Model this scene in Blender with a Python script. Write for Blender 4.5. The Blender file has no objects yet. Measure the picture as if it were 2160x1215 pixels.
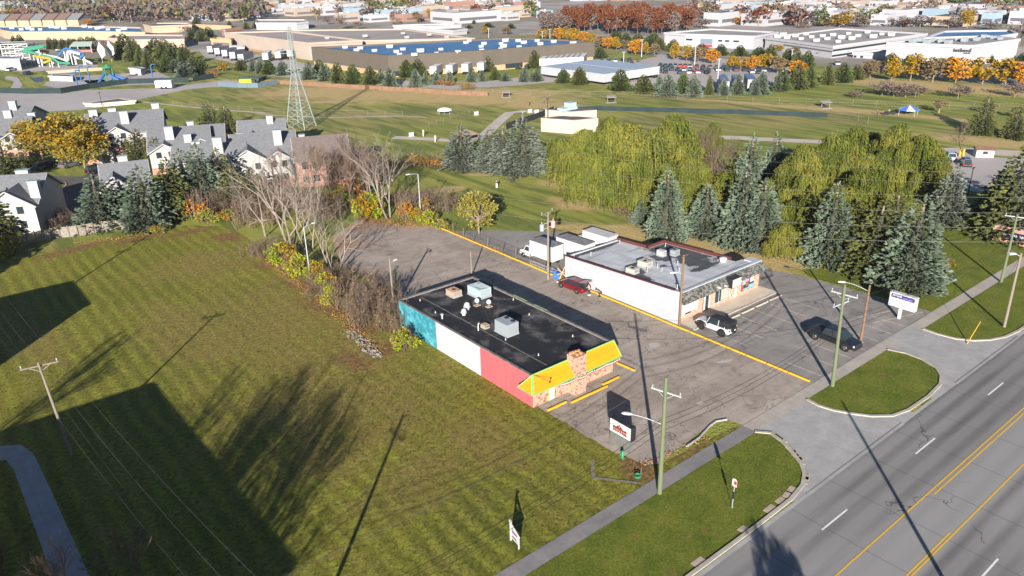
import bpy, math, random
from mathutils import Vector, Matrix
R = math.radians
SC = bpy.context.scene
COL = SC.collection
# ---------------------------------------------------------------- camera, sky, sun, exposure
PITCH, ROLL, YAW, CAM_H = R(22.8605), R(-1.2422), R(38.823), 40.0
def _rot(v): return Vector((math.cos(YAW)*v[0]+math.sin(YAW)*v[1], -math.sin(YAW)*v[0]+math.cos(YAW)*v[1], v[2]))
_f = Vector((0, math.cos(PITCH), -math.sin(PITCH))); _r = Vector((1, 0, 0)); _u = _r.cross(_f)
FWD = _rot(_f); RGT = _rot(_r*math.cos(ROLL)+_u*math.sin(ROLL)); UPV = _rot(_u*math.cos(ROLL)-_r*math.sin(ROLL))
FPX = 1634.64
cam_d = bpy.data.cameras.new('camera'); cam_d.sensor_width = 36; cam_d.lens = FPX/2160*36
cam_d.clip_start = .5; cam_d.clip_end = 30000
cam = bpy.data.objects.new('camera', cam_d); COL.objects.link(cam)
cam.matrix_world = Matrix(((RGT.x, UPV.x, -FWD.x, 0), (RGT.y, UPV.y, -FWD.y, 0), (RGT.z, UPV.z, -FWD.z, CAM_H), (0, 0, 0, 1)))
SC.camera = cam
SUN_EL, SUN_AZ = R(17.2), R(45.5)           # shadows run towards +X +Y
wd = bpy.data.worlds.new('World'); SC.world = wd; wd.use_nodes = True
nt = wd.node_tree; bg = nt.nodes['Background']
sky = nt.nodes.new('ShaderNodeTexSky'); sky.sky_type = 'NISHITA'; sky.sun_disc = False
sky.sun_elevation = SUN_EL; sky.sun_rotation = R(270)-SUN_AZ
sky.air_density = .75; sky.dust_density = .15; sky.ozone_density = 2.5
nt.links.new(sky.outputs[0], bg.inputs[0]); bg.inputs[1].default_value = .05
sd = bpy.data.lights.new('sun', 'SUN'); sd.energy = 5.0; sd.angle = R(.5); sd.color = (1, .925, .84)
sun = bpy.data.objects.new('sun', sd); COL.objects.link(sun)
sdir = Vector((math.cos(SUN_EL)*math.cos(SUN_AZ), math.cos(SUN_EL)*math.sin(SUN_AZ), -math.sin(SUN_EL)))
sun.rotation_euler = sdir.to_track_quat('-Z', 'Y').to_euler(); sun.location = (-60, -60, 90)
SC.view_settings.view_transform = 'Standard'; SC.view_settings.look = 'None'
SC.view_settings.exposure = 1.38; SC.view_settings.gamma = 1
SC.cycles.max_bounces = 4; SC.cycles.diffuse_bounces = 2; SC.cycles.glossy_bounces = 2
SC.cycles.transparent_max_bounces = 6; SC.cycles.transmission_bounces = 2; SC.cycles.volume_bounces = 0
# ---------------------------------------------------------------- survey: photo measurement -> point on a level plane
def G(x, y, z=0.0):
    d = FWD+RGT*((x-1080)/FPX)-UPV*((y-607.5)/FPX)
    t = (z-CAM_H)/d.z
    return Vector((d.x*t, d.y*t, z))
def PX(p):
    d = Vector((p[0], p[1], p[2]-CAM_H)); w = d.dot(FWD)
    return (1080+FPX*d.dot(RGT)/w, 607.5-FPX*d.dot(UPV)/w)
def HT(b, ytop):
    g = G(*b); z = 0
    while z < 90 and PX((g.x, g.y, z))[1] > ytop: z += .1
    return z
# ---------------------------------------------------------------- mesh builder
class MB:
    def __init__(s): s.v = []; s.f = []; s.m = []
    def poly(s, pts, mi=0):
        n = len(s.v); s.v += [tuple(p) for p in pts]; s.f.append(tuple(range(n, n+len(pts)))); s.m.append(mi); return s
    def box(s, x0, x1, y0, y1, z0, z1, mi=0, top=None):
        n = len(s.v); s.v += [(x0,y0,z0),(x1,y0,z0),(x1,y1,z0),(x0,y1,z0),(x0,y0,z1),(x1,y0,z1),(x1,y1,z1),(x0,y1,z1)]
        for q in ((0,3,2,1),(0,1,5,4),(1,2,6,5),(2,3,7,6),(3,0,4,7)): s.f.append(tuple(n+i for i in q)); s.m.append(mi)
        s.f.append((n+4,n+5,n+6,n+7)); s.m.append(mi if top is None else top); return s
    def obox(s, c, ax, ay, az, mi=0):          # centre and three half axes
        c, ax, ay, az = map(Vector, (c, ax, ay, az)); n = len(s.v)
        for k in (-1, 1):
            for a, b in ((-1,-1),(1,-1),(1,1),(-1,1)): s.v.append(tuple(c+ax*a+ay*b+az*k))
        for q in ((0,3,2,1),(0,1,5,4),(1,2,6,5),(2,3,7,6),(3,0,4,7),(4,5,6,7)): s.f.append(tuple(n+i for i in q)); s.m.append(mi)
        return s
    def prism(s, pts, z0, z1, mi=0, top=None):
        n = len(pts); b = len(s.v)
        z1s = z1 if isinstance(z1, (list, tuple)) else [z1]*n
        s.v += [(p[0], p[1], z0) for p in pts]+[(p[0], p[1], z1s[i]) for i, p in enumerate(pts)]
        for i in range(n): j = (i+1) % n; s.f.append((b+i, b+j, b+n+j, b+n+i)); s.m.append(mi)
        s.f.append(tuple(b+n+i for i in range(n))); s.m.append(mi if top is None else top)
        s.f.append(tuple(b+i for i in range(n-1, -1, -1))); s.m.append(mi); return s
    def tube(s, p0, p1, r0, r1=None, n=6, mi=0, caps=True):
        p0, p1 = Vector(p0), Vector(p1); r1 = r0 if r1 is None else r1
        d = p1-p0
        if d.length < 1e-6: return s
        d.normalize(); a = d.orthogonal().normalized(); b = d.cross(a); k = len(s.v)
        for p, r in ((p0, r0), (p1, r1)):
            for i in range(n): t = 2*math.pi*i/n; s.v.append(tuple(p+(a*math.cos(t)+b*math.sin(t))*r))
        for i in range(n): j = (i+1) % n; s.f.append((k+i, k+j, k+n+j, k+n+i)); s.m.append(mi)
        if caps: s.f.append(tuple(k+n+i for i in range(n))); s.m.append(mi); s.f.append(tuple(k+i for i in range(n-1, -1, -1))); s.m.append(mi)
        return s
    def path(s, pts, r, n=5, mi=0):
        for a, b in zip(pts[:-1], pts[1:]): s.tube(a, b, r, r, n, mi, True)
        return s
    def lathe(s, c, prof, n=12, mi=0):
        k = len(s.v)
        for r, z in prof:
            for i in range(n): t = 2*math.pi*i/n; s.v.append((c[0]+r*math.cos(t), c[1]+r*math.sin(t), c[2]+z))
        for j in range(len(prof)-1):
            for i in range(n): q = (i+1) % n; s.f.append((k+j*n+i, k+j*n+q, k+j*n+n+q, k+j*n+n+i)); s.m.append(mi)
        s.f.append(tuple(k+(len(prof)-1)*n+i for i in range(n))); s.m.append(mi); return s
    def ribbon(s, pts, w, z, mi=0):             # flat strip centred on a polyline
        P = [Vector((p[0], p[1], 0)) for p in pts]; L = []; Rr = []
        for i, p in enumerate(P):
            d = (P[min(i+1, len(P)-1)]-P[max(i-1, 0)]).normalized(); q = Vector((-d.y, d.x, 0))*(w/2)
            L.append(p+q); Rr.append(p-q)
        for i in range(len(P)-1): s.poly([(Rr[i].x,Rr[i].y,z),(Rr[i+1].x,Rr[i+1].y,z),(L[i+1].x,L[i+1].y,z),(L[i].x,L[i].y,z)], mi)
        return s
    def kerb(s, pts, w, z0, z1, mi=0):
        P = [Vector((p[0], p[1], 0)) for p in pts]; L = []; Rr = []
        for i, p in enumerate(P):
            d = (P[min(i+1, len(P)-1)]-P[max(i-1, 0)]).normalized(); q = Vector((-d.y, d.x, 0))*(w/2)
            L.append(p+q); Rr.append(p-q)
        for i in range(len(P)-1):
            a, b, c, d = Rr[i], Rr[i+1], L[i+1], L[i]
            s.poly([(a.x,a.y,z1),(b.x,b.y,z1),(c.x,c.y,z1),(d.x,d.y,z1)], mi)
            s.poly([(a.x,a.y,z0),(b.x,b.y,z0),(b.x,b.y,z1),(a.x,a.y,z1)], mi)
            s.poly([(c.x,c.y,z0),(d.x,d.y,z0),(d.x,d.y,z1),(c.x,c.y,z1)], mi)
        for a, b in ((Rr[0], L[0]), (L[-1], Rr[-1])): s.poly([(a.x,a.y,z1),(b.x,b.y,z1),(b.x,b.y,z0),(a.x,a.y,z0)], mi)
        return s
    def build(s, name, mats, parent=None, smooth=False, loc=None):
        me = bpy.data.meshes.new(name); off = Vector((0, 0, 0))
        if loc is not None: off = Vector(loc)
        elif parent is not None and parent.get('_world'): off = Vector(parent['_world'])
        me.from_pydata([(v[0]-off.x, v[1]-off.y, v[2]-off.z) for v in s.v], [], s.f)
        if not isinstance(mats, (list, tuple)): mats = [mats]
        for m in mats: me.materials.append(m)
        if len(mats) > 1: me.polygons.foreach_set('material_index', s.m)
        if smooth: me.polygons.foreach_set('use_smooth', [True]*len(s.f))
        me.update(); o = bpy.data.objects.new(name, me); COL.objects.link(o)
        if loc is not None and parent is None: o.location = loc
        if parent is not None: o.parent = parent
        if parent is not None and parent.get('_world'): o['_world'] = parent['_world']
        return o
def tag(o, label=None, cat=None, group=None, kind=None):
    if label: o['label'] = label
    if cat: o['category'] = cat
    if group: o['group'] = group
    if kind: o['kind'] = kind
    return o
def thing(name, label, cat, loc=(0, 0, 0), rz=0, group=None, world=False):
    o = bpy.data.objects.new(name, None); COL.objects.link(o); o.location = loc; o.rotation_euler = (0, 0, rz)
    o.empty_display_size = .5
    if world: o['_world'] = tuple(loc)             # its parts are written in site coordinates
    return tag(o, label, cat, group)
KIDS = {}
def kids(o): return [c for c in bpy.data.objects if c.parent == o]
def dup(root, loc, rz=0, sc=1, label=None, group=None, cache={}):
    if root.name not in cache: cache[root.name] = [(c, kids(c)) for c in kids(root)]
    r = root.copy(); COL.objects.link(r); r.location = loc; r.rotation_euler = (0, 0, rz)
    r.scale = sc if isinstance(sc, (tuple, list)) else (sc, sc, sc)
    if label: r['label'] = label
    if group: r['group'] = group
    for c, gs in cache[root.name]:
        k = c.copy(); COL.objects.link(k); k.parent = r
        for g in gs: h = g.copy(); COL.objects.link(h); h.parent = k
    return r
class Proto:                                       # first placing moves the original, later ones copy it
    def __init__(s, root): s.r = root; s.used = False; s.list = []; s.lab = root.get('label')
    def put(s, loc, rz=0, sc=1, label=None, group=None):
        if not s.used:
            if s.r.name not in dup.__defaults__[-1]: dup.__defaults__[-1][s.r.name] = [(c, kids(c)) for c in kids(s.r)]
            s.used = True; o = s.r; o.location = loc; o.rotation_euler = (0, 0, rz); o.scale = sc if isinstance(sc, (tuple, list)) else (sc,)*3
            if label: o['label'] = label
            if group: o['group'] = group
        else: o = dup(s.r, loc, rz, sc, label, group)
        s.list.append(o); return o
ORD = ['first','second','third','fourth','fifth','sixth','seventh','eighth','ninth','tenth','eleventh','twelfth','thirteenth','fourteenth','fifteenth','sixteenth','seventeenth','eighteenth','nineteenth','twentieth']
TENS = {2: 'twenty', 3: 'thirty', 4: 'forty', 5: 'fifty', 6: 'sixty', 7: 'seventy', 8: 'eighty', 9: 'ninety'}
def nth(i):
    if i < 20: return ORD[i]
    n = i+1
    if n >= 100: return ('hundredth' if n == 100 else 'hundred and '+nth(n-101))
    t, u = divmod(n, 10)
    return TENS[t]+('-'+ORD[u-1] if u else '')if u else TENS[t][:-1]+'ieth'
def order_labels(objs, base, where):
    objs = sorted(objs, key=lambda o: PX(o.location)[0])
    for i, o in enumerate(objs):
        b = base(o) if callable(base) else base
        w = 'leftmost' if i == 0 else ('rightmost' if i == len(objs)-1 else nth(i)+' from the left')
        o['label'] = '%s, %s %s' % (b, w, where)
# ---------------------------------------------------------------- materials
def mat(name, c1, c2=None, sc=1.0, rough=.85, bump=0, metal=0, c3=None, sc3=None, m3=.5, spec=.3, coord='Object', stretch=None, detail=6, lo=.35, hi=.65, emit=None, bsc=None):
    m = bpy.data.materials.new(name); m.use_nodes = True; n = m.node_tree; L = n.links
    b = n.nodes['Principled BSDF']; b.inputs['Roughness'].default_value = rough; b.inputs['Metallic'].default_value = metal
    b.inputs['Specular IOR Level'].default_value = spec
    m.diffuse_color = (*c1, 1)
    if c2 is None and not bump: b.inputs['Base Color'].default_value = (*c1, 1); return m
    tc = n.nodes.new('ShaderNodeTexCoord'); src = tc.outputs[coord]
    if stretch:
        mp = n.nodes.new('ShaderNodeMapping'); mp.inputs['Scale'].default_value = stretch; L.new(src, mp.inputs[0]); src = mp.outputs[0]
    def noise(s, d=detail):
        t = n.nodes.new('ShaderNodeTexNoise'); t.inputs['Scale'].default_value = s; t.inputs['Detail'].default_value = d
        t.inputs['Roughness'].default_value = .65; L.new(src, t.inputs['Vector']); return t.outputs[0]
    def ramp(s, a, bb):
        r = n.nodes.new('ShaderNodeMapRange'); r.inputs[1].default_value = a; r.inputs[2].default_value = bb; L.new(s, r.inputs[0]); return r.outputs[0]
    def mix(f, a, bcol):
        x = n.nodes.new('ShaderNodeMix'); x.data_type = 'RGBA'
        if hasattr(f, 'links'): L.new(f, x.inputs[0])
        else: x.inputs[0].default_value = f
        for k, cc in ((6, a), (7, bcol)):
            if hasattr(cc, 'links'): L.new(cc, x.inputs[k])
            else: x.inputs[k].default_value = (*cc, 1)
        return x.outputs[2]
    ns = noise(sc); col = mix(ramp(ns, lo, hi), c1, c2 or c1)
    if c3: col = mix(ramp(noise(sc3 or sc*.13), m3, m3+.18), col, c3)
    L.new(col, b.inputs['Base Color'])
    if bump:
        bm = n.nodes.new('ShaderNodeBump'); bm.inputs['Strength'].default_value = bump; bm.inputs['Distance'].default_value = .1
        L.new(noise(bsc or sc*2), bm.inputs['Height']); L.new(bm.outputs[0], b.inputs['Normal'])
    return m
class NT:                                          # small node helper for the hand-made ground materials
    def __init__(s, name, rough=.9, spec=.2):
        s.m = bpy.data.materials.new(name); s.m.use_nodes = True; s.n = s.m.node_tree; s.L = s.n.links
        s.b = s.n.nodes['Principled BSDF']; s.b.inputs['Roughness'].default_value = rough; s.b.inputs['Specular IOR Level'].default_value = spec
        s.geo = s.n.nodes.new('ShaderNodeNewGeometry'); s.pos = s.geo.outputs['Position']
    def noise(s, sc, det=5, stretch=None, rough=.6, dist=0):
        v = s.pos
        if stretch:
            mp = s.n.nodes.new('ShaderNodeMapping'); mp.inputs['Scale'].default_value = stretch; s.L.new(v, mp.inputs[0]); v = mp.outputs[0]
        t = s.n.nodes.new('ShaderNodeTexNoise'); t.inputs['Scale'].default_value = sc; t.inputs['Detail'].default_value = det
        t.inputs['Roughness'].default_value = rough; t.inputs['Distortion'].default_value = dist; s.L.new(v, t.inputs['Vector']); return t.outputs[0]
    def rng(s, x, a, b, c=0, d=1, smooth=False):
        r = s.n.nodes.new('ShaderNodeMapRange')
        if smooth: r.interpolation_type = 'SMOOTHSTEP'
        for i, v in ((1, a), (2, b), (3, c), (4, d)): r.inputs[i].default_value = v
        s.L.new(x, r.inputs[0]); return r.outputs[0]
    def math(s, op, a, b=None):
        q = s.n.nodes.new('ShaderNodeMath'); q.operation = op
        for i, v in enumerate((a, b)):
            if v is None: continue
            if hasattr(v, 'links'): s.L.new(v, q.inputs[i])
            else: q.inputs[i].default_value = v
        return q.outputs[0]
    def mix(s, f, a, b, mode='MIX'):
        x = s.n.nodes.new('ShaderNodeMix'); x.data_type = 'RGBA'; x.blend_type = mode
        for k, v in ((0, f), (6, a), (7, b)):
            if hasattr(v, 'links'): s.L.new(v, x.inputs[k])
            elif k == 0: x.inputs[0].default_value = v
            else: x.inputs[k].default_value = (*v, 1)
        return x.outputs[2]
    def blobs(s, bl, edge=.5, nsc=.25, namt=.9):
        nz = s.rng(s.noise(nsc, 6), .3, .7, -namt/2, namt/2); acc = None
        for x, y, rx, ry, rot in bl:
            mp = s.n.nodes.new('ShaderNodeMapping'); mp.vector_type = 'TEXTURE'
            mp.inputs['Location'].default_value = (x, y, 0); mp.inputs['Rotation'].default_value = (0, 0, R(rot)); mp.inputs['Scale'].default_value = (rx, ry, 1000)
            s.L.new(s.pos, mp.inputs[0]); ln = s.n.nodes.new('ShaderNodeVectorMath'); ln.operation = 'LENGTH'; s.L.new(mp.outputs[0], ln.inputs[0])
            acc = ln.outputs['Value'] if acc is None else s.math('MINIMUM', acc, ln.outputs['Value'])
        return s.rng(s.math('ADD', acc, nz), 1-edge, 1+edge, 1, 0, True)
    def bump(s, x, st=.5, dist=.1):
        bm = s.n.nodes.new('ShaderNodeBump'); bm.inputs['Strength'].default_value = st; bm.inputs['Distance'].default_value = dist
        s.L.new(x, bm.inputs['Height']); s.L.new(bm.outputs[0], s.b.inputs['Normal'])
    def out(s, c): s.L.new(c, s.b.inputs['Base Color']); return s.m
# ================================================================ GROUND, ROADS, PATHS
def jig(pts, amp, step, seed=1, closed=True):      # break straight edges into uneven ones
    rnd = random.Random(seed); out = []; n = len(pts)
    for i in range(n if closed else n-1):
        a, b = Vector(pts[i][:2]), Vector(pts[(i+1) % n][:2]); d = b-a; k = max(1, int(d.length/step)); q = Vector((-d.y, d.x)).normalized() if d.length else Vector((0, 0))
        for j in range(k):
            p = a+d*(j/k)
            if j: p = p+q*rnd.uniform(-amp, amp)
            out.append((p.x, p.y))
    if not closed: out.append(tuple(pts[-1][:2]))
    return out
def sheet(name, pts, z, m, amp=0, step=2, seed=1):
    if amp: pts = jig(pts, amp, step, seed)
    mb = MB(); mb.poly([(p[0], p[1], z) for p in pts])
    a = sum(pts[i][0]*pts[(i+1) % len(pts)][1]-pts[(i+1) % len(pts)][0]*pts[i][1] for i in range(len(pts)))
    if a < 0: mb.f = [tuple(reversed(f)) for f in mb.f]
    return tag(mb.build(name, m), kind='structure')
def px(*p): return [tuple(G(a, b)[:2]) for a, b in p]
# park and far field grass
t = NT('park_grass_material')
big = t.rng(t.noise(.035, 4), .35, .65); fine = t.rng(t.noise(1.6, 6, rough=.75), .3, .7)
c = t.mix(big, (.19, .215, .034), (.29, .285, .06)); c = t.mix(t.rng(t.noise(.012, 3), .5, .62), c, (.29, .24, .085))
c = t.mix(t.rng(t.noise(.4, 3, (1, .12, 1)), .45, .6), c, (.125, .15, .03))
dirt = [(*G(900,200)[:2],46,15,-42),(*G(1030,212)[:2],26,8,-45),(*G(760,192)[:2],34,13,-42),(*G(660,196)[:2],20,8,-42),(*G(1130,222)[:2],12,6,-45),(*G(1210,432)[:2],3,5,0),(*G(1180,390)[:2],2.5,4,0),
  (*G(1030,368)[:2],4.5,1.2,-40),(*G(1400,520)[:2],18,4.2,-72),(*G(1500,508)[:2],11,5,-70),(*G(1570,530)[:2],8,4,-70),(*G(1650,548)[:2],9,3.5,-60),(*G(1290,492)[:2],9,3,-50),(*G(1240,480)[:2],7,2,-45),(*G(1900,590)[:2],5,4,0),(*G(1740,565)[:2],5,2.5,-60),(*G(1430,190)[:2],14,5,-60),
  (*G(1880,175)[:2],30,9,-75),(*G(2080,190)[:2],30,10,-80),(*G(760,172)[:2],60,4,-50),(*G(1700,228)[:2],35,2.0,-74),(*G(1860,238)[:2],22,3.2,-77),(*G(2090,300)[:2],14,5,-80),(*G(1990,250)[:2],9,2.5,-80),
  (*G(1310,415)[:2],10,4,-70),(*G(1440,450)[:2],9,3.5,-72),(*G(2040,500)[:2],4,7,0),(*G(950,400)[:2],3,2,0),(*G(600,175)[:2],12,3,-45),(*G(700,215)[:2],9,2,-45)]
c = t.mix(t.math('MULTIPLY', t.blobs(dirt, .45, .18, .8), .92), c, t.mix(t.rng(t.noise(.5, 4), .35, .65), (.50, .34, .15), (.40, .31, .14)))
c = t.mix(t.math('MULTIPLY', fine, .5), c, t.mix(.5, c, (.02, .03, .01)), 'MIX')
t.bump(t.noise(3, 4), .7, .3); M_PARK = t.out(c)
# the mown vacant lot: olive, worn brown in the middle, mower stripes along Y
t = NT('mown_lawn_material')
sep = t.n.nodes.new('ShaderNodeSeparateXYZ'); t.L.new(t.pos, sep.inputs[0])
wob = t.math('MULTIPLY', t.noise(.12, 2), 1.6)
st = t.math('SINE', t.math('MULTIPLY', t.math('ADD', sep.outputs[0], wob), 2*math.pi/1.75))
c = t.mix(t.rng(t.noise(.09, 5), .35, .65), (.165, .18, .016), (.285, .26, .032))
c = t.mix(t.math('MULTIPLY', t.rng(st, -.6, 1), t.rng(t.noise(.06, 3), .35, .6, .5, .95)), c, (.36, .37, .045))
c = t.mix(t.math('MULTIPLY', t.rng(t.noise(.5, 6, (1, .35, 1), .75), .47, .68), .5), c, (.34, .25, .07))
brown = [(*G(850,875)[:2],5,3,30),(*G(620,660)[:2],9,12,0),(*G(640,760)[:2],5,8,10),(*G(430,560)[:2],7,6,0),(*G(900,1000)[:2],6,3,20),(*G(740,720)[:2],4,6,0),(*G(400,700)[:2],5,9,0),(*G(1400,1150)[:2],3.5,2.5,0),(*G(700,960)[:2],4,3,0),(*G(60,700)[:2],3,12,0),(*G(700,830)[:2],9,10,0),(*G(560,700)[:2],8,9,0),(*G(1000,930)[:2],4,5,0)]
c = t.mix(t.math('MULTIPLY', t.blobs(brown, .8, .3, 1.3), .8), c, t.mix(t.rng(t.noise(1.3, 5), .35, .65), (.40, .275, .095), (.27, .215, .05)))
leaf = [(*G(a, b)[:2], rx, ry, r) for a, b, rx, ry, r in ((640,600,3,1.6,-60),(560,560,2,1.5,-60),(700,650,1.5,5,20),(770,690,1.5,3,20),(480,500,3,2,-50),(160,525,6,1.4,10),(300,500,5,1.2,10),(400,490,5,1.2,0),(800,740,2,2,0),(745,760,1.5,2.5,0),(1345,985,1.5,2.4,-45),(1450,945,4,.8,0))]
c = t.mix(t.blobs(leaf, .5, .7, 1.2), c, t.mix(t.rng(t.noise(2.5, 4), .4, .6), (.36, .19, .075), (.22, .13, .06)))
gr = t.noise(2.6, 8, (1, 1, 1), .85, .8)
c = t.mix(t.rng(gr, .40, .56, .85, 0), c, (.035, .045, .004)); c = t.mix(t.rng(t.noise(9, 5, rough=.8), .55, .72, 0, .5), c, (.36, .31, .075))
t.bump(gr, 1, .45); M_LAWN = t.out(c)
# fresher green of the kerb-side islands
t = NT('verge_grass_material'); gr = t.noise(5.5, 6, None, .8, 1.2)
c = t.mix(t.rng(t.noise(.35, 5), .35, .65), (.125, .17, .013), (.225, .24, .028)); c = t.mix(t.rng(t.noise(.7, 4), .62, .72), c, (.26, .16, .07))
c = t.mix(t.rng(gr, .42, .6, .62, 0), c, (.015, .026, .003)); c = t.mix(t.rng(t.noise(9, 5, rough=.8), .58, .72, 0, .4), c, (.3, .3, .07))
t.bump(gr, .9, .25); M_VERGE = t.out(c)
def asphalt(name, base, light, crack, dens, patches=(), pcol=(.40, .375, .345), wheel=True, leaves=()):
    t = NT(name, .92, .15)
    c = t.mix(t.rng(t.noise(.16, 6), .35, .68), base, light); c = t.mix(t.rng(t.noise(.45, 6, None, .75, 1), .5, .68, 0, .6), c, tuple(x*.5 for x in base)); c = t.mix(t.rng(t.noise(.11, 7, None, .75, 2), .52, .66, 0, .4), c, tuple(x*.6 for x in base))
    if wheel: c = t.mix(t.rng(t.noise(.5, 4, (.12, 1, 1)), .52, .7, 0, .45), c, tuple(min(1, x*1.35) for x in light))
    vo = t.n.nodes.new('ShaderNodeTexVoronoi'); vo.feature = 'DISTANCE_TO_EDGE'; vo.inputs['Scale'].default_value = dens
    w = t.n.nodes.new('ShaderNodeVectorMath'); w.operation = 'ADD'; ns = t.n.nodes.new('ShaderNodeTexNoise'); ns.inputs['Scale'].default_value = .55; ns.inputs['Detail'].default_value = 5
    t.L.new(t.pos, ns.inputs['Vector']); sc = t.n.nodes.new('ShaderNodeVectorMath'); sc.operation = 'SCALE'; sc.inputs[3].default_value = 3.2
    t.L.new(ns.outputs['Color'], sc.inputs[0]); t.L.new(t.pos, w.inputs[0]); t.L.new(sc.outputs[0], w.inputs[1]); t.L.new(w.outputs[0], vo.inputs['Vector'])
    ck = t.math('MULTIPLY', t.rng(vo.outputs['Distance'], .002, .016*crack+.002, 1, 0), t.rng(t.noise(.12, 4), .42, .56, .0, .85))
    c = t.mix(ck, c, (.035, .03, .028))
    if patches: c = t.mix(t.blobs(patches, .15, 1.5, .6), c, pcol)
    if leaves: c = t.mix(t.math('MULTIPLY', t.blobs(leaves, .7, .5, 1.3), t.rng(t.noise(3, 5, rough=.8), .4, .55)), c, (.34, .18, .08))
    c = t.mix(t.rng(t.noise(6, 4, rough=.8), .3, .7, 0, .35), c, tuple(x*.55 for x in base))
    t.bump(t.noise(8, 4), .3, .05); return t.out(c)
lv = [(*G(a, b)[:2], rx, ry, 0) for a, b, rx, ry in ((800,468,6,3),(880,470,4,2.5),(740,470,5,4),(760,590,3,4),(690,520,5,4))]
M_OLD = asphalt('weathered_asphalt_material', (.265, .222, .187), (.37, .318, .272), 1.3, .5,
   [(*G(1380,728)[:2],.8,.5,0),(*G(1478,851)[:2],.4,.3,0),(*G(1530,762)[:2],1.0,.25,-20)], leaves=lv)
M_NEW = asphalt('plaza_asphalt_material', (.215, .20, .187), (.27, .25, .236), .5, .16)
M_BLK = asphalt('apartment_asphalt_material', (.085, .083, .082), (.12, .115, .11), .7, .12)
M_FARLOT = mat('pale_asphalt_material', (.30, .27, .26), (.36, .33, .32), .05)
t = NT('road_concrete_material', .85, .2); sep = t.n.nodes.new('ShaderNodeSeparateXYZ'); t.L.new(t.pos, sep.inputs[0])
c = t.mix(t.rng(t.noise(.12, 5, (.25, 1, 1)), .35, .65), (.17, .163, .158), (.245, .236, .23))
ly = t.math('ABSOLUTE', t.math('SINE', t.math('MULTIPLY', t.math('ADD', sep.outputs[1], .1), 2*math.pi/3.45)))
c = t.mix(t.math('MULTIPLY', t.rng(ly, .55, 1, 0, .75), t.rng(t.noise(.3, 5, (.12, 1, 1)), .35, .6)), c, (.085, .083, .08))
ln = t.math('MULTIPLY', t.rng(sep.outputs[1], 14.6, 15.2, 0, 1), t.rng(sep.outputs[1], 18.4, 18.8, 1, 0)); c = t.mix(t.math('MULTIPLY', ln, .75), c, (.27, .262, .255))
jx = t.math('ADD', t.math('MULTIPLY', sep.outputs[0], 1/5.6), t.math('MULTIPLY', t.noise(.4, 3), .03)); fr = t.math('ABSOLUTE', t.math('SUBTRACT', t.math('FRACT', jx), .5))
c = t.mix(t.rng(fr, .0, .009, .85, 0), c, (.06, .055, .05))
vo = t.n.nodes.new('ShaderNodeTexVoronoi'); vo.feature = 'DISTANCE_TO_EDGE'; vo.inputs['Scale'].default_value = .09; 
w = t.n.nodes.new('ShaderNodeVectorMath'); w.operation = 'ADD'; ns = t.n.nodes.new('ShaderNodeTexNoise'); ns.inputs['Scale'].default_value = .4; ns.inputs['Detail'].default_value = 6
t.L.new(t.pos, ns.inputs['Vector']); s2 = t.n.nodes.new('ShaderNodeVectorMath'); s2.operation = 'SCALE'; s2.inputs[3].default_value = 4; t.L.new(ns.outputs['Color'], s2.inputs[0]); t.L.new(t.pos, w.inputs[0]); t.L.new(s2.outputs[0], w.inputs[1]); t.L.new(w.outputs[0], vo.inputs['Vector'])
c = t.mix(t.math('MULTIPLY', t.rng(vo.outputs['Distance'], .001, .005, 1, 0), t.rng(t.noise(.1, 4), .48, .56)), c, (.05, .045, .04))
c = t.mix(t.rng(t.noise(7, 4, rough=.8), .3, .7, 0, .22), c, (.08, .08, .08)); M_ROAD = t.out(c)
def concrete(name, a, b, j=1.55, joint=.012):
    t = NT(name, .88, .2); sep = t.n.nodes.new('ShaderNodeSeparateXYZ'); t.L.new(t.pos, sep.inputs[0])
    c = t.mix(t.rng(t.noise(.5, 6), .35, .65), a, b); c = t.mix(t.rng(t.noise(2.2, 6, rough=.75), .5, .75, 0, .4), c, tuple(x*.6 for x in a))
    fx = t.math('ABSOLUTE', t.math('SUBTRACT', t.math('FRACT', t.math('MULTIPLY', sep.outputs[0], 1/j)), .5)); c = t.mix(t.rng(fx, .0, joint, .8, 0), c, (.08, .075, .07))
    return t.out(c)
M_WALK = concrete('sidewalk_concrete_material', (.16, .148, .145), (.215, .20, .195)); M_WALK2 = concrete('pale_sidewalk_material', (.30, .27, .235), (.36, .33, .29), 1.55)
M_APRON = concrete('driveway_concrete_material', (.26, .255, .25), (.325, .32, .31), 4.0, .004); M_KERB = mat('kerb_concrete_material', (.29, .265, .225), (.37, .34, .29), 1.2, c3=(.2, .17, .13), sc3=.8, m3=.6)
M_YPAINT = mat('yellow_road_paint', (.62, .36, .02), (.5, .3, .04), 1.5, lo=.4, hi=.75); M_WPAINT = mat('white_road_paint', (.62, .62, .62), (.4, .4, .4), 2, lo=.5, hi=.8)
M_FAINT = mat('faded_stall_paint', (.56, .50, .34), (.33, .30, .23), 2.5, lo=.4, hi=.6)
sheet('ground', [(-6000,-2500),(9000,-2500),(9000,9000),(-6000,9000)], 0, M_PARK)
lawn = [(-90,25.4),(54.4,25.4),(54.4,34.6),(44.3,35.3),(42.6,38.9),(42.5,48.9),(42,72)]+px((838,628),(800,640),(760,620),(700,600),(640,590),(560,540),(520,500),(470,478),(400,475),(300,490),(150,522),(60,540),(0,552))+[(-6,150),(-90,150)]
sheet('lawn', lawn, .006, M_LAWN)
sheet('road', [(-90,6.5),(600,6.5),(600,25.1),(-90,25.1)], .01, M_ROAD)
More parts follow.
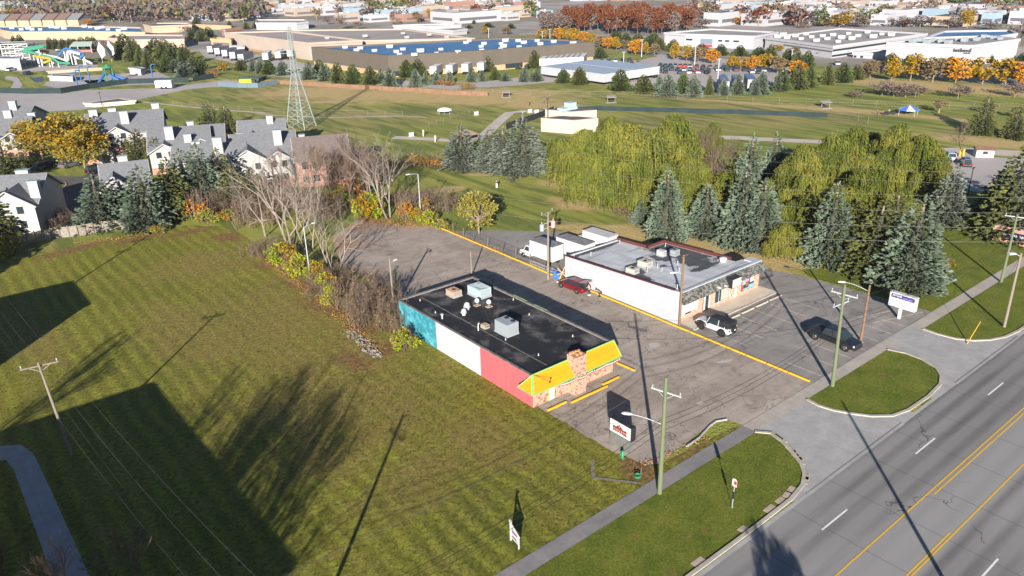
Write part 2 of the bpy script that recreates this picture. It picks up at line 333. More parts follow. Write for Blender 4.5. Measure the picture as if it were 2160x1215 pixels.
old = [(42.5,48.9)]+jig([(42.5,48.9),(42.55,44),(42.6,38.9),(43.3,36.0),(44.3,35.4),(47.8,35.8)], .12, .8, 3, False)[1:]+[(53.2,36.4),(54.3,35.9),(54.7,34.3),(66.45,34.3),(66.4,60),(66.8,102.6),(62.4,107.3),(59.4,114.7),(51.3,109.4),(46.4,96.9),(46.9,86.9),(46.3,80.0),(44,73.5),(42.5,73)]
sheet('restaurant_parking_lot', old, .014, M_OLD)
new = [(66.45,34.3),(92.4,34.3),(92,40),(91.8,45.2),(91.3,50.3),(90.4,54),(88.6,56.5),(84,57),(83,53),(67.2,53),(67.2,72.5),(81.2,73),(81.6,79),(80.2,86),(72.8,94.2),(68.5,97.5),(66.7,99)]
sheet('plaza_parking_lot', new, .018, M_NEW)
# concrete driveways with their flared ends
def arc(c, r, a0, a1, n=8, ry=None): return [(c[0]+r*math.cos(R(a0+(a1-a0)*i/n)), c[1]+(ry or r)*math.sin(R(a0+(a1-a0)*i/n))) for i in range(n+1)]
K1 = [(54.5,32.9),(55.4,31.8),(55.0,30.4),(54.3,29.0),(53.4,27.6),(52.2,26.5),(50.8,25.8),(48.5,25.4),(44,25.3),(36,25.3),(20,25.3),(-90,25.3)]
K2 = [(63.1,32.9),(62.9,31.5),(63.2,30.2),(63.9,28.8),(64.9,27.3),(66.4,26.1),(68.5,25.6),(72.3,25.5),(75.6,25.8),(77.4,26.5),(78.7,27.6),(79.5,29.4),(79.6,31.2),(79.0,32.9)]
K3 = [(86.9,32.7),(86.8,31),(87.1,29.2),(88.1,27.7),(89.6,26.6),(91.6,25.8),(94.5,25.4),(100,25.3),(180,25.3),(600,25.3)]
ap = K1[:8]+[(48.5,25.1),(68.5,25.1)]+K2[:7][::-1]
sheet('driveway', ap, .02, M_APRON)
ap2 = K2[7:]+[(86.9,32.9)]+K3[:7]+[(94.5,25.1),(72.3,25.1)]
sheet('driveway', ap2, .02, M_APRON)
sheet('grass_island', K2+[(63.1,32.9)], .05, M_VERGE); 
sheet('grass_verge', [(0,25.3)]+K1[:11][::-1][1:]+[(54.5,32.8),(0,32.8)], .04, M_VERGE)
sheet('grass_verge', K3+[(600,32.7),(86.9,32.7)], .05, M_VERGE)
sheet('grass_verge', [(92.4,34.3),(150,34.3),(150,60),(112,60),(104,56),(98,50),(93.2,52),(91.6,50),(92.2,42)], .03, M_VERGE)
for k in (K1, K2[:], K3): tag(MB().kerb(k, .3, 0, .13).build('kerb', M_KERB), kind='structure')
gutter = MB().ribbon([(-90,24.9),(50,24.9)], .35, .016).ribbon([(66,24.95),(77,24.95)], .35, .016).ribbon([(50,24.85),(66,24.85)], .3, .026).ribbon([(77,24.85),(93,24.85)], .3, .026).ribbon([(93,24.95),(500,24.95)], .35, .016)
tag(gutter.build('gutter', M_APRON), kind='structure')
sheet('sidewalk', [(-90,32.75),(54.6,32.75),(54.6,34.25),(-90,34.25)], .03, M_WALK)
sheet('sidewalk', [(54.6,32.75),(82.4,32.75),(82.4,34.25),(54.6,34.25)], .034, M_WALK2)
sheet('sidewalk', [(82.4,32.75),(86.6,32.75),(86.6,34.25),(82.4,34.25)], .034, M_APRON)
sheet('sidewalk', [(86.6,32.75),(400,32.75),(400,34.2),(86.6,34.2)], .034, M_WALK2)
sheet('path', [(-30,74.2),(0,74.2),(1.0,73.6),(1.3,71.5),(1.2,50),(3.3,50),(3.2,66),(3.1,73),(2.5,75.4),(1.2,76.4),(-.5,76.9),(-30,77)], .02, M_APRON)
# painted markings on the road
mk = MB()
for x0, x1, y in ((-90,600,18.72),(57.7,600,18.36),(-90,600,15.32),(44,54,15.55)): mk.poly([(x0,y-.06,.022),(x1,y-.06,.022),(x1,y+.06,.022),(x0,y+.06,.022)], 0)
for k in range(-10, 45):
    for y in (21.88, 12.15):
        x0 = 47.1+k*14.95+(3 if y < 15 else 0); mk.poly([(x0,y-.07,.022),(x0+3.65,y-.07,.022),(x0+3.65,y+.07,.022),(x0,y+.07,.022)], 1)
for c in ((1,2),): pass
tag(mk.build('road_markings', [M_YPAINT, M_WPAINT]), kind='structure')
st = MB()
for i in range(6): x = 68.4+i*2.92; st.poly([(x,43.5,.026),(x+.1,43.5,.026),(x+.1,48.4,.026),(x,48.4,.026)])
for i in range(7): x = 68.3+i*2.95; st.poly([(x,34.5,.026),(x+.1,34.5,.026),(x+.1,38.6,.026),(x,38.6,.026)])
for y in (37.2, 39.1): st.poly([(84.4,y,.026),(91.6,y-2.4,.026),(91.6,y-2.28,.026),(84.4,y+.12,.026)])
tag(st.build('parking_lines', M_FAINT), kind='structure')
sheet('storefront_walk', [(67.2,50.0),(83.9,50.0),(83.9,52.5),(67.2,52.5)], .15, mat('storefront_walk_concrete', (.42,.36,.28), (.5,.44,.36), .8))
tag(MB().kerb([(67.2,49.9),(84,49.9)], .25, 0, .15).build('kerb', M_KERB), kind='structure')
tag(MB().kerb([(48.0,35.45),(50,35.6),(52.2,36.15),(53.3,36.25),(54.3,35.8)], .12, 0, .14).build('kerb', mat('white_kerb_paint', (.38,.36,.36), (.22,.2,.2), 2)), kind='structure')
tag(MB().ribbon(jig(px((1197,883),(1268,953),(1345,1010)), .03, .6, 2, False), .35, .02).build('stone_edging', mat('stone_edging_material', (.36,.33,.28), (.2,.18,.14), 3)), kind='structure') if False else None
tag(MB().ribbon(jig([(40.3,39.6),(38.6,37.6),(41.0,34.6)], .05, .5, 2, False), .3, .05).build('stone_edging', mat('stone_edging_material', (.22,.20,.16), (.12,.11,.08), 3)), kind='structure')
brk = MB(); rr = random.Random(4)
for a, b in zip(K1[1:9], K1[2:10]):
    for k in range(3):
        p = Vector(a).lerp(Vector(b), (k+.5)/3); d = (Vector(b)-Vector(a)).normalized(); q = Vector((-d.y, d.x)); 
        if rr.random() < .8: p = p-q*(-.55 if p.x > 50 else .0)-Vector((.0,0)); brk.obox((p.x-.45*abs(q.x), p.y+.45*abs(q.y), .045), (d.x*rr.uniform(.3,.6), d.y*.5, 0), (q.x*.28, q.y*.28, 0), (0,0,.02))
tag(brk.build('kerb_paving', mat('broken_kerb_paving', (.40,.33,.26), (.28,.22,.16), 2)), kind='structure')
# apartment drive, park drives and trails, far lots
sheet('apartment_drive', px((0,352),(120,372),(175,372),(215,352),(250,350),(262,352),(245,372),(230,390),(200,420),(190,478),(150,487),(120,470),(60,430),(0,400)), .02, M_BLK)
sheet('grass_island', px((62,402),(90,393),(120,384),(137,386),(140,391),(128,402),(100,425),(70,425)), .05, M_VERGE)
tag(MB().kerb(px((62,402),(90,393),(120,384),(137,386),(140,391),(128,402)), .25, 0, .14).build('kerb', M_KERB), kind='structure')
sheet('walkway', px((185,350),(262,338),(262,343),(190,356)), .04, M_WALK2)
sheet('waterpark_road', px((0,188),(130,198),(180,190),(330,186),(480,169),(545,176),(400,188),(280,212),(170,232),(60,238),(0,228)), .02, M_FARLOT)
M_TRAIL = mat('gravel_trail_material', (.36,.31,.27), (.44,.39,.34), .3)
def trail(pts, w, z=.03, m=M_TRAIL): return tag(MB().ribbon(px(*pts), w, z).build('trail', m), kind='structure')
trail([(830,290),(915,294),(985,300),(1020,288),(1040,268),(1060,250),(1075,238),(1100,235),(1150,235)], 3.2)
trail([(540,240),(620,246),(700,248),(850,245),(900,248)], 1.0, .03); trail([(300,215),(420,228),(560,239)], 1.2, .03); trail([(510,262),(600,270)], 1.2)
trail([(1460,288),(1560,291),(1650,296),(1750,300)], 4.0); trail([(1150,232),(1240,228)], 6); trail([(1960,320),(2030,318),(2160,325)], 6)
sheet('park_parking_lot', px((1880,318),(2010,320),(2100,332),(2160,335),(2160,415),(2050,418),(1990,395),(1940,380),(1860,372),(1830,345)), .025, M_FARLOT)
sheet('far_parking_lot', px((1240,155),(1310,145),(1345,128),(1390,118),(1600,128),(1700,150),(1660,178),(1600,190),(1500,192),(1350,188),(1240,175)), .03, M_FARLOT)
sheet('service_lane', px((560,160),(660,150),(820,168),(960,180),(1060,168),(1180,150),(1250,140),(1280,150),(1180,172),(1100,180),(950,188),(800,180),(640,165)), .03, M_FARLOT)
trail([(1265,125),(1320,132),(1345,128)], 4); trail([(1340,108),(1400,118),(1500,140)], 5, .05, M_FARLOT)
sheet('yard', px((420,105),(470,102),(560,118),(680,140),(600,150),(500,135),(430,120)), .03, M_FARLOT)
town = [(-1500,420),(60,420)]+px((0,118),(230,118),(420,105),(560,118),(700,108),(1000,90),(1160,75),(1300,105),(1440,115),(1560,128),(1720,135),(1900,150),(2160,175))+[(620,-400),(8000,-400),(8000,8000),(-3000,8000)]
t = NT('town_ground_material')
c = t.mix(t.rng(t.noise(.012, 6), .45, .55), (.30, .27, .26), (.20, .18, .13)); c = t.mix(t.rng(t.noise(.02, 5), .52, .6), c, (.19, .165, .165)); M_TOWN = t.out(c)
town = [(-1500,340),(20,340)]+px((0,126),(240,122),(420,108),(700,100),(1160,72),(1300,106),(1440,118),(1720,138),(1900,156),(2160,184))+[(500,-400),(8500,-400),(8500,8500),(-5000,8500),(-5000,340)]
sheet('town_ground', town, .015, M_TOWN)
# ================================================================ VEGETATION
def leafmat(name, cols, trans=.25, rough=.75, nsc=.35):
    m = bpy.data.materials.new(name); m.use_nodes = True; n = m.node_tree; L = n.links; b = n.nodes['Principled BSDF']
    b.inputs['Roughness'].default_value = rough; b.inputs['Specular IOR Level'].default_value = .15
    g = n.nodes.new('ShaderNodeNewGeometry'); r = n.nodes.new('ShaderNodeValToRGB'); e = r.color_ramp.elements
    cols = [tuple(x*.62 for x in c_) for c_ in cols]; e[0].color = (*cols[0], 1); e[1].color = (*cols[-1], 1)
    for i, c in enumerate(cols[1:-1]): q = e.new((i+1)/(len(cols)-1)); q.color = (*c, 1)
    t = n.nodes.new('ShaderNodeTexNoise'); t.inputs['Scale'].default_value = nsc; t.inputs['Detail'].default_value = 3
    L.new(g.outputs['Position'], t.inputs['Vector'])
    a = n.nodes.new('ShaderNodeMath'); a.operation = 'MULTIPLY_ADD'; a.inputs[1].default_value = .5; L.new(g.outputs['Random Per Island'], a.inputs[0])
    mr = n.nodes.new('ShaderNodeMapRange'); mr.inputs[1].default_value = .35; mr.inputs[2].default_value = .65; mr.inputs[3].default_value = 0; mr.inputs[4].default_value = .5
    L.new(t.outputs[0], mr.inputs[0]); L.new(mr.outputs[0], a.inputs[2]); L.new(a.outputs[0], r.inputs[0]); L.new(r.outputs[0], b.inputs['Base Color'])
    return m
M_BARK = mat('bark_material', (.16,.12,.09), (.24,.19,.15), 2); M_PALEBARK = mat('pale_bark_material', (.175,.14,.115), (.27,.225,.19), 2)
M_TWIG = mat('brown_twig_material', (.095,.065,.048), (.155,.11,.08), 3)
M_BLUE = leafmat('blue_spruce_needles', [(.085,.08,.045),(.115,.16,.105),(.175,.23,.16),(.26,.315,.24)])
M_GREY = leafmat('grey_spruce_needles', [(.09,.105,.07),(.145,.175,.13),(.205,.235,.185),(.28,.305,.245)])
M_DKG = leafmat('green_spruce_needles', [(.055,.07,.02),(.10,.12,.035),(.15,.165,.05),(.20,.20,.07)])
M_PINE = leafmat('pine_needles', [(.05,.08,.02),(.09,.125,.032),(.14,.175,.05)])
M_WIL = leafmat('willow_leaves', [(.06,.08,.014),(.12,.145,.02),(.195,.205,.034),(.30,.245,.04)], nsc=.22)
M_YEL = leafmat('yellow_leaves', [(.20,.125,.008),(.33,.20,.010),(.42,.25,.014),(.22,.18,.02)]); M_ORG = leafmat('orange_leaves', [(.38,.125,.008),(.54,.20,.010),(.56,.27,.012),(.32,.115,.012)])
M_RUST = leafmat('rusty_leaves', [(.10,.032,.015),(.17,.05,.018),(.22,.072,.022),(.13,.055,.03)], nsc=.06); M_BRN = leafmat('brown_leaves', [(.14,.10,.05),(.22,.16,.08),(.28,.20,.10)])
M_GRN = leafmat('green_leaves', [(.07,.10,.012),(.12,.16,.02),(.20,.23,.02)]); M_LIME = leafmat('lime_leaves', [(.16,.22,.01),(.27,.33,.012),(.38,.42,.02),(.42,.34,.02)]); M_OLIVE = leafmat('olive_leaves', [(.20,.17,.035),(.29,.25,.05),(.36,.30,.07)])
M_MAUVE = leafmat('bare_crown_twigs', [(.15,.11,.09),(.21,.155,.13),(.25,.19,.16)])
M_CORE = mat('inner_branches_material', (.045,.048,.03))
def rv(r, s=1): 
    while 1:
        v = Vector((r.uniform(-1,1), r.uniform(-1,1), r.uniform(-1,1)))
        if .01 < v.length < 1: return v*s
def leaf(mb, p, d, w, l, r, mi=0):                 # one small leaf spray
    d = Vector(d).normalized(); q = d.cross(rv(r)).normalized()*w; mb.poly([p-q*.6, p+d*l*.5-q, p+d*l, p+d*l*.5+q], mi)
def spruce_mb(h, R0, seed, dens=1.0, size=.38, gap=0):
    r = random.Random(seed); mb = MB(); z = .25; nl = int(h*2.3)
    ph = [r.uniform(0, 6.28) for _ in range(4)]
    for k in range(nl):
        u = k/nl; z = .2+(h-.5)*u**1.05; rad = R0*(1-u)**.82*(1+.1*math.sin(u*19+ph[0]))+.12
        nb = max(4, int(rad*10.5*dens)); a0 = r.uniform(0, 6.28)
        for j in range(nb):
            a = a0+j*2*math.pi/nb+r.uniform(-.25, .25); ln = rad*r.uniform(.74, 1.12)*(1+.13*math.sin(a*2+ph[1]+u*3)+.08*math.sin(a*5+ph[2]))
            if gap and r.random() < gap: ln *= .6
            dr = Vector((math.cos(a), math.sin(a), 0)); tilt = -.18+.55*u
            nt_ = max(2, int(ln*2.6))
            for i in range(nt_):
                f = 1-(i/nt_)**1.2*.75; p = dr*ln*f+Vector((0, 0, z+tilt*ln*f-.10*ln*f*f))+rv(r, .12)
                sz = size*(.75+.5*r.random())*(1 if ln > .6 else .7)
                for q in range(4):
                    d = dr*1.0+Vector((0,0,r.uniform(-.15,.6)))+rv(r,.6); leaf(mb, p, d, sz*.30, sz, r, 0)
    for q in range(10): leaf(mb, Vector((0,0,h-.9+q*.07)), Vector((0,0,1))+rv(r,.5), .1, .5, r)
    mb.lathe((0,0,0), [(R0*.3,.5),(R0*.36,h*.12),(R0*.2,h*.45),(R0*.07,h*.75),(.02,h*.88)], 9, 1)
    return mb
def trunk_mb(h, r0, n=7, lean=0): return MB().tube((0,0,-.1), (lean,0,h), r0, r0*.35, n)
def conifer(name, label, h, R0, seed, m, group, **k):
    t = thing(name, label, 'tree', group=group)
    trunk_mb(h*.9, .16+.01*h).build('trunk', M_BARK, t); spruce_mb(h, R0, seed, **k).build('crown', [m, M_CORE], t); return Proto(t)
def clump(mb, r, c, rad, n, size, mi=0, flat=.8, down=0):
    for _ in range(n):
        v = rv(r); v.normalize(); v = Vector((v.x, v.y, v.z*flat)); p = c+v*rad*(r.random()**.4)
        d = v+rv(r, .9)+Vector((0, 0, -down)); s = size*r.uniform(.6, 1.25); leaf(mb, p, d, s*.42, s, r, mi)
def broad_mb(h, w, seed, n=26, per=90, size=.4, base=.25, mi=0, cone=0, hole=.0, mix2=0):
    r = random.Random(seed); mb = MB(); cs = []; cz = h*(base+(1-base)/2); hz = h*(1-base)/2
    for k in range(n):
        v = rv(r); 
        if v.length < .45: v = v.normalized()*.6
        wz = 1-cone*max(0, v.z); c = Vector((v.x*w*.5*.82*wz, v.y*w*.5*.82*wz, cz+v.z*hz*.84)); cs.append(c)
        clump(mb, r, c, w*.5*r.uniform(.2, .42), int(per*r.uniform(.6, 1.3)*(1-hole)), size, mi if r.random() > mix2 else 1)
    return mb, cs
def limbs_mb(h, r0, cs, seed, base=.2, n=5):
    r = random.Random(seed); mb = MB(); top = Vector((0,0,h*.45)); mb.tube((0,0,-.1), (0,0,h*base), r0, r0*.8, 7); mb.tube((0,0,h*base), top, r0*.8, r0*.5, 6)
    for c in cs:
        s = Vector((0,0,h*r.uniform(base,.5))); m = s.lerp(c, .5)+Vector((0,0,-.05*h)); mb.tube(s, m, r0*.32, r0*.2, 4, caps=False); mb.tube(m, c, r0*.2, r0*.06, 4, caps=False)
    return mb
def broadleaf(name, label, h, w, seed, m, group, r0=.18, **k):
    t = thing(name, label, 'tree', group=group); mb, cs = broad_mb(h, w, seed, **k)
    limbs_mb(h, r0, cs, seed).build('trunk', M_BARK, t); mb.build('crown', [m, M_YEL if m is not M_YEL else M_OLIVE], t); return Proto(t)
def small_tree(name, label, h, w, seed, m, group, bark=M_BARK, **k):     # far away: one mesh
    mb, cs = broad_mb(h, w, seed, **k); tb = limbs_mb(h, .16, cs[:6], seed); o = len(mb.v)
    mb.v += tb.v; mb.f += [tuple(i+o for i in f) for f in tb.f]; mb.m += [1]*len(tb.f)
    return Proto(tag(mb.build(name, [m, bark]), label, 'tree', group))
def small_conifer(name, label, h, R0, seed, m, group, size=.8, dens=.45):
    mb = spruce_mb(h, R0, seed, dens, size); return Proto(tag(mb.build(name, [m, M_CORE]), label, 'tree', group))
def bare_mb(h, seed, r0=.22, depth=6, spread=.5, split=3, stems=1, minr=.012, droop=0, up=.25, n0=5):
    r = random.Random(seed); tr = MB(); tw = MB()
    def grow(p, d, L, rad, k):
        q = p
        segs = 2 if k < depth else 1
        for i in range(segs):
            d = (d+rv(r, .16)+Vector((0,0,up*.3-droop*k/depth))).normalized(); e = q+d*(L/segs)
            (tr if k < 3 else tw).tube(q, e, rad*(1-.25*i), rad*(.82-.25*i), 5 if k < 3 else 3, caps=False); q = e
            if k < depth and i < segs-1 and r.random() < .8: grow(q, (d+rv(r, spread*1.5)).normalized(), L*r.uniform(.5,.75), rad*.5, k+1)
        if k < depth:
            nb = split if r.random() < .7 else split-1
            for _ in range(nb): 
                grow(q, (d+rv(r, spread)).normalized(), L*r.uniform(.62,.86), max(minr, rad*.62), k+1)
    for s in range(stems):
        a = 6.28*s/max(1,stems)+r.random(); d = Vector((math.cos(a)*.35, math.sin(a)*.35, 1)) if stems > 1 else Vector((rv(r,.08).x, rv(r,.08).y, 1))
        b = Vector((math.cos(a)*.4, math.sin(a)*.4, -.1)) if stems > 1 else Vector((0,0,-.1)); grow(b, d.normalized(), h*.26, r0, 0)
    return tr, tw
def bare_tree(name, label, h, seed, group=None, mt=M_PALEBARK, **k):
    t = thing(name, label, 'tree', group=group); a, b = bare_mb(h, seed, **k)
    zt = max(v[2] for v in b.v); s = h/zt
    for q in (a, b): q.v = [(x*s, y*s, z*s) for x, y, z in q.v]
    a.build('trunk', mt, t); b.build('crown', mt, t); return Proto(t)
def willow(name, label, h, w, seed, group):
    r = random.Random(seed); t = thing(name, label, 'tree', group=group); mb = MB(); cs = []
    lobes = [(rv(r), r.uniform(.22,.46)) for _ in range(19)]; lob = []
    for v, s in lobes:
        q_ = math.hypot(v.x, v.y); lob.append((Vector((v.x*w*.42, v.y*w*.42, h*(.93-.50*q_*r.uniform(.3,1.5)+.08*v.z-r.choice((0,0,.12))))), s*w*r.uniform(.26,.42)))
    for k in range(6): a = k*1.05+r.random(); lob.append((Vector((math.cos(a)*w*.40, math.sin(a)*w*.40, h*r.uniform(.36,.55))), w*r.uniform(.09,.14)))
    lob.append((Vector((w*.05,0,h*.84)), w*.17))
    for c, s in lob:
        cs.append(c)
        skp = r.uniform(0, 6.28)
        for _ in range(170):
            a = r.uniform(0, 6.28)
            if abs((a-skp) % 6.28) < .5: continue
            e = r.uniform(.0, 1.35); d = Vector((math.cos(a)*math.cos(e), math.sin(a)*math.cos(e), math.sin(e)*.75))
            p = c+d*s*r.uniform(.75,1.05); ln = h*r.uniform(.08,.40)*(1.4 if e < .5 else .7); yw = Vector((-math.sin(a+r.uniform(-.8,.8)), math.cos(a), 0))*r.uniform(.02,.07)
            out = Vector((math.cos(a), math.sin(a), 0))*r.uniform(.1,.4); q = p; n = 4
            for i in range(n):
                q2 = q+Vector((out.x*(1-i/n), out.y*(1-i/n), -ln/n*(.45+.3*i)))+rv(r,.08)
                if q2.z < .5: break
                mb.poly([q-yw, q+yw, q2+yw*.9, q2-yw*.9]); q = q2+Vector((0,0,.06))
                leaf(mb, q+rv(r,.15), Vector((0,0,-1))+rv(r,1.0), .10, .5, r); leaf(mb, q+rv(r,.3), Vector((0,0,-.6))+rv(r,1.0), .09, .4, r)
        clump(mb, r, c, s*.95, 110, .4, 0, .8, .7)
    limbs_mb(h, .42, cs, seed, .18).build('trunk', M_BARK, t); mb.build('crown', [M_WIL], t); return Proto(t)
def shrub(name, label, h, w, seed, m, group, d=None, n=16, per=70, size=.28, cat='shrub', twigs=26, m2=None, hole=0):
    r = random.Random(seed); mb = MB(); d = d or w; tb = MB()
    for k in range(n):
        a = r.uniform(0, 6.28); q = r.random()**.5; c = Vector((math.cos(a)*q*w*.42, math.sin(a)*q*d*.42, h*r.uniform(.2,.78)*(1-.25*q)))
        clump(mb, r, c, min(w, d)*.5*r.uniform(.22,.4), int(per*(1-hole)), size, 1 if (m2 and r.random() < .35) else 0, .85)
    for k in range(twigs):
        a = r.uniform(0, 6.28); q = r.random()*.4; p = Vector((math.cos(a)*q*w, math.sin(a)*q*d, -.05)); e = p+Vector((math.cos(a)*w*.12, math.sin(a)*d*.12, h*r.uniform(.6,1.12)))+rv(r,.3); tb.tube(p, e, .03, .01, 3, caps=False)
        for _ in range(5): s = p.lerp(e, r.uniform(.3,.9)); tb.tube(s, s+rv(r,.5)+Vector((0,0,.35)), .013, .006, 3, caps=False)
    t = thing(name, label, cat, group=group); tb.build('stems', M_TWIG, t); mb.build('foliage', [m, m2 or m], t); return Proto(t)
def thicket(name, label, h, w, d, seed, n=60, m=M_TWIG, lm=None, nl=0, group=None):     # leafless brush
    r = random.Random(seed); tb = MB(); mb = MB(); t = thing(name, label, 'shrub', group=group)
    for k in range(n):
        p = Vector((r.uniform(-.5,.5)*w, r.uniform(-.5,.5)*d, -.05)); hh = h*r.uniform(.5,1.1); q = p; dd = (Vector((0,0,1))+rv(r,.25)).normalized()
        for i in range(3):
            dd = (dd+rv(r,.22)).normalized(); e = q+dd*hh/3; tb.tube(q, e, .035*(1-.25*i), .035*(.75-.25*i), 3, caps=False)
            for _ in range(6 if i else 2):
                s = q.lerp(e, r.random()); f = s+(dd*.5+rv(r,.9)).normalized()*hh*r.uniform(.12,.26); tb.tube(s, f, .016, .008, 3, caps=False)
                for _ in range(3): g = s.lerp(f, r.uniform(.4,1)); tb.tube(g, g+rv(r,.45)+Vector((0,0,.12)), .009, .005, 3, caps=False)
                if nl and r.random() < nl: 
                    for _ in range(5): leaf(mb, f+rv(r,.25), rv(r), .09, .22, r)
            q = e
    tb.build('stems', m, t)
    if mb.f: mb.build('foliage', lm or M_OLIVE, t)
    return Proto(t)
def at(x, y): return G(x, y, 0)
RN = random.Random(77)
# ---- spruces around the plaza and along the fence
GS = 'blue spruces behind the plaza'
bs = [conifer('blue_spruce', 'blue spruce', 10, 2.7, 11+i, M_BLUE, GS) for i in range(3)]
gsp = [conifer('spruce_tree', 'spruce', 10, 2.9, 31+i, M_GREY, GS) for i in range(2)]
dg = [conifer('green_spruce', 'green spruce', 10, 2.6, 51+i, M_DKG, 'dark green spruces', gap=.12) for i in range(3)]
def put(protos, i, x, y, ytop, label, width=None, R0=2.7, group=None, H0=10):
    h = HT((x, y), ytop); g = at(x, y); s = h/H0; w = s if width is None else width/2/R0
    o = protos[i % len(protos)].put(g, RN.uniform(0, 6.28), (w*RN.uniform(.94,1.06), w*RN.uniform(.94,1.06), s), label, group)
    o.rotation_euler.x = R(RN.uniform(-2.2,2.2)); o.rotation_euler.y = R(RN.uniform(-2.2,2.2)); return o
NEAR = [(bs,0,1407,502,353,7.4,'narrow pointed blue spruce nearest the left back corner of the flat plaza roof'),
 (bs,1,1485,496,388,7.6,'short stout blue spruce behind the middle of the plaza roof, second in the row'),
 (bs,2,1562,516,342,8.0,'tall ragged blue spruce directly behind a bluer one, third in the row behind the plaza'),
 (bs,0,1603,521,378,8.2,'pale blue spruce in front of a taller ragged one behind the plaza'),
 (bs,1,1655,500,430,5.6,'small blue spruce tucked beside a willow strand right of the paired spruces'),
 (bs,2,1745,556,383,7.4,'slender blue spruce left of the dark green spruces at the right of the plaza lot'),
 (bs,0,1912,606,412,8.6,'large pale blue spruce at the right end of the row beside the striped lawn'),
 (bs,1,1572,435,282,7.6,'thin topped blue spruce rising between the two willow masses'),
 (bs,2,1628,425,278,7.0,'blue spruce behind the willows with its tip against the playing field'),
 (gsp,0,972,352,264,9.0,'broad grey spruce standing alone left of the spruce trio in the park'),
 (gsp,1,1036,356,270,8.4,'grey spruce at the left of the park trio'),
 (gsp,0,1066,361,266,9.0,'grey spruce in the middle of the park trio'),
 (gsp,1,1103,363,243,10.5,'tallest grey spruce at the right of the park trio'),
 (bs,1,1356,470,420,4.6,'low sparse blue spruce beneath the willow edge by the dry reeds'),
 (gsp,1,1990,470,345,7.0,'thin grey spruce left of the sunlit car park')]
for p, i, x, y, yt, w, l in NEAR: put(p, i, x, y, yt, l, w)
for i, (x, y, yt, w, l) in enumerate([(1775,556,430,7.4,'dark green spruce left of two others, just right of a slender blue spruce'),(1832,577,418,7.8,'broad dark green spruce beside the large pale blue spruce'),(1795,520,420,7,'dark green spruce partly hidden behind two others near the plaza lot'),(1880,520,400,8,'dark green spruce hidden behind the large pale blue spruce'),
   (2128,500,300,11.5,'largest dark spruce at the right edge above the brick monument sign'),(2105,455,350,8,'dark spruce behind the largest one at the right edge of the car park'),(2170,470,320,10,'dark spruce cut by the right edge of the view'),(2068,283,200,6.5,'dark spruce on the mulch strip behind the kiosk, left of two'),(2135,292,222,6.5,'dark spruce on the mulch strip behind the kiosk, right of two')]):
    put(dg, i, x, y, yt, l, w)
LS = 'spruces beside the apartments'
for i, (pr, x, y, yt, w, l) in enumerate([(bs,222,478,368,9.4,'blue spruce at the left of the fence line before the brick gable'),(bs,312,478,348,9.6,'broad blue spruce second along the fence line'),(dg,372,452,330,8.0,'green spruce right of the broad blue spruce at the fence'),(bs,396,434,312,8.5,'blue spruce before the white gables, left of its twin'),
    (bs,436,436,300,8.5,'blue spruce before the white gables, right of its twin'),(dg,474,424,312,7.5,'dull green spruce at the right end of the apartment row'),(dg,300,350,272,8.5,'green spruce in front of the brick and white apartment balconies'),(dg,335,360,290,7.5,'green spruce just right of the apartment balconies'),
    (dg,448,285,212,7.0,'dark conifer beyond the apartment roofs, left of a pair'),(dg,480,287,218,7.0,'dark conifer beyond the apartment roofs, right of a pair'),(dg,15,385,305,9.0,'dark bushy conifer at the left edge beside the drive'),(dg,50,352,322,8.0,'dark conifer behind the left edge conifer'),
    (dg,-5,500,395,9.0,'dark spruce at the left edge by the shaded white house')]): put(pr, i, x, y, yt, l, w, group=LS)
# ---- willows
GW = 'weeping willows'
wl = [willow('willow_tree', 'willow', 13, 15, 3+i, GW) for i in range(3)]
for i, (x, y, yt, w, l) in enumerate([(1232,400,272,13,'weeping willow at the left edge of the willow mass beside the grey spruces'),(1318,432,256,15,'large weeping willow hanging over the dry reeds'),(1405,402,236,14,'weeping willow with the highest crown behind the reeds'),(1285,352,246,12,'yellowest weeping willow just right of the pale park building'),
    (1452,462,330,10,'weeping willow behind the first two plaza spruces'),(1668,470,298,10,'weeping willow left of the slender blue spruce'),(1725,440,308,10,'weeping willow at the left of the right hand willow mass'),(1785,432,262,11,'weeping willow in the middle of the right hand willow mass'),(1868,410,256,11,'weeping willow right of centre above the dark spruces'),
    (1930,425,285,10,'rightmost weeping willow beside the car park'),(1826,372,275,9,'weeping willow at the back with its crown against the dog park'),(1650,540,470,6,'low willow sprout at the lawn edge among the spruces'),(1500,330,258,6,'thin willow at the back beside bare brush'),(1262,432,318,12,'low willow at the left front of the willow mass'),(1395,450,335,12,'low willow over the dry reeds'),(1765,505,395,11,'low willow filling the gap before the dark spruces'),(1860,478,345,10,'low willow above the large pale blue spruce'),(1690,512,410,9,'small willow right of the paired spruces'),(1525,470,360,10,'small willow behind the short stout spruce')]):
    put(wl, i, x, y, yt, l, w, 7.5, H0=13)
# ---- bare trees and brush between lawn and car park
bt = [bare_tree('bare_tree', 'bare tree', 12, 5+i, 'bare trees around the lot', r0=.12, stems=s, depth=6, spread=.68, split=2, minr=.008, up=.14) for i, s in enumerate((3, 1, 2))]
for i, (x, y, yt, w, l) in enumerate([(612,520,300,1.0,'tall many stemmed bare tree left of the empty car park'),(560,500,330,.95,'bare tree leaning left over the brush'),(655,530,330,.9,'bare tree with pale upright stems at the car park corner'),(706,580,420,.9,'small forked bare tree nearest the restaurant'),(690,545,430,.8,'slim bare tree behind the forked one'),
     (822,460,258,1.0,'tall pale bare tree at the top of the car park'),(800,440,290,.9,'twisted grey bare tree behind the tall pale one'),(515,470,380,.9,'low bare tree at the left end of the brush'),(590,470,330,1,'bare tree behind the many stemmed one'),(640,480,360,1,'bare tree between brush and car park')]):
    put(bt, i, x, y, yt, l, None, H0=12)
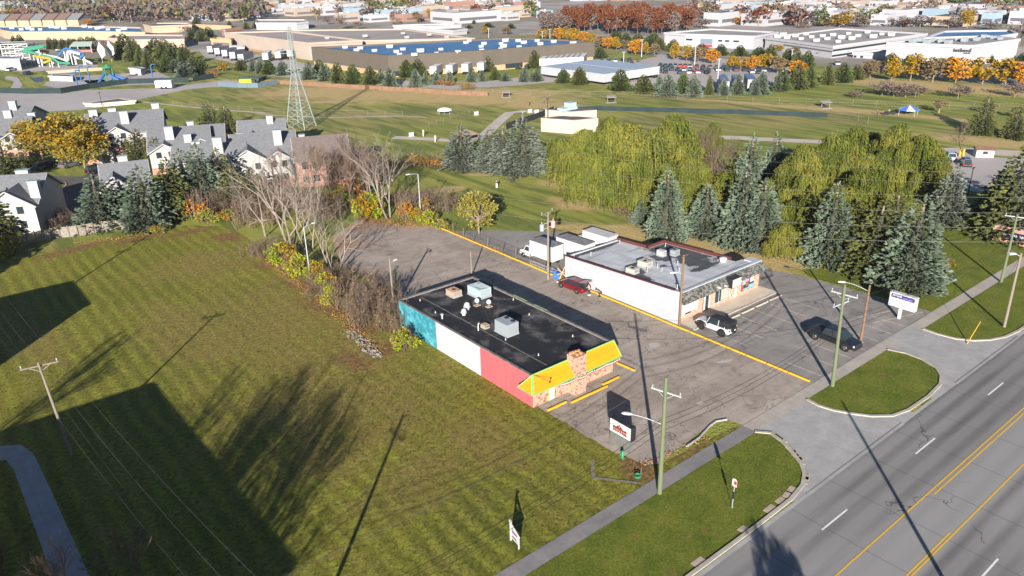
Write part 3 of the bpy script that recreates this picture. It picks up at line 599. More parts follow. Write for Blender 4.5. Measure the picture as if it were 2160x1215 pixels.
dk = [bare_tree('leafless_tree', 'dark leafless tree', 12, 25+i, 'dark leafless trees', mt=M_TWIG, r0=.2, depth=6, spread=.55, split=3, minr=.008) for i in range(2)]
for i, (x, y, yt, l) in enumerate([(742,450,275,'dark leafless tree before the brick apartment end'),(700,420,290,'dark leafless tree touching the brown apartment roof'),(775,430,290,'dark leafless tree left of the tall pale one'),(1510,430,300,'dark leafless tree between the willow masses'),(1545,410,290,'dark leafless tree behind the thin topped spruce'),
     (2028,345,250,'small dark leafless tree before the pale kiosk'),(1495,400,262,'spindly leafless tree at the back of the willows')]): put(dk, i, x, y, yt, l, None, H0=12)
dk[0].put(Vector((1.5, 46.5, 0)), 1.2, .72, 'big leafless tree in deep shade at the lower left corner'); dk[1].put(Vector((-.5, 51, 0)), 2.2, .66, 'leafless tree in shade left of the path at the lower left corner')
dk[1].put(Vector((5.0, 46.5, 0)), .4, .6, 'small leafless tree in shade near the bottom edge beside the path')
for q in ((-12, 66), (-10, 35), (-6, 29), (-13, 39), (-9, 24), (-7, 35), (-11, 30)): dk[0].put(Vector((*q, 0)), q[1], 1.4 if q[1] < 50 else 1.1, 'leafless tree beyond the left edge of the view')
th = [thicket('bare_thicket', 'bare thicket', 3.0, 5.4, 5.4, 41+i, 62, nl=.07, lm=M_BRN) for i in range(2)]
for i, (x, y, yt, w, l) in enumerate([(750,640,585,1.0,'leafless thicket between the lawn and the car park corner'),(790,680,600,1.0,'leafless thicket left of the teal wall'),(700,600,560,1,'leafless thicket below the forked bare tree'),(800,640,575,.9,'leafless thicket behind the wooden pole'),(840,690,620,.6,'leafless thicket against the teal wall'),
    (540,470,410,1.3,'leafless thicket at the back left of the vacant lot'),(500,445,390,1.3,'brown thicket beside the dull green spruce'),(455,440,385,1.2,'brown thicket above the orange shrubs'),(600,430,385,1.4,'leafless thicket behind the tall bare trees'),(650,440,400,1.4,'leafless thicket behind the car park corner'),
    (690,455,400,1.2,'leafless thicket at the top of the car park'),(1480,420,370,1.4,'leafless thicket between willow and spruce'),(1530,390,340,1.3,'leafless thicket right of the willow gap'),(870,430,395,1.2,'leafless thicket right of the tall pale tree'),(925,440,395,1.2,'leafless thicket beside the round olive tree'),(700,380,310,1.5,'brown thicket behind the brick apartment end'),
    (790,375,315,1.5,'brown thicket beyond the apartments'),(130,470,440,1.0,'leafless shrub before the shaded white house'),(560,535,500,1.0,'leafless thicket at the edge of the mown lot'),(740,385,300,1.6,'wide brown thicket right of the apartment roofs'),(1340,455,430,1.2,'dark brush at the foot of the big willow'),(680,620,590,.7,'low brush along the leaf strewn edge')]):
    h = HT((x, y), yt); th[i % 2].put(at(x, y), RN.uniform(0, 6), (w, w, h/3.7), l, 'leafless thickets')
# ---- shrubs and coloured trees
sl = [shrub('lime_shrub', 'lime shrub', 3, 3.6, 61+i, M_LIME, 'lime green shrubs', m2=M_OLIVE if i else M_YEL) for i in range(2)]
for i, (x, y, yt, w, l) in enumerate([(598,560,505,1.25,'lime shrub at the foot of the tall bare trees, left one'),(632,578,530,1.1,'lime shrub at the foot of the tall bare trees, right one'),(668,590,545,.9,'yellowish lime shrub behind the right one'),(855,735,690,.85,'bright yellow green shrub against the teal wall'),(775,460,400,1.4,'lime shrub left of the tall pale trunk'),(790,455,405,1.2,'tall lime shrub beside the pale trunk'),(720,440,395,1.5,'lime shrub in shade of the dark trees'),
     (905,470,440,1.0,'lime shrub at the top corner of the car park'),(880,465,435,.9,'green shrub below the tall lamp'),(440,468,440,1.2,'bright lime shrub at the edge of the mown lot'),(480,465,440,1.0,'lime shrub right of the bright one'),(20,540,495,1.3,'lime shrub at the left edge of the view'),(335,488,470,.9,'low lime shrub at the spruce foot'),(930,482,460,.7,'small lime shrub beside the yellow kerb blocks'),(690,610,570,.8,'lime shrub below the forked bare tree'),
     (700,640,600,.8,'straggly lime shrub on the leafy edge')]):
    h = HT((x, y), yt); sl[i % 2].put(at(x, y), RN.uniform(0, 6), (w, w, h/3), l)
so = [shrub('orange_shrub', 'orange shrub', 4, 4, 71+i, M_YEL if i else M_ORG, 'orange and yellow shrubs', m2=M_BRN, hole=.45, twigs=40) for i in range(2)]
for i, (x, y, yt, w, l) in enumerate([(420,462,400,1.2,'orange shrub behind the bright lime shrub'),(400,450,400,1.0,'orange brown shrub beside the green spruce'),(860,460,400,1.0,'yellow orange shrub right of the tall pale trunk'),(895,455,410,.9,'orange shrub below the tall lamp'),(1885,560,530,.7,'bright yellow shrub between dark and blue spruce'),(1990,560,540,.7,'bright yellow sapling right of the large blue spruce'),(910,352,322,1.4,'brown and yellow hedge left of the broad grey spruce'),(870,350,320,1.4,'dark red brown hedge left of the yellow one'),
      (940,180,162,1.6,'yellow shrub row by the trailer yard, left part'),(985,190,172,1.4,'orange shrub by the brown park fence'),(750,420,340,1.3,'orange shrub among dark trees'),(270,428,408,.9,'orange shrub in front of the brick gable'),(450,160,140,1.4,'orange shrub left of the long fence'),(1058,345,322,.8,'red brown shrub between park spruces')]):
    h = HT((x, y), yt); so[i % 2].put(at(x, y), RN.uniform(0, 6), (w, w, max(.25, h/4)), l)
ov = broadleaf('olive_tree', 'olive tree', 7, 6.2, 91, M_OLIVE, None, n=30, per=110, size=.32, base=.12)
put([ov], 0, 1010, 492, 402, 'round olive green tree at the corner of the car park', 6.6, 3.1, H0=7)
ya = broadleaf('autumn_tree', 'autumn tree', 11, 9, 95, M_YEL, 'golden trees at the apartments', n=34, per=110, size=.42, base=.18, mix2=.3)
for x, y, yt, w, l in [(150,352,228,16,'golden tree left of the apartments with balconies'),(90,338,243,14,'golden olive tree between the two left apartment blocks'),(182,362,258,12,'golden tree nearest the parked cars')]: put([ya], 0, x, y, yt, l, w, 4.5, H0=11)
yg = broadleaf('young_tree', 'young tree', 5, 3, 97, M_BRN, 'young trees in the dog park', n=14, per=60, size=.3, base=.3, hole=.3)
for x, y, yt, w, l in [(1980,238,205,4,'young russet tree right of the blue and white tent, nearest to it'),(2085,240,212,4,'young russet tree second right of the tent'),(2143,250,222,4,'young russet tree near the right edge')]: put([yg], 0, x, y, yt, l, w, 1.5, H0=5)
# reeds beside the willows
r = random.Random(8); mb = MB()
for a, b, n in (((1310,425),(1420,448),900),((1420,448),(1478,462),500),((1165,402),(1200,410),0)):
    for _ in range(n):
        u = r.random(); p = at(a[0]+(b[0]-a[0])*u+r.gauss(0,6), a[1]+(b[1]-a[1])*u+r.gauss(0,5)-6); h = r.uniform(1.0,2.3); q = rv(r,.05); q.z = 0; e = p+Vector((r.uniform(-.3,.3), r.uniform(-.3,.3), h)); mb.poly([p-q*1.3, p+q*1.3, e+q*2.2, e-q*2.2])
tag(mb.build('dry_reeds', leafmat('dry_reed_material', [(.40,.28,.15),(.52,.37,.21),(.62,.46,.28)])), kind='stuff')
# fallen leaves along the car park edge
mb = MB()
for a, b, n, wd_ in (((760,462),(925,478),1500,7),((925,478),(1060,535),500,4),((520,520),(640,606),900,6),((640,606),(800,735),1000,9),((160,515),(330,492),500,6),((1345,985),(1500,920),160,5)):
    for _ in range(n):
        u = r.random(); p = at(a[0]+(b[0]-a[0])*u+r.gauss(0,wd_), a[1]+(b[1]-a[1])*u+r.gauss(0,wd_*.5)); p.z = r.uniform(.03,.09); leaf(mb, p, rv(r)*Vector((1,1,.3)), .06, .16, r)
tag(mb.build('fallen_leaves', leafmat('fallen_leaf_material', [(.30,.13,.05),(.45,.23,.09),(.55,.33,.13)])), kind='stuff')

put([ov], 0, 1010, 492, 402, 'x', 6.6, 3.1, H0=7); ov.list[-1].location = (19, -1, 0); ov.list[-1].scale = (.8, .8, 1.6); ov.list[-1]['label'] = 'olive tree beyond the lower edge whose shadow falls on the road'
for x, y, yt, w, l in ((355,462,372,8,'green spruce between the broad blue spruce and the brown thicket'),(255,470,392,7,'blue spruce behind the two spruces at the fence line'),(500,440,345,7.5,'dull green spruce before the white gabled block'),(540,432,352,7,'dark spruce under the largest white gables')): put(dg if x != 255 else bs, x, x, y, yt, l, w, group=LS)

for i, q in enumerate(((-8,128),(-3,136),(-13,119),(-14,133),(-3,121),(-20,140))): o = dg[i % 3].put(Vector((*q, 0)), i, (1.7, 1.7, 1.35), 'dark spruce added beyond the left edge to shade the white house', LS)  # unseen spruces added as shade casters for the left white house
for i, (x, y, yt, l) in enumerate(((655,400,300,'dark leafless tree before the brick apartment end, left one'),(690,412,300,'dark leafless tree before the brick apartment end, right one'),(600,410,310,'dark leafless tree below the largest white gables'),(735,400,290,'dark leafless tree right of the brick apartment end'))): put(dk, i, x, y, yt, l, None, H0=12)
# ================================================================ THE TWO SHOPS AND WHAT STANDS AROUND THEM
def brickmat(name, c1, c2, c3, scale=1, mort=(.5,.42,.36), off=.5):
    m = bpy.data.materials.new(name); m.use_nodes = True; n = m.node_tree; L = n.links; b = n.nodes['Principled BSDF']; b.inputs['Roughness'].default_value = .9
    g = n.nodes.new('ShaderNodeNewGeometry'); s = n.nodes.new('ShaderNodeSeparateXYZ'); L.new(g.outputs['Position'], s.inputs[0])
    a = n.nodes.new('ShaderNodeMath'); L.new(s.outputs[0], a.inputs[0]); L.new(s.outputs[1], a.inputs[1]); cb = n.nodes.new('ShaderNodeCombineXYZ'); L.new(a.outputs[0], cb.inputs[0]); L.new(s.outputs[2], cb.inputs[1])
    k = n.nodes.new('ShaderNodeTexBrick'); k.inputs['Scale'].default_value = scale; k.inputs['Color1'].default_value = (*c1,1); k.inputs['Color2'].default_value = (*c2,1); k.inputs['Mortar'].default_value = (*mort,1)
    k.inputs['Brick Width'].default_value = .34; k.inputs['Row Height'].default_value = .12; k.inputs['Mortar Size'].default_value = .012; k.offset = off; L.new(cb.outputs[0], k.inputs['Vector'])
    nz = n.nodes.new('ShaderNodeTexNoise'); nz.inputs['Scale'].default_value = 3.5; nz.inputs['Detail'].default_value = 3; L.new(g.outputs['Position'], nz.inputs['Vector'])
    r = n.nodes.new('ShaderNodeMapRange'); r.inputs[1].default_value = .52; r.inputs[2].default_value = .62; L.new(nz.outputs[0], r.inputs[0])
    x = n.nodes.new('ShaderNodeMix'); x.data_type = 'RGBA'; L.new(r.outputs[0], x.inputs[0]); L.new(k.outputs['Color'], x.inputs[6]); x.inputs[7].default_value = (*c3,1); L.new(x.outputs[2], b.inputs['Base Color']); return m
M_RUBBLE = brickmat('rubble_brick_material', (.30,.145,.085), (.38,.21,.13), (.20,.10,.065), .8); M_BRICK = brickmat('red_brick_material', (.36,.15,.09), (.42,.20,.13), (.28,.12,.08), 1.2); M_STORE = brickmat('orange_brick_material', (.45,.21,.13), (.50,.27,.18), (.30,.16,.115), 1.0)
def paint(name, c, r=.7, dirt=.8, sc=.6): return mat(name, c, tuple(x*dirt for x in c), sc, r, lo=.5, hi=.85)
M_TEAL = mat('teal_wall_paint', (.02,.17,.21), (.08,.30,.36), .9, .8, c3=(.02,.13,.16), sc3=.5, m3=.55, lo=.45, hi=.6); M_WHITEW = mat('white_wall_paint', (.43,.41,.42), (.37,.35,.355), 1.4, c3=(.31,.285,.27), sc3=1.1, m3=.62, stretch=(1,1,.22)); M_PINK = mat('pink_wall_paint', (.44,.095,.105), (.37,.08,.09), 1.6, c3=(.47,.16,.16), sc3=1.3, m3=.6, stretch=(1,1,.25))
M_YROOF = mat('yellow_mansard_paint', (.50,.245,.004), (.43,.205,.004), 1.2, c3=(.38,.18,.01), sc3=2.2, m3=.6, stretch=(.6,3,3)); M_LTRIM = paint('lime_trim_paint', (.20,.38,.12)); M_BLKROOF = mat('black_roof_membrane', (.012,.012,.015), (.035,.033,.033), .35, .75, c3=(.13,.12,.11), sc3=.35, m3=.51, lo=.45, hi=.75, bump=.3, bsc=1.5)
M_WHITE = paint('white_metal_paint', (.42,.42,.42), .5); M_GREYM = paint('grey_metal', (.24,.27,.29), .45); M_LBLUE = paint('pale_blue_metal', (.30,.39,.41), .5); M_TAN = mat('rusty_tan_metal', (.34,.26,.18), (.24,.09,.035), 1.5, .7, lo=.55, hi=.75); M_DARK = paint('dark_paint', (.02,.02,.022), .5); M_BLACK = paint('black_rubber', (.012,.012,.012), .8)
M_RED = paint('red_paint', (.5,.03,.035), .5); M_GREEN = paint('green_paint', (.03,.22,.08), .5); M_GLASS = mat('dark_window_glass', (.02,.03,.035), rough=.08, spec=.6); M_GLASS.node_tree.nodes['Principled BSDF'].inputs['Roughness'].default_value = .1
M_PALEG = mat('pale_curtained_glass', (.22,.26,.22), (.42,.42,.33), 3, .3, stretch=(3,1,.1)); M_CHROME = mat('chrome_metal', (.6,.6,.62), rough=.25, metal=1); M_COPING = mat('dark_red_coping', (.11,.03,.028), (.07,.022,.02), 2); M_STEEL = mat('galvanised_steel', (.36,.38,.38), (.28,.30,.31), 3, .5)
M_WOOD = mat('weathered_pole_wood', (.21,.18,.14), (.15,.125,.10), 3, stretch=(6,6,.5)); M_GWOOD = mat('green_treated_wood', (.095,.115,.06), (.125,.145,.085), 3, stretch=(6,6,.5)); M_BWOOD = mat('brown_pole_wood', (.13,.075,.045), (.19,.12,.08), 3, stretch=(6,6,.5)); M_YELP = paint('yellow_block_paint', (.55,.30,.008)); M_BLUEP = paint('blue_plastic', (.03,.12,.42)); M_CREAM = paint('cream_siding', (.40,.375,.32))
# ---- restaurant
x0, x1, y0, y1, H = 42.05, 53.0, 49.4, 73.7, 3.45
rs = thing('restaurant_building', 'long low restaurant with teal, white and pink side wall and yellow mansard front', 'building', (x0, y0, 0), world=True)
yb1, yb2 = 57.75, 65.9
for a, b, m in ((y0, yb1, M_PINK), (yb1, yb2, M_WHITEW), (yb2, y1, M_TEAL)):
    w = MB().box(x0, x0+.2, a, b, 0, H-.05).build('wall', m, rs)
MB().box(x0+.2, x1, y1-.2, y1, 0, H-.05).box(x1-.2, x1, y0+.2, y1-.2, 0, H-.05).build('wall', paint('grey_block_paint', (.3,.29,.28)), rs)
MB().box(x0+.2, x1, y0, y0+.2, 0, H-.6).box(x0+.003, x1+.02, y0-.1, y0, 0, 2.6).build('front_wall', M_RUBBLE, rs)
rf = MB().prism([(x0+.2,y0+.3),(x1-.2,y0+.3),(x1-.2,y1-.2),(x0+.2,y1-.2)], H-.3, H-.1); rfo = rf.build('roof', M_BLKROOF, rs)
pp = MB().box(x0-.03, x0+.22, y0, y1, H-.05, H+.06).box(x1-.22, x1+.03, y0, y1, H-.05, H+.10).box(x0+.22, x1-.22, y1-.22, y1+.03, H-.05, H+.10); pp.build('parapet', mat('dark_parapet_metal', (.07,.065,.065), (.15,.14,.13), 1.2), rs)
MB().box(x0+.42, x1-.5, y0+.62, y0+.72, H-.1, H-.06).box(44.6,44.72,y0+1,y1-1,H-.1,H-.03).build('roof_seam', mat('roof_seam_material', (.10,.095,.09), (.04,.04,.04), 2), rfo)
# mansard: upper edge on the roof line, lower edge a metre out, with a hipped left return
zt, zb_ = 3.62, 2.12; yo = y0-1.02; A = (x0-.02, y0+.02, zt); B = (x1+.12, y0+.02, zt); C = (x1+.25, yo, zb_+.02); D = (x0-.85, yo, zb_); E_ = (x0-.85, y0+1.2, zb_); 
ms = MB(); ms.poly([D, C, B, A]); ms.poly([E_, D, A]); ms.poly([C, (x1+.25, y0+.4, zb_), B]); ms.poly([E_, (x0-.02, y0+1.2, zb_), A]); ms.poly([(x0-.02,y0+1.2,zb_),(x0-.02,y0,zb_),(x1+.2,y0,zb_),C,D,E_]); ms.poly([A,B,(B[0],B[1]+.12,B[2]),(A[0],A[1]+.12,A[2])]); ms.poly([(A[0],A[1]+.12,zt),(B[0],B[1]+.12,zt),(B[0],B[1]+.12,H-.3),(A[0],A[1]+.12,H-.3)])
mso = ms.build('mansard', M_YROOF, rs); tr = MB()
for a, b in ((A,B),(B,C),(C,D),(D,E_),(D,A),(E_,A)): tr.tube(a, b, .07, .07, 4)
tr.tube(A, B, .06).build('trim', M_LTRIM, mso); tr2 = MB().tube(D, A, .13, .13, 4).build('corner_trim', M_LTRIM, mso)
ch = MB().box(46.6, 48.05, y0-1.15, y0+.1, 0, 3.1); ch.prism([(46.6,y0-1.15),(48.05,y0-1.15),(48.05,y0+.1),(46.6,y0+.1)], 3.1, 4.25); ch.box(48.05, 48.75, y0-.55, y0-.1, 0, 1.15)
cho = ch.build('chimney', M_RUBBLE, rs); cp = MB()
M_CLAY = paint('clay_pot', (.42,.19,.09))
for k in range(4): MB().lathe((46.85+k*.32, y0-.15-.05*k, 4.25), [(.17,0),(.17,.2),(.12,.22)], 10).build('clay_pot', M_CLAY, cho)
for k in range(2): MB().lathe((47.15+k*.5, y0-.75, 4.25), [(.16,0),(.16,.18),(.11,.2)], 10).build('clay_pot', M_CLAY, cho)
d = MB().box(43.95, 44.75, y0-.17, y0-.11, .05, 2.15).build('door', M_LTRIM, rs); MB().box(44.03, 44.67, y0-.2, y0-.171, .12, 2.1).build('door_panel', M_WHITE, d)
w = MB().box(49.85, 50.95, y0-.16, y0-.11, 1.05, 2.05).build('window', M_RED, rs); MB().box(49.92, 50.5, y0-.19, y0-.161, 1.1, 2.0).build('pane', M_GLASS, w)
wg = MB(); 
for k in range(9): a = math.pi*k/8; wg.tube((45.9+.28*math.cos(a), y0-.16, 1.35+.3*math.sin(a)), (45.9+.28*math.cos(a+math.pi/8), y0-.16, 1.35+.3*math.sin(a+math.pi/8)), .025, None, 4)
wg.box(45.62, 46.18, y0-.15, y0-.11, .75, 1.36); wg.build('arched_window', M_GREYM, rs)
fl = MB(); xx = 44.9
while xx < 53:
    if not 46.55 < xx < 48.1: yy = y0-1.05
    else: yy = y0-1.2
    dz = -.1*abs(math.sin((xx-44.9)*1.6)); 
    for q, (a, mi) in enumerate(((0,0),(.1,1),(.2,2))): fl.poly([(xx+a,yy,1.72+dz),(xx+a+.09,yy,1.72+dz),(xx+a+.09,yy,2.08+dz),(xx+a,yy,2.08+dz)], mi) if False else fl.poly([(xx,yy-.01,2.08+dz-.12*(q+1)),(xx+.24,yy-.01,2.08+dz-.12*(q+1)),(xx+.24,yy-.01,2.08+dz-.12*q),(xx,yy-.01,2.08+dz-.12*q)], mi)
    xx += .33
tag(fl.build('flag_bunting', [M_GREEN, M_WHITE, M_RED]), 'green, white and red bunting strung under the yellow mansard', 'bunting')
sp = MB()
for dx_, z in ((.85,3.05),(.75,2.75)): sp.tube((x0+.1,y0,3.6), (x0+dx_+.6,y0-.95,z), .015, None, 4); sp.lathe((x0+dx_+.6,y0-.95,z-.08), [(.05,0),(.08,.1),(.03,.14)], 8)
sp.build('spotlights', M_DARK, rs)
def canopy(x, y, w, label):                         # small yellow awning over a side door
    t = thing('door_canopy', label, 'awning', (x, y, 2.6), world=True, group='yellow awnings on the restaurant side'); m = MB(); a = (x,y,3.55); b = (x,y+w,3.55); c_ = (x+1.1,y+w,2.7); d_ = (x+1.1,y,2.7)
    m.poly([a,d_,c_,b]); m.poly([a,(x,y,2.7),d_]); m.poly([b,c_,(x,y+w,2.7)]); m.poly([(x,y,2.69),(x,y+w,2.69),c_,d_]); m.build('cover', M_YROOF, t); tb = MB()
    for p, q in ((a,d_),(d_,c_),(c_,b),(a,b)): tb.tube(p, q, .045, None, 4)
    tb.build('frame', M_LTRIM, t)
canopy(x1+.03, 63.2, 2.4, 'yellow awning farther back on the shaded side wall'); canopy(x1+.03, 59.6, 2.2, 'yellow awning nearer the front on the shaded side wall')
RZ = H-.1
def hvac(name, label, x, y, sx, sy, h, m, fans=2, curb=.25, z=RZ, grp='air conditioning units on the restaurant roof', fanr=.32, topm=None):
    t = thing(name, label, 'air conditioner', (x, y, z), group=grp); t.scale = (.82,)*3; b = MB().box(-sx/2, sx/2, -sy/2, sy/2, curb, curb+h, 0, 1); b.build('cabinet', [m, topm or m], t)
    MB().box(-sx/2-.05, sx/2+.05, -sy/2-.05, sy/2+.05, 0, curb-.003).build('curb', M_GREYM, t)
    for k in range(fans):
        f = MB().lathe((sx/2-.4 if fans > 1 else 0, (-sy/4+sy/2*k) if fans > 1 else 0, curb+h+.003), [(fanr,0),(fanr,.05),(fanr*.85,.05)], 14).build('fan', M_DARK, t)
    g = MB()
    for k in range(7): zz = curb+.12+k*(h-.2)/7; g.box(-sx/2*.8, sx/2*.8, -sy/2-.02, -sy/2-.002, zz, zz+.05)
    g.build('louvre', mat('louvre_grey', (.2,.2,.19), rough=.6), t); return t
hvac('rooftop_unit', 'large grey air conditioner with two fans nearest the chimney', 46.3, 58.6, 1.9, 2.6, 1.5, M_GREYM)
hvac('rooftop_unit', 'pale blue air conditioner with stained top at the back of the black roof', 50.2, 68.6, 2.1, 2.9, 1.15, M_LBLUE, 0, .3, topm=mat('stained_pale_lid', (.45,.52,.52), (.12,.2,.2), 1.2, lo=.5, hi=.6))
hvac('rooftop_unit', 'rusty tan roof unit at the left back corner of the black roof', 47.9, 70.6, 1.5, 1.9, .75, M_TAN, 1, .2, fanr=.28, topm=mat('rusted_lid', (.28,.10,.04), (.5,.4,.3), 2, lo=.4, hi=.6)); hvac('rooftop_unit', 'small tan box beside the large grey air conditioner', 45.3, 61.1, .8, .9, .42, M_TAN, 0, .1)
for x, y, s, l in ((46.6,66.2,1.0,'larger round white exhaust fan on the black roof'),(45.5,65.3,.85,'smaller round white exhaust fan on the black roof')):
    t = thing('exhaust_fan', l, 'fan', (x, y, RZ), group='exhaust fans'); t.scale = (s*.85,)*3; MB().lathe((0,0,0), [(.30,0),(.30,.35),(.48,.38),(.5,.55),(.36,.6)], 16).build('base', M_STEEL, t); MB().lathe((0,0,.602), [(.36,0),(.38,.3),(.3,.34),(.3,.2)], 16).build('hood', M_WHITE, t)
for x, y, l in ((48.2,66.4,'satellite dish nearer the pale blue air conditioner'),(49.0,65.2,'satellite dish on a tan ballast base right of its twin')):
    t = thing('satellite_dish', l, 'satellite dish', (x, y, RZ), group='satellite dishes'); t.scale = (.8,)*3; MB().box(-.45,.45,-.35,.35,0,.1).build('ballast', M_TAN, t); MB().tube((0,0,.1),(0,0,.55),.03).build('mast', M_STEEL, t)
    m = MB(); n = Vector((-.62,-.62,.45)).normalized(); a = n.orthogonal().normalized(); b = n.cross(a); c = Vector((0,0,.75)); ring = [c+(a*math.cos(k*math.pi/7)+b*math.sin(k*math.pi/7))*.34+n*.06 for k in range(14)]
    for k in range(14): m.poly([c, ring[k], ring[(k+1) % 14]])
    m.tube(c, c+n*.4, .015, None, 4); m.build('dish', M_GREYM, t)
t = thing('vent_pipe', 'white goose neck vent pipe left of the grey air conditioner', 'vent', (44.3, 61.0, RZ)); MB().path([(0,0,0),(0,0,.65),(.1,.05,.8),(.25,.1,.75)], .07, 7).build('pipe', M_WHITE, t)
t = thing('vent_pipe', 'capped grey vent pipe near the teal wall end', 'vent', (43.1, 66.1, RZ)); MB().lathe((0,0,0), [(.09,0),(.09,.5),(.2,.5),(.2,.6)], 10).build('pipe', M_STEEL, t)
vp = [(44.0,72.0),(45.1,57.3),(51.0,60.4),(50.9,53.2),(45.4,52.4),(52.3,64.8),(43.4,67.9)]; vo_ = []
pv = Proto(tag(MB().lathe((0,0,0), [(.09,0),(.045,.05),(.04,.24)], 8).build('vent_pipe', M_WHITE), 'vent', 'vent', 'small vent pipes on the black roof'))
for p in vp: vo_.append(pv.put(Vector((p[0], p[1], RZ))))
order_labels(vo_, 'small white vent stub on the black restaurant roof', 'of the stubs')
for (x, y, l) in ((58.6-.3,81.3,'thin grey pole behind the restaurant roof'),): MB().tube((0,0,0),(0,0,3.8),.09,.07)
# ---- plaza building
zs = lambda y: 4.0-(y-52.4)*.045
PF = [(67.2,52.4),(83.3,52.4),(83.0,54.2),(80.8,54.4),(80.8,66.2),(77.3,66.2),(77.3,71.7),(67.2,71.7)]
pb = thing('strip_mall_building', 'flat roofed strip of shops with a long blank white wall and grey stone fascia', 'building', (67.2, 52.4, 0), world=True)
w1 = MB(); zb1 = [zs(52.4)+.15, zs(71.7)+.12]; w1.prism([(67.0,52.2),(67.2,52.2),(67.2,71.7),(67.0,71.7)], 0, [zb1[0],zb1[0],zb1[1],zb1[1]]); w1.build('side_wall', mat('white_side_wall_paint', (.35,.37,.39), (.315,.335,.36), .7, c3=(.37,.345,.345), sc3=1.5, m3=.62), pb)
w2 = MB(); tops = [zs(p[1])-.1 for p in PF]
for i in (1,2,3,4,5,6):
    a, b = PF[i], PF[(i+1) % 8]; q = Vector((b[0]-a[0], b[1]-a[1])).normalized(); nrm = (q.y*-.2, q.x*.2)
    w2.prism([a, b, (b[0]+nrm[0], b[1]+nrm[1]), (a[0]+nrm[0], a[1]+nrm[1])], 0, [tops[i], tops[(i+1) % 8]]*1+[tops[(i+1) % 8], tops[i]])
w2.build('wall', paint('plaza_block_paint', (.35,.33,.31)), pb)
t = NT('patched_plaza_roof', .7, .3); nz = t.rng(t.noise(.9, 5, (1,.25,1)), .4, .62)
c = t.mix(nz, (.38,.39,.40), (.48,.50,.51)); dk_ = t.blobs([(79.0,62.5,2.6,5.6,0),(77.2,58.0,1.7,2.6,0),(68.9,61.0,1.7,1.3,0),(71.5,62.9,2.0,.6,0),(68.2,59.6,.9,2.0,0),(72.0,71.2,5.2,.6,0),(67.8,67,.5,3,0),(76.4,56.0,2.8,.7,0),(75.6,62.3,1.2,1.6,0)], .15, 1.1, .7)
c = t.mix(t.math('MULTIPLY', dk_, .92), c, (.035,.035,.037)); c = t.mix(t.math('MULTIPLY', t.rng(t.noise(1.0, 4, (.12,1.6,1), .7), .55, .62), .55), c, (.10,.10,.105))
sp_ = t.n.nodes.new('ShaderNodeSeparateXYZ'); t.L.new(t.pos, sp_.inputs[0]); gx = t.math('ABSOLUTE', t.math('SUBTRACT', t.math('FRACT', t.math('MULTIPLY', sp_.outputs[1], 1/3.1)), .5)); c = t.mix(t.rng(gx, 0, .012, .6, 0), c, (.07,.07,.075)); M_PROOF = t.out(c)
m = MB(); m.poly([(p[0], p[1], zs(p[1])-.12) for p in PF]); m.poly([(p[0], p[1], zs(p[1])-.3) for p in PF[::-1]]); m.build('roof', M_PROOF, pb)
cpg = MB()
def slope_box(a, b, wd, z0, z1, mi=0):               # coping that follows the roof fall
    a, b = Vector(a), Vector(b); q = (b-a).normalized(); n = Vector((-q.y, q.x))*wd/2; P = [a+n, a-n, b-n, b+n]; z = [zs(a.y), zs(a.y), zs(b.y), zs(b.y)]; k = len(cpg.v)
    cpg.v += [(p.x,p.y,zz+z0) for p, zz in zip(P,z)]+[(p.x,p.y,zz+z1) for p, zz in zip(P,z)]
    for f in ((0,1,5,4),(1,2,6,5),(2,3,7,6),(3,0,4,7),(4,5,6,7)): cpg.f.append(tuple(k+i for i in f)); cpg.m.append(mi)
for q_ in (((67.13,52.9),(67.13,71.7),.42,.14,.24), ((77.4,66.0),(77.4,71.8),.3,-.1,.3), ((80.85,55.2),(80.85,66.2),.3,-.1,.3), ((77.25,66.25),(80.85,66.25),.2,-.1,.3)): cpg = MB(); slope_box(*q_); cpg.build('coping', M_COPING, pb)
M_PPM = paint('pale_parapet_metal', (.36,.38,.41), .5); MB().box(67.2,83.2,52.15,52.5,3.86,4.02).box(81.9,83.3,52.501,53.9,3.8,3.98).build('front_parapet', M_PPM, pb); MB().box(67.3,77.2,71.6,71.8,3.0,3.16).build('back_parapet', M_PPM, pb)
tm = mat('grey_stone_fascia_material', (.05,.055,.05), (.155,.15,.135), 2.2, .9, c3=(.028,.03,.03), sc3=3.2, m3=.5, lo=.46, hi=.54, stretch=(1,1,1.6), detail=2)
fm = MB(); fx0, fx1, fy, fz = 66.95, 83.45, 51.35, 2.75; a = [(67.05,52.15,3.9),(83.25,52.15,3.86),(fx1+.3,fy,fz),(fx0,fy,fz)]; fm.poly([a[3],a[2],a[1],a[0]]); fm.poly([a[2],(83.6,52.6,fz),(83.25,52.6,3.8),a[1]]); fm.poly([a[0],(67.05,52.2,fz),a[3]]); fm.poly([a[3],(67.0,52.4,fz),(83.5,52.4,fz),a[2]]); fm.build('stone_fascia', tm, pb)
def fx(p):                                          # x on the shop front that matches a measured column
    lo, hi = 60, 95
    for _ in range(30):
        mid = (lo+hi)/2
        if PX((mid, 52.4, .5))[0] < p: lo = mid
        else: hi = mid
    return lo
fr = MB()
for a, b in ((1431,1480),(1495,1505),(1536,1547),(1552,1561),(1588,1598)): fr.box(fx(a), fx(b), 52.3, 52.4, .15, fz)
for a, b in ((1505,1536),(1561,1588)): fr.box(fx(a), fx(b), 52.3, 52.4, .15, .55)
fr.box(fx(1480),fx(1495),52.5,52.56,.15,fz); fr.build('shop_front', M_STORE, pb)
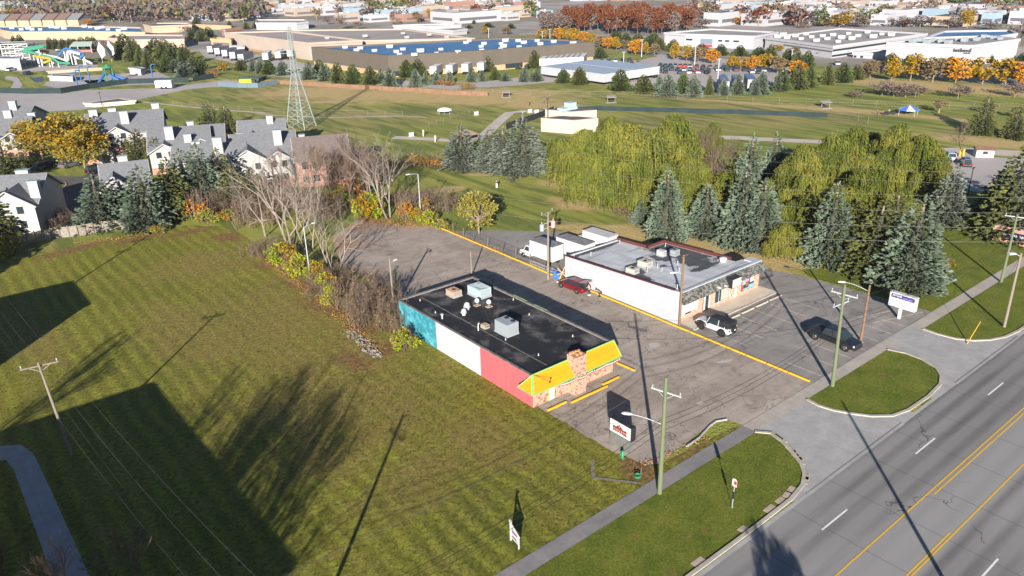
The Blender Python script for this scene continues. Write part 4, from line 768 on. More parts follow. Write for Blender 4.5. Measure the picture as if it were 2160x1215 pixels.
wi = MB().box(fx(1505),fx(1536),52.34,52.38,.55,fz).build('shop_window', M_GLASS, pb); MB().box(fx(1518),fx(1535.5),52.36,52.375,.6,fz-.05) ; cu = MB().box(fx(1519),fx(1535),52.325,52.338,.6,2.6).build('curtain', M_PALEG, wi); fm2 = MB()
for p in (1505.3,1514,1535.6): fm2.box(fx(p)-.04, fx(p)+.04, 52.29, 52.32, .5, fz)
fm2.box(fx(1505),fx(1536),52.28,52.32,.5,.58).build('window_frame', M_STEEL, wi)
wi = MB().box(fx(1561),fx(1588),52.34,52.38,.55,fz).build('shop_window', M_GLASS, pb); ds = MB(); r = random.Random(5)
for a, b, z0_, z1_, k in ((1562,1566,.6,1.4,2),(1563,1570,1.4,2.3,3),(1570,1577,1.7,2.6,4),(1571,1576,1.1,1.7,5),(1577,1587,.6,1.15,6),(1566,1577,.6,.85,6),(1579,1587,1.4,2.6,7)): ds.box(fx(a), fx(b), 52.31, 52.336-.002*k, z0_, z1_, k-2)
ds.build('window_display', [paint('display_red', (.35,.03,.06)), paint('display_grey', (.3,.3,.33)), paint('display_mauve', (.45,.22,.42)), paint('display_brown', (.25,.11,.04)), paint('display_teal', (.16,.32,.38)), M_WHITE], wi)
for a, b in ((1483,1495),(1547.5,1552)):
    dr = MB().box(fx(a), fx(b), 52.4, 52.46, .15, 2.6).build('shop_door', M_GLASS, pb); MB().box(fx(a), fx(a)+.25, 52.3, 52.4, .15, 2.6).box(fx(b)-.12, fx(b)-.001, 52.34, 52.399, .15, 2.6).build('door_frame', M_WHITE, dr)
po = MB()
for a, b, z0_, z1_ in ((1432,1441.5,.6,2.7),(1443,1455,.95,2.7),(1457,1469,1.0,2.7)): po.box(fx(a), fx(b), 52.24, 52.297, z0_, z1_)
po_ = po.build('notice_board', M_WHITE, pb); ln = MB()
for a, b in ((1443.6,1454),(1458,1467),(1433,1440)):
    for k in range(8): ln.box(fx(a)+.1, fx(b)-.25*(k % 3), 52.228, 52.239, 1.15+k*.17, 1.18+k*.17)
ln.build('notice_lines', paint('faded_ink', (.42,.30,.34)), po_); MB().box(fx(1447.5),fx(1453.5),52.21,52.226,2.45,2.68).build('red_heading', M_RED, po_); MB().box(fx(1443),fx(1454),52.21,52.239,.85,1.02).build('dark_footer', M_DARK, po_)
sg = thing('shop_sign', 'white box sign with pale green mark fixed on the grey stone fascia', 'sign', (fx(1527), 51.2, 2.8), world=True); sx0, sx1 = fx(1519)+.1, fx(1540)-.1
MB().box(sx0, sx1, 50.95, 51.9, 2.55, 3.75).build('cabinet', M_DARK, sg); MB().box(sx0+.08, sx1-.08, 50.92, 50.949, 2.62, 3.68).build('face', M_WHITE, sg); MB().poly([(sx0+.8,50.915,2.95),(sx0+2.0,50.915,3.0),(sx0+1.9,50.915,3.15),(sx0+.9,50.915,3.3)]).build('emblem', paint('pale_green_mark', (.42,.58,.36)), sg)
fl_ = thing('flood_light', 'twin white floodlight on the stone fascia left of the box sign', 'lamp', (fx(1500), 51.5, 3.1), world=True); MB().box(fx(1499), fx(1501.5), 51.2, 51.7, 3.0, 3.2).box(fx(1512), fx(1513.5), 51.2, 51.7, 2.95, 3.12).build('housing', M_WHITE, fl_)
GP = 'units on the plaza roof'
for x, y, sx, sy, h, l, m_, k in ((68.7,61.1,1.2,1.7,.62,'cream roof unit nearest the blank white wall','c',1),(71.6,61.6,1.4,1.9,.75,'cream roof unit in the middle of the plaza roof','c',1),(76.2,62.8,.9,1.3,.8,'white roof unit left of the grey one at the back of the plaza roof','w',0),(77.6,61.8,1.2,1.3,.8,'grey roof unit at the back of the plaza roof','g',1)):
    hvac('rooftop_unit', l, x, y, sx, sy, h, {'c': M_CREAM, 'w': M_WHITE, 'g': M_GREYM}[m_], k, .2, zs(y)-.12, GP, .3)
t = thing('exhaust_fan', 'round white exhaust fan at the right end of the plaza roof', 'fan', (79.8, 55.6, zs(55.6)-.12)); MB().lathe((0,0,0), [(.42,0),(.42,.25),(.5,.3),(.5,.5),(.1,.62)], 16).build('hood', M_WHITE, t)
po2 = Proto(tag(MB().lathe((0,0,0), [(.16,0),(.05,.06),(.05,.45),(.09,.46),(.09,.52)], 8).build('vent_pipe', M_STEEL), 'vent', 'vent', 'vent pipes on the plaza roof')); vv = []
for x, y in ((68.0,71.0),(70.0,69.8),(70.2,60.0),(71.6,58.8),(72.4,60.2),(74.9,59.0),(68.3,53.6),(76.4,70.6),(79.6,65),(73.0,57.2)): vv.append(po2.put(Vector((x, y, zs(y)-.12))))
order_labels(vv, 'thin grey vent pipe on the pale plaza roof', 'of those pipes')
# ---- yellow concrete blocks
wsm = MB(); wsm.prism([(-.09,-1.16),(.09,-1.16),(.09,1.16),(-.09,1.16)], 0, .02); wsm = MB()
for (xa, za), (xb, zb2) in (((-.11,0),(-.08,.14)),((-.08,.14),(.08,.14)),((.08,.14),(.11,0))): wsm.poly([(xa,-1.2,za),(xb,-1.2,zb2),(xb,1.2,zb2),(xa,1.2,za)][::-1])
wsm.poly([(-.11,-1.2,0),(.11,-1.2,0),(.08,-1.2,.14),(-.08,-1.2,.14)]); wsm.poly([(.11,1.2,0),(-.11,1.2,0),(-.08,1.2,.14),(.08,1.2,.14)])
ws = Proto(tag(wsm.build('wheel_stop', mat('yellow_block_material', (.60,.32,.008), (.50,.26,.008), 2.5, lo=.5, hi=.75)), 'wheel stop', 'wheel stop', 'yellow blocks between the two lots')); L1 = []
yy = 35.85
while yy < 102: L1.append(ws.put(Vector((66.45+(.25 if yy > 70 else 0)*min(1,(yy-70)/30), yy, .018)), R(RN.uniform(-.8,.8)))); yy += 2.56
for i, o in enumerate(sorted(L1, key=lambda o: o.location.y)): o['label'] = 'yellow parking block in the line between the two lots, %s counted from the sidewalk' % nth(i)
for x, y, rz, l in ((43.9,48.0,90,'yellow parking block nearest the white door'),(46.6,47.55,90,'yellow parking block in front of the chimney, left of two touching'),(49.15,47.5,90,'yellow parking block right of the chimney, touching its neighbour'),(51.4,48.0,90,'yellow parking block below the small red window'),(54.75,49.05,4,'yellow parking block standing off the front right corner')):
    ws.put(Vector((x, y, .018)), R(rz), 1, l, 'yellow blocks before the restaurant')
cb_ = mat('pale_block_material', (.42,.37,.29), (.34,.3,.25), 2); m = wsm; ws2 = Proto(tag(m.build('wheel_stop', cb_), 'wheel stop', 'wheel stop', 'plain concrete blocks before the shops')); L2 = []
for i in range(5): L2.append(ws2.put(Vector((70.5+i*2.92, 48.95, .02)), R(90)))
order_labels(L2, 'plain concrete parking block before the shop walk', 'of five')
# ---- signs
s = thing('restaurant_sign', 'roadside box sign with dark red arched lettering on white above a grey base', 'sign', (43.6, 39.0, 0), world=True)
MB().box(43.35, 43.8, 37.9, 40.35, 0, 1.35).build('base', mat('grey_sign_base', (.10,.10,.095), (.13,.13,.12), 2), s); MB().box(43.3, 43.85, 37.8, 40.45, 1.35, 2.75).build('cabinet', M_DARK, s); MB().box(43.27, 43.299, 37.9, 40.35, 1.42, 2.68).build('face', M_WHITE, s)
lg = MB(); pts = [(38.35,1.6),(38.35,2.2),(38.75,2.1),(39.05,2.35),(39.2,2.5),(39.35,2.35),(39.6,2.15),(39.95,2.2),(39.95,1.65),(39.2,1.7)]; lg.poly([(43.262,a,b) for a, b in pts]); lg.build('emblem', paint('dark_red_letter', (.13,.025,.02)), s); l2 = MB()
for k in range(7): l2.poly([(43.255,38.45+k*.21,1.75),(43.255,38.45+k*.21,2.0),(43.255,38.57+k*.21,2.0),(43.255,38.57+k*.21,1.75)])
l2.poly([(43.255,39.13,2.15),(43.255,39.13,2.38),(43.255,39.27,2.38),(43.255,39.27,2.15)]); l2.build('lettering', paint('pink_letter', (.38,.17,.14)), s)
s = thing('plaza_sign', 'white box sign with a dark blue lettered band on a single white post', 'sign', (87.7, 35.9, 0), world=True); MB().box(87.55,87.85,35.75,36.05,0,1.5).build('post', M_WHITE, s); MB().box(87.4,88.0,34.2,37.3,1.45,3.2).build('cabinet', M_WHITE, s); MB().box(87.375,87.399,34.4,37.1,2.6,3.05).build('lettered_band', paint('dark_blue_band', (.03,.02,.14)), s); lt = MB(); r = random.Random(3); yy = 36.95
while yy > 35.9: lt.box(87.36,87.374,yy-.07,yy,2.8-(.06 if r.random() < .5 else 0),2.98); yy -= .11
yy = 35.7
while yy > 34.6: lt.box(87.36,87.374,yy-.08,yy,2.7,2.86,1); yy -= .14
lt.build('lettering', [M_WHITE, paint('violet_letter', (.25,.2,.5))], s)
s = thing('bus_stop_sign', 'small red and white bus stop sign on a thin post in the verge', 'sign', (44.1, 27.8, 0)); MB().tube((0,0,0),(0,0,2.5),.03,None,6).build('post', M_STEEL, s); MB().box(-.07,.07,-.06,.06,.95,1.6).build('timetable_case', M_DARK, s)
m = MB(); pr_ = [(.22*math.cos(R(a)), 2.62+.2*math.sin(R(a))) for a in range(0,181,20)]+[(-.22,2.1),(.22,2.1)]; m.poly([(-.035,a,b) for a, b in pr_]); m.poly([(-.02,a,b) for a, b in pr_[::-1]]); m.build('plate', M_WHITE, s); MB().box(-.045,-.037,-.2,.05,2.3,2.62).build('red_field', M_RED, s)
s = thing('estate_sign', 'white A frame property sign standing on the mown lot', 'sign', (28.5, 35.75, 0), R(-8)); W2 = M_WHITE; m = MB(); m.box(-.05,.05,.5,.62,0,1.75).build('post', W2, s); MB().box(-.04,.04,-.62,-.52,0,1.1).build('post', W2, s); MB().obox((0,0,1.35),(0.05,0,0),(0,.7,.28),(0,-.02,.05)).build('sloping_arm', W2, s); MB().box(-.035,.035,-.52,.5,.35,.44).build('rail', W2, s)
MB().box(-.02,.02,-.5,.42,.5,1.2).build('board', W2, s); MB().box(-.032,-.021,-.4,.35,.95,1.12).box(-.032,-.021,-.3,.3,.55,.65).build('printed_band', paint('purple_band', (.10,.05,.12)), s); MB().box(-.06,.06,.42,.7,1.75,1.86).build('cap', W2, s)
s = thing('monument_sign', 'red brick monument sign with a dark blue lettered panel beneath the dark spruce', 'sign', (120.6, 38.6, 0), world=True); gg = G(2128, 512)
bx, by = gg.x, gg.y; MB().box(bx-.3,bx+.3,by-3.4,by+2.4,0,2.3).build('brick_wall', M_BRICK, s); MB().box(bx-.34,bx-.301,by-2.2,by+1.5,.7,1.75).build('panel', paint('navy_panel', (.015,.02,.07)), s); lt = MB(); yy = by+1.2
while yy > by-1.9: lt.box(bx-.36,bx-.341,yy-.16,yy,1.05+.15*r.random(),1.42); yy -= .25
lt.build('lettering', M_WHITE, s)
# ---- small things by the road sign
s = thing('fire_hydrant', 'green fire hydrant in front of the road sign base', 'hydrant', tuple(G(1313, 966))); MB().lathe((0,0,0), [(.16,0),(.16,.06),(.1,.08),(.1,.55),(.14,.56),(.12,.68),(.03,.76)], 12).tube((-.22,0,.42),(.22,0,.42),.05,None,8).build('barrel', paint('bright_green_paint', (.02,.26,.13)), s)
s = thing('garden_hose', 'coiled green hose lying by a stake near the sidewalk', 'hose', tuple(G(1345, 1008))); h = MB(); P = [(.25*math.cos(k*.5), .22*math.sin(k*.5), .08+.008*k) for k in range(30)]; h.path(P, .04, 5); h.build('coil', paint('hose_green', (.02,.2,.09)), s); MB().tube((.5,.1,0),(.5,.1,.7),.03,None,5).build('stake', M_WOOD, s)
r = random.Random(12); gr_ = MB()
for a, b, n, wd_ in (((738,700),(790,742),160,8),((765,738),(800,752),60,5)):
    for _ in range(n): u = r.random(); p = G(a[0]+(b[0]-a[0])*u+r.gauss(0,wd_), a[1]+(b[1]-a[1])*u+r.gauss(0,wd_*.6)); s_ = r.uniform(.05,.2); gr_.obox(p+Vector((0,0,s_*.3)), rv(r,s_), rv(r,s_), rv(r,s_*.5))
tag(gr_.build('rubble_heap', mat('pale_rubble', (.20,.18,.155), (.13,.115,.095), 2)), 'heap of pale broken concrete left of the teal wall', 'rubble')
t = thing('grey_shed', 'weathered grey board leaning in the brush behind the teal wall', 'board', tuple(G(778, 640))); t.name = 'leaning_board'; MB().obox((0,0,.9),(.9,-.4,0),(.05,.1,.0),(0,.25,.9)).build('board', mat('grey_board', (.25,.24,.25), (.14,.13,.13), 2), t)
# ================================================================ VEHICLES
def carpaint(name, c): m = mat(name, c, rough=.25, spec=.6); m.node_tree.nodes['Principled BSDF'].inputs['Roughness'].default_value = .28; m.node_tree.nodes['Principled BSDF'].inputs['Coat Weight'].default_value = .4; return m
P_RED = carpaint('dark_red_car_paint', (.12,.004,.010)); P_WHITE = carpaint('white_car_paint', (.45,.45,.47)); P_BLACK = carpaint('black_car_paint', (.008,.009,.012)); P_NAVY = carpaint('navy_car_paint', (.015,.025,.06)); P_SILV = carpaint('silver_car_paint', (.30,.32,.35)); P_GREY = carpaint('grey_car_paint', (.10,.11,.12)); P_BRED = carpaint('bright_red_car_paint', (.55,.02,.02)); P_MAR = carpaint('maroon_car_paint', (.13,.02,.02))
M_LAMP = mat('clear_lamp', (.6,.62,.65), rough=.15); M_TAIL = mat('red_lamp', (.45,.01,.01), rough=.2)
def loft(mb, rings, mi=0, cap=True):
    k = len(mb.v); n = len(rings[0])
    for r_ in rings: mb.v += [tuple(p) for p in r_]
    for j in range(len(rings)-1):
        for i in range(n): q = (i+1) % n; mb.f.append((k+j*n+i, k+j*n+q, k+(j+1)*n+q, k+(j+1)*n+i)); mb.m.append(mi)
    if cap: mb.f.append(tuple(k+i for i in range(n-1,-1,-1))); mb.m.append(mi); mb.f.append(tuple(k+(len(rings)-1)*n+i for i in range(n))); mb.m.append(mi)
def ring(y, w, z0, z1, zt, cr=.05):                # body cross-section at y: sill, shoulder, crowned deck
    return [(-w*.93,y,z0),(-w,y,z0+(z1-z0)*.45),(-w*.97,y,z1),(-w*.80,y,zt),(0,y,zt+cr*.5),(w*.80,y,zt),(w*.97,y,z1),(w,y,z0+(z1-z0)*.45),(w*.93,y,z0)]
def wheels(t, W, ys, rad, wd=.24, mrim=M_CHROME):
    for y in ys:
        for s in (-1, 1):
            x = s*(W/2-wd*.5+.03); w = MB(); w.tube((x-wd/2,y,rad), (x+wd/2,y,rad), rad, rad, 18); wo = w.build('wheel', M_BLACK, t, smooth=False)
            MB().tube((x+s*(wd/2-.02),y,rad), (x+s*(wd/2+.015),y,rad), rad*.62, rad*.55, 12).build('rim', mrim, wo)
def vehicle(name, label, cat, paint_, L=4.6, W=1.84, H=1.45, zb=.25, belt=.92, hood=.82, deck=.95, g=(-1.9,-1.15,1.35,.65), kind='sedan', wr=.34, group=None, loc=(0,0,0), rz=0, rim=M_CHROME, wy=None):
    t = thing(name, label, cat, loc, rz, group=group); w = W/2; b = MB(); h = L/2
    if kind == 'jeep': rings = [ring(-h,w*.88,.5,.95,1.02),ring(-h+.1,w*.92,.45,1.0,1.08),ring(h-1.55,w*.92,.45,1.0,1.1),ring(h-.2,w*.66,.5,.95,1.06),ring(h,w*.62,.5,.9,.98)]
    elif kind == 'truck': rings = [ring(-h,w*.98,.5,.85,1.05),ring(-h+.1,w,.42,.9,1.1),ring(h-1.5,w,.4,.9,1.12),ring(h-.25,w*.95,.42,.85,1.05),ring(h,w*.85,.5,.8,.95)]
    else: rings = [ring(-h,w*.82,zb+.15,deck-.28,deck-.12),ring(-h+.15,w*.94,zb,deck-.12,deck),ring(g[0],w,zb,belt-.08,belt+.0),ring(0,w,zb-.03,belt-.05,belt+.0),ring(g[2],w,zb,belt-.1,belt-.02),ring(h-.45,w*.94,zb,hood-.15,hood-.03),ring(h-.08,w*.8,zb+.05,hood-.3,hood-.17),ring(h,w*.68,zb+.12,hood-.35,hood-.25)]
    loft(b, rings); b.build('body', paint_, t, smooth=False)
    y0_, y1_, y2_, y3_ = g; wb, wt = w*.86, w*.70; zb2 = belt-.02 if kind not in ('jeep','truck') else 1.07
    B4 = [(-wb,y0_,zb2),(wb,y0_,zb2),(wb,y2_,zb2),(-wb,y2_,zb2)]; T4 = [(-wt,y1_,H-.04),(wt,y1_,H-.04),(wt,y3_,H-.04),(-wt,y3_,H-.04)]
    gb = MB(); gb.v += B4+T4; gb.f += [(0,1,5,4),(1,2,6,5),(2,3,7,6),(3,0,4,7)]; gb.m += [0]*4; gl = gb.build('windows', M_GLASS, t)
    rf_ = MB(); loft(rf_, [[(-wt-.02,y1_-.04,H-.05),(-wt*.8,y1_-.02,H),(wt*.8,y1_-.02,H),(wt+.02,y1_-.04,H-.05)],[(-wt-.03,(y1_+y3_)/2,H-.04),(-wt*.8,(y1_+y3_)/2,H+.04),(wt*.8,(y1_+y3_)/2,H+.04),(wt+.03,(y1_+y3_)/2,H-.04)],[(-wt-.02,y3_+.04,H-.05),(-wt*.8,y3_,H),(wt*.8,y3_,H),(wt+.02,y3_+.04,H-.05)]])
    roofm = M_DARK if kind == 'jeep' else paint_; rf_.build('roof', roofm, t); pl = MB()
    for s in (-1, 1):
        pl.tube((s*wb,y0_,zb2),(s*wt,y1_,H-.04),.045,None,4); pl.tube((s*wb,y2_,zb2),(s*wt,y3_,H-.04),.04,None,4); ym = (y0_+y2_)/2*.5+(y1_+y3_)/2*.5; pl.tube((s*(wb+.005),ym,zb2),(s*(wt+.005),ym,H-.04),.045,None,4); pl.tube((s*(wb+.01),y0_,zb2),(s*(wb+.01),y2_,zb2),.03,None,4)
        if kind in ('suv','jeep','van'): yq = y0_*.6+ym*.4; pl.tube((s*(wb+.005),yq,zb2),(s*(wt+.005),yq,H-.04),.05,None,4)
    for i_ in range(0, len(pl.f), 6):
        q_ = MB(); a_ = min(min(f) for f in pl.f[i_:i_+6]); q_.v = pl.v[a_:a_+8]; q_.f = [tuple(x-a_ for x in f) for f in pl.f[i_:i_+6]]; q_.m = [0]*6; q_.build('pillar', P_WHITE if kind == 'jeep' else paint_, t)
    wy = wy or (-h*.60, h*.63); wheels(t, W, wy, wr, mrim=rim)
    ar = MB()
    for y in wy:
        for s in (-1, 1): MB().tube((s*(w-.06),y,wr+.02),(s*(w+.008),y,wr+.02), wr*1.18, wr*1.18, 16).build('wheel_arch', M_BLACK, t)
    for s in (-1, 1):
        MB().box(s*w*.72-.16, s*w*.72+.16, h-.16 if kind != 'sedan' else h-.22, h-.02, hood-.36, hood-.2).build('headlight', M_LAMP, t); MB().box(s*w*.74-.13, s*w*.74+.13, -h-.015, -h+.1, deck-.34, deck-.14).build('taillight', M_TAIL, t)
        MB().box(s*(w+.02)-.08, s*(w+.02)+.08, g[2]-.35, g[2]-.2, zb2+.0, zb2+.14).build('mirror', M_DARK, t)
    MB().box(-w*.8, w*.8, h-.1, h+.03, .32, .48).box(-w*.8, w*.8, -h-.03, -h+.1, .34, .5).build('bumper', M_DARK if kind in ('jeep','truck') else paint_, t)
    return t
def at3(x, y): g_ = G(x, y); return (g_.x, g_.y, .02)
# red hatchback with its tailgate up
rc = vehicle('red_car', 'dark red hatchback with its tailgate raised beside the blank white wall', 'car', P_RED, L=4.7, W=1.85, H=1.44, g=(-2.0,-1.0,1.45,.55), loc=(65.3,68.2,.02), rz=R(2))
MB().obox((0,-2.05,1.62),(.68,0,0),(0,.62,-.12),(0,.01,.035)).build('tailgate', P_RED, rc); MB().box(-.7,.7,-2.36,-2.0,.55,.97).build('boot_opening', M_DARK, rc)
jp = vehicle('white_jeep', 'white four door off road vehicle with black soft top and rear spare wheel', 'car', P_WHITE, L=4.5, W=1.85, H=1.86, g=(-2.2,-2.05,.75,.45), kind='jeep', wr=.44, hood=1.15, deck=1.15, loc=(68.95,48.2,.02), rz=R(3), rim=M_DARK)
MB().box(-.80,.80,-2.2,-1.0,1.1,1.82).build('soft_top', M_DARK, jp); sw = MB().tube((0,-2.5,.98),(0,-2.25,.98),.42,.42,18).build('spare_wheel', M_BLACK, jp); MB().box(-.15,.15,-2.53,-2.505,.9,1.06).build('number_plate', M_WHITE, sw)
for s in (-1, 1):
    f = MB(); loft(f, [[(s*.60,y,z),(s*.95,y,z-.02),(s*.95,y,z-.1),(s*.60,y,z-.1)] for y, z in ((.75,.75),(.95,1.0),(1.75,1.03),(2.05,.9),(2.2,.7))]); f.build('fender', M_DARK, jp)
pk = vehicle('black_pickup', 'black crew cab pickup parked nose to the road beside a tall pole', 'pickup', P_BLACK, L=5.7, W=1.98, H=1.9, g=(-1.15,-.75,1.65,.75), kind='truck', wr=.42, hood=1.1, deck=1.1, loc=(76.2,37.6,.02), rz=R(178), wy=(-1.85,1.85))
MB().box(-.82,.82,-2.7,-1.2,1.08,1.14).build('bed_cover', M_DARK, pk)
# box trucks behind the plaza
def box_truck(label, x, y, rz, roofm, blen=4.6):
    t = thing('box_truck', label, 'truck', (x, y, .02), rz, group='white box trucks behind the plaza'); b = MB().box(-1.12,1.12,-blen/2-.6,blen/2-.6,.85,3.05).build('cargo_box', M_WHITE, t); MB().box(-1.1,1.1,-blen/2-.58,blen/2-.62,3.053,3.09).build('box_roof', roofm, b)
    c = MB(); loft(c, [[(-.98,y_,.45),(-.98,y_,z),(.98,y_,z),(.98,y_,.45)] for y_, z in ((blen/2-.58,2.05),(blen/2+.35,2.0),(blen/2+.85,1.25),(blen/2+1.55,1.05),(blen/2+1.7,.7))]); c.build('cab', P_WHITE, t)
    g_ = MB(); yb = blen/2
    for s in (-1, 1): g_.poly([(s*.99,yb-.3,1.2),(s*.99,yb+.7,1.2),(s*.99,yb+.35,1.85),(s*.99,yb-.3,1.85)])
    g_.poly([(-.85,yb+.80,1.36),(.85,yb+.80,1.36),(.85,yb+.42,1.92),(-.85,yb+.42,1.92)]); g_.build('windows', M_GLASS, t); wheels(t, 2.0, (-blen/2+.4, blen/2+.95), .38); return t
dkr = mat('grey_truck_roof', (.2,.2,.21), (.12,.11,.12), 1.5)
box_truck('white box truck nearest the yellow blocks with its cab at the left', 69.2, 78.6, R(3), dkr); box_truck('white box truck in the middle of three behind the plaza', 73.0, 76.6, R(3), dkr, 5.6); box_truck('white box truck farthest right behind the plaza roof', 77.8, 76.4, R(3), M_WHITE, 5)
vehicle('dark_minivan', 'black minivan parked in the sun at the apartment drive', 'car', P_BLACK, L=4.9, W=1.9, H=1.7, g=(-2.3,-2.0,1.6,.8), kind='van', loc=at3(207,364), rz=R(-75), wr=.33)
for x, y, p, l in ((148,352,P_GREY,'dark grey car in shade under the golden tree, right of two'),(118,350,P_BLACK,'black car in shade under the golden tree, middle of three'),(95,356,P_NAVY,'navy car in shade under the golden tree, left of three')): vehicle('parked_car', l, 'car', p, kind='suv', H=1.65, g=(-2.1,-1.8,1.3,.6), loc=at3(x,y), rz=R(-65), group='cars under the golden tree')
for x, y, p, l, k in ((2003,336,P_SILV,'silver minivan beside the yellow bollards in the park car park','van'),(2035,349,P_BLACK,'black estate car in front of the silver minivan','suv'),(1995,348,P_GREY,'dark car half hidden by the willow at the park car park','sedan')): vehicle('parked_car', l, 'car', p, kind=k, H=1.65, g=(-2.2,-1.9,1.35,.6), loc=at3(x,y), rz=R(-58), group='cars in the park car park')
# ---- distant cars: one mesh of each colour, copied
def small_car(p, kind=0):
    b = MB(); h = 2.3; loft(b, [ring(-h,.75,.4,.75,.85),ring(-h+.2,.9,.3,.8,.95),ring(h-1.2,.92,.28,.8,.92),ring(h-.1,.72,.35,.6,.7)]); zt_ = 1.7 if kind else 1.42; b.v and None
    k = len(b.v); b.v += [(-.8,-2.0,.9),(.8,-2.0,.9),(.8,1.2,.9),(-.8,1.2,.9),(-.65,-1.6 if kind else -1.2,zt_),(.65,-1.6 if kind else -1.2,zt_),(.65,.5,zt_),(-.65,.5,zt_)]
    for q, mi in (((0,1,5,4),1),((1,2,6,5),1),((2,3,7,6),1),((3,0,4,7),1),((4,5,6,7),0)): b.f.append(tuple(k+i for i in q)); b.m.append(mi)
    for y in (-1.4,1.4):
        for s in (-.82,.82): b.tube((s-.1,y,.33),(s+.12,y,.33),.33,None,10,2)
    return Proto(tag(b.build('parked_car', [p, M_GLASS, M_BLACK]), 'car', 'car', 'cars in the far parking lot'))
FC = [(small_car(P_BLACK),'black car'),(small_car(P_BLACK,1),'black tall car'),(small_car(P_NAVY,1),'navy car'),(small_car(P_GREY),'grey car'),(small_car(P_SILV),'silver car'),(small_car(P_WHITE,1),'white car'),(small_car(P_BRED),'red car'),(small_car(P_MAR),'maroon car')]
FCL = []
def fcar(x, y, k, rz=None): o = FC[k][0].put(Vector(at3(x, y))+Vector((0,0,.03)), R(-50) if rz is None else rz); FCL.append((o, k)); return o
r = random.Random(9)
rows = [((1262,133),(1335,129),5,(1,1,5,0,1,2)),((1268,143),(1338,137),6,(7,7,2,5,4,1)),((1360,149),(1410,155),4,(0,2,1,0)),((1388,141),(1450,142),6,(1,0,0,3,6,6)),((1385,147),(1500,153),9,(0,1,2,0,4,1,6,0,1)),((1448,143),(1560,147),8,(5,7,0,3,3,1,0,1)),((1425,156),(1500,155),4,(2,5,5,0)),((1505,150),(1580,150),4,(5,1,7,0)),((1545,148),(1620,152),4,(1,0,4,4)),((1580,155),(1605,155),2,(5,0)),((1640,152),(1700,156),3,(4,5,3)),((1520,166),(1530,165),1,(0,)),((1085,145),(1120,146),2,(0,1))]
for a, b, n, ks in rows:
    for i in range(n): u = (i+.5)/n; fcar(a[0]+(b[0]-a[0])*u, a[1]+(b[1]-a[1])*u, ks[i])
for i in range(7): fcar(505+i*6, 97+r.uniform(-2,3), r.choice((0,1,0,5)))
for x, y, k in ((1620,130,6),(1780,145,0),(1765,137,5),(165,0,0),(24,150,5),(60,158,2),(1660,41,5)): 
    if y: fcar(x, y, k)
byk = {}
for o, k in FCL: byk.setdefault(k, []).append(o)
for k, L_ in byk.items(): order_labels(L_, FC[k][1]+' in the far lots', 'of its colour and shape')
# ================================================================ PEOPLE AND DOG
def skin_body(name, pts, edges, rad, m, parent=None, sub=1, loc=None):
    me = bpy.data.meshes.new(name); me.from_pydata([tuple(p) for p in pts], edges, []); me.materials.append(m); o = bpy.data.objects.new(name, me); COL.objects.link(o)
    if parent: o.parent = parent
    sk = o.modifiers.new('Skin', 'SKIN'); sk.use_smooth_shade = True
    me_sv = me.skin_vertices[0].data if me.skin_vertices else None
    if me_sv is None:
        import bmesh
        bm = bmesh.new(); bm.from_mesh(me); bm.verts.layers.skin.verify(); bm.to_mesh(me); bm.free(); me_sv = me.skin_vertices[0].data
    for i, q in enumerate(rad): me_sv[i].radius = (q, q) if not isinstance(q, tuple) else q
    me_sv[0].use_root = True; s_ = o.modifiers.new('Subdivision', 'SUBSURF'); s_.levels = sub; s_.render_levels = sub; return o
M_SKIN = mat('skin_material', (.42,.25,.18)); M_HAIR = mat('dark_hair', (.02,.015,.012)); 
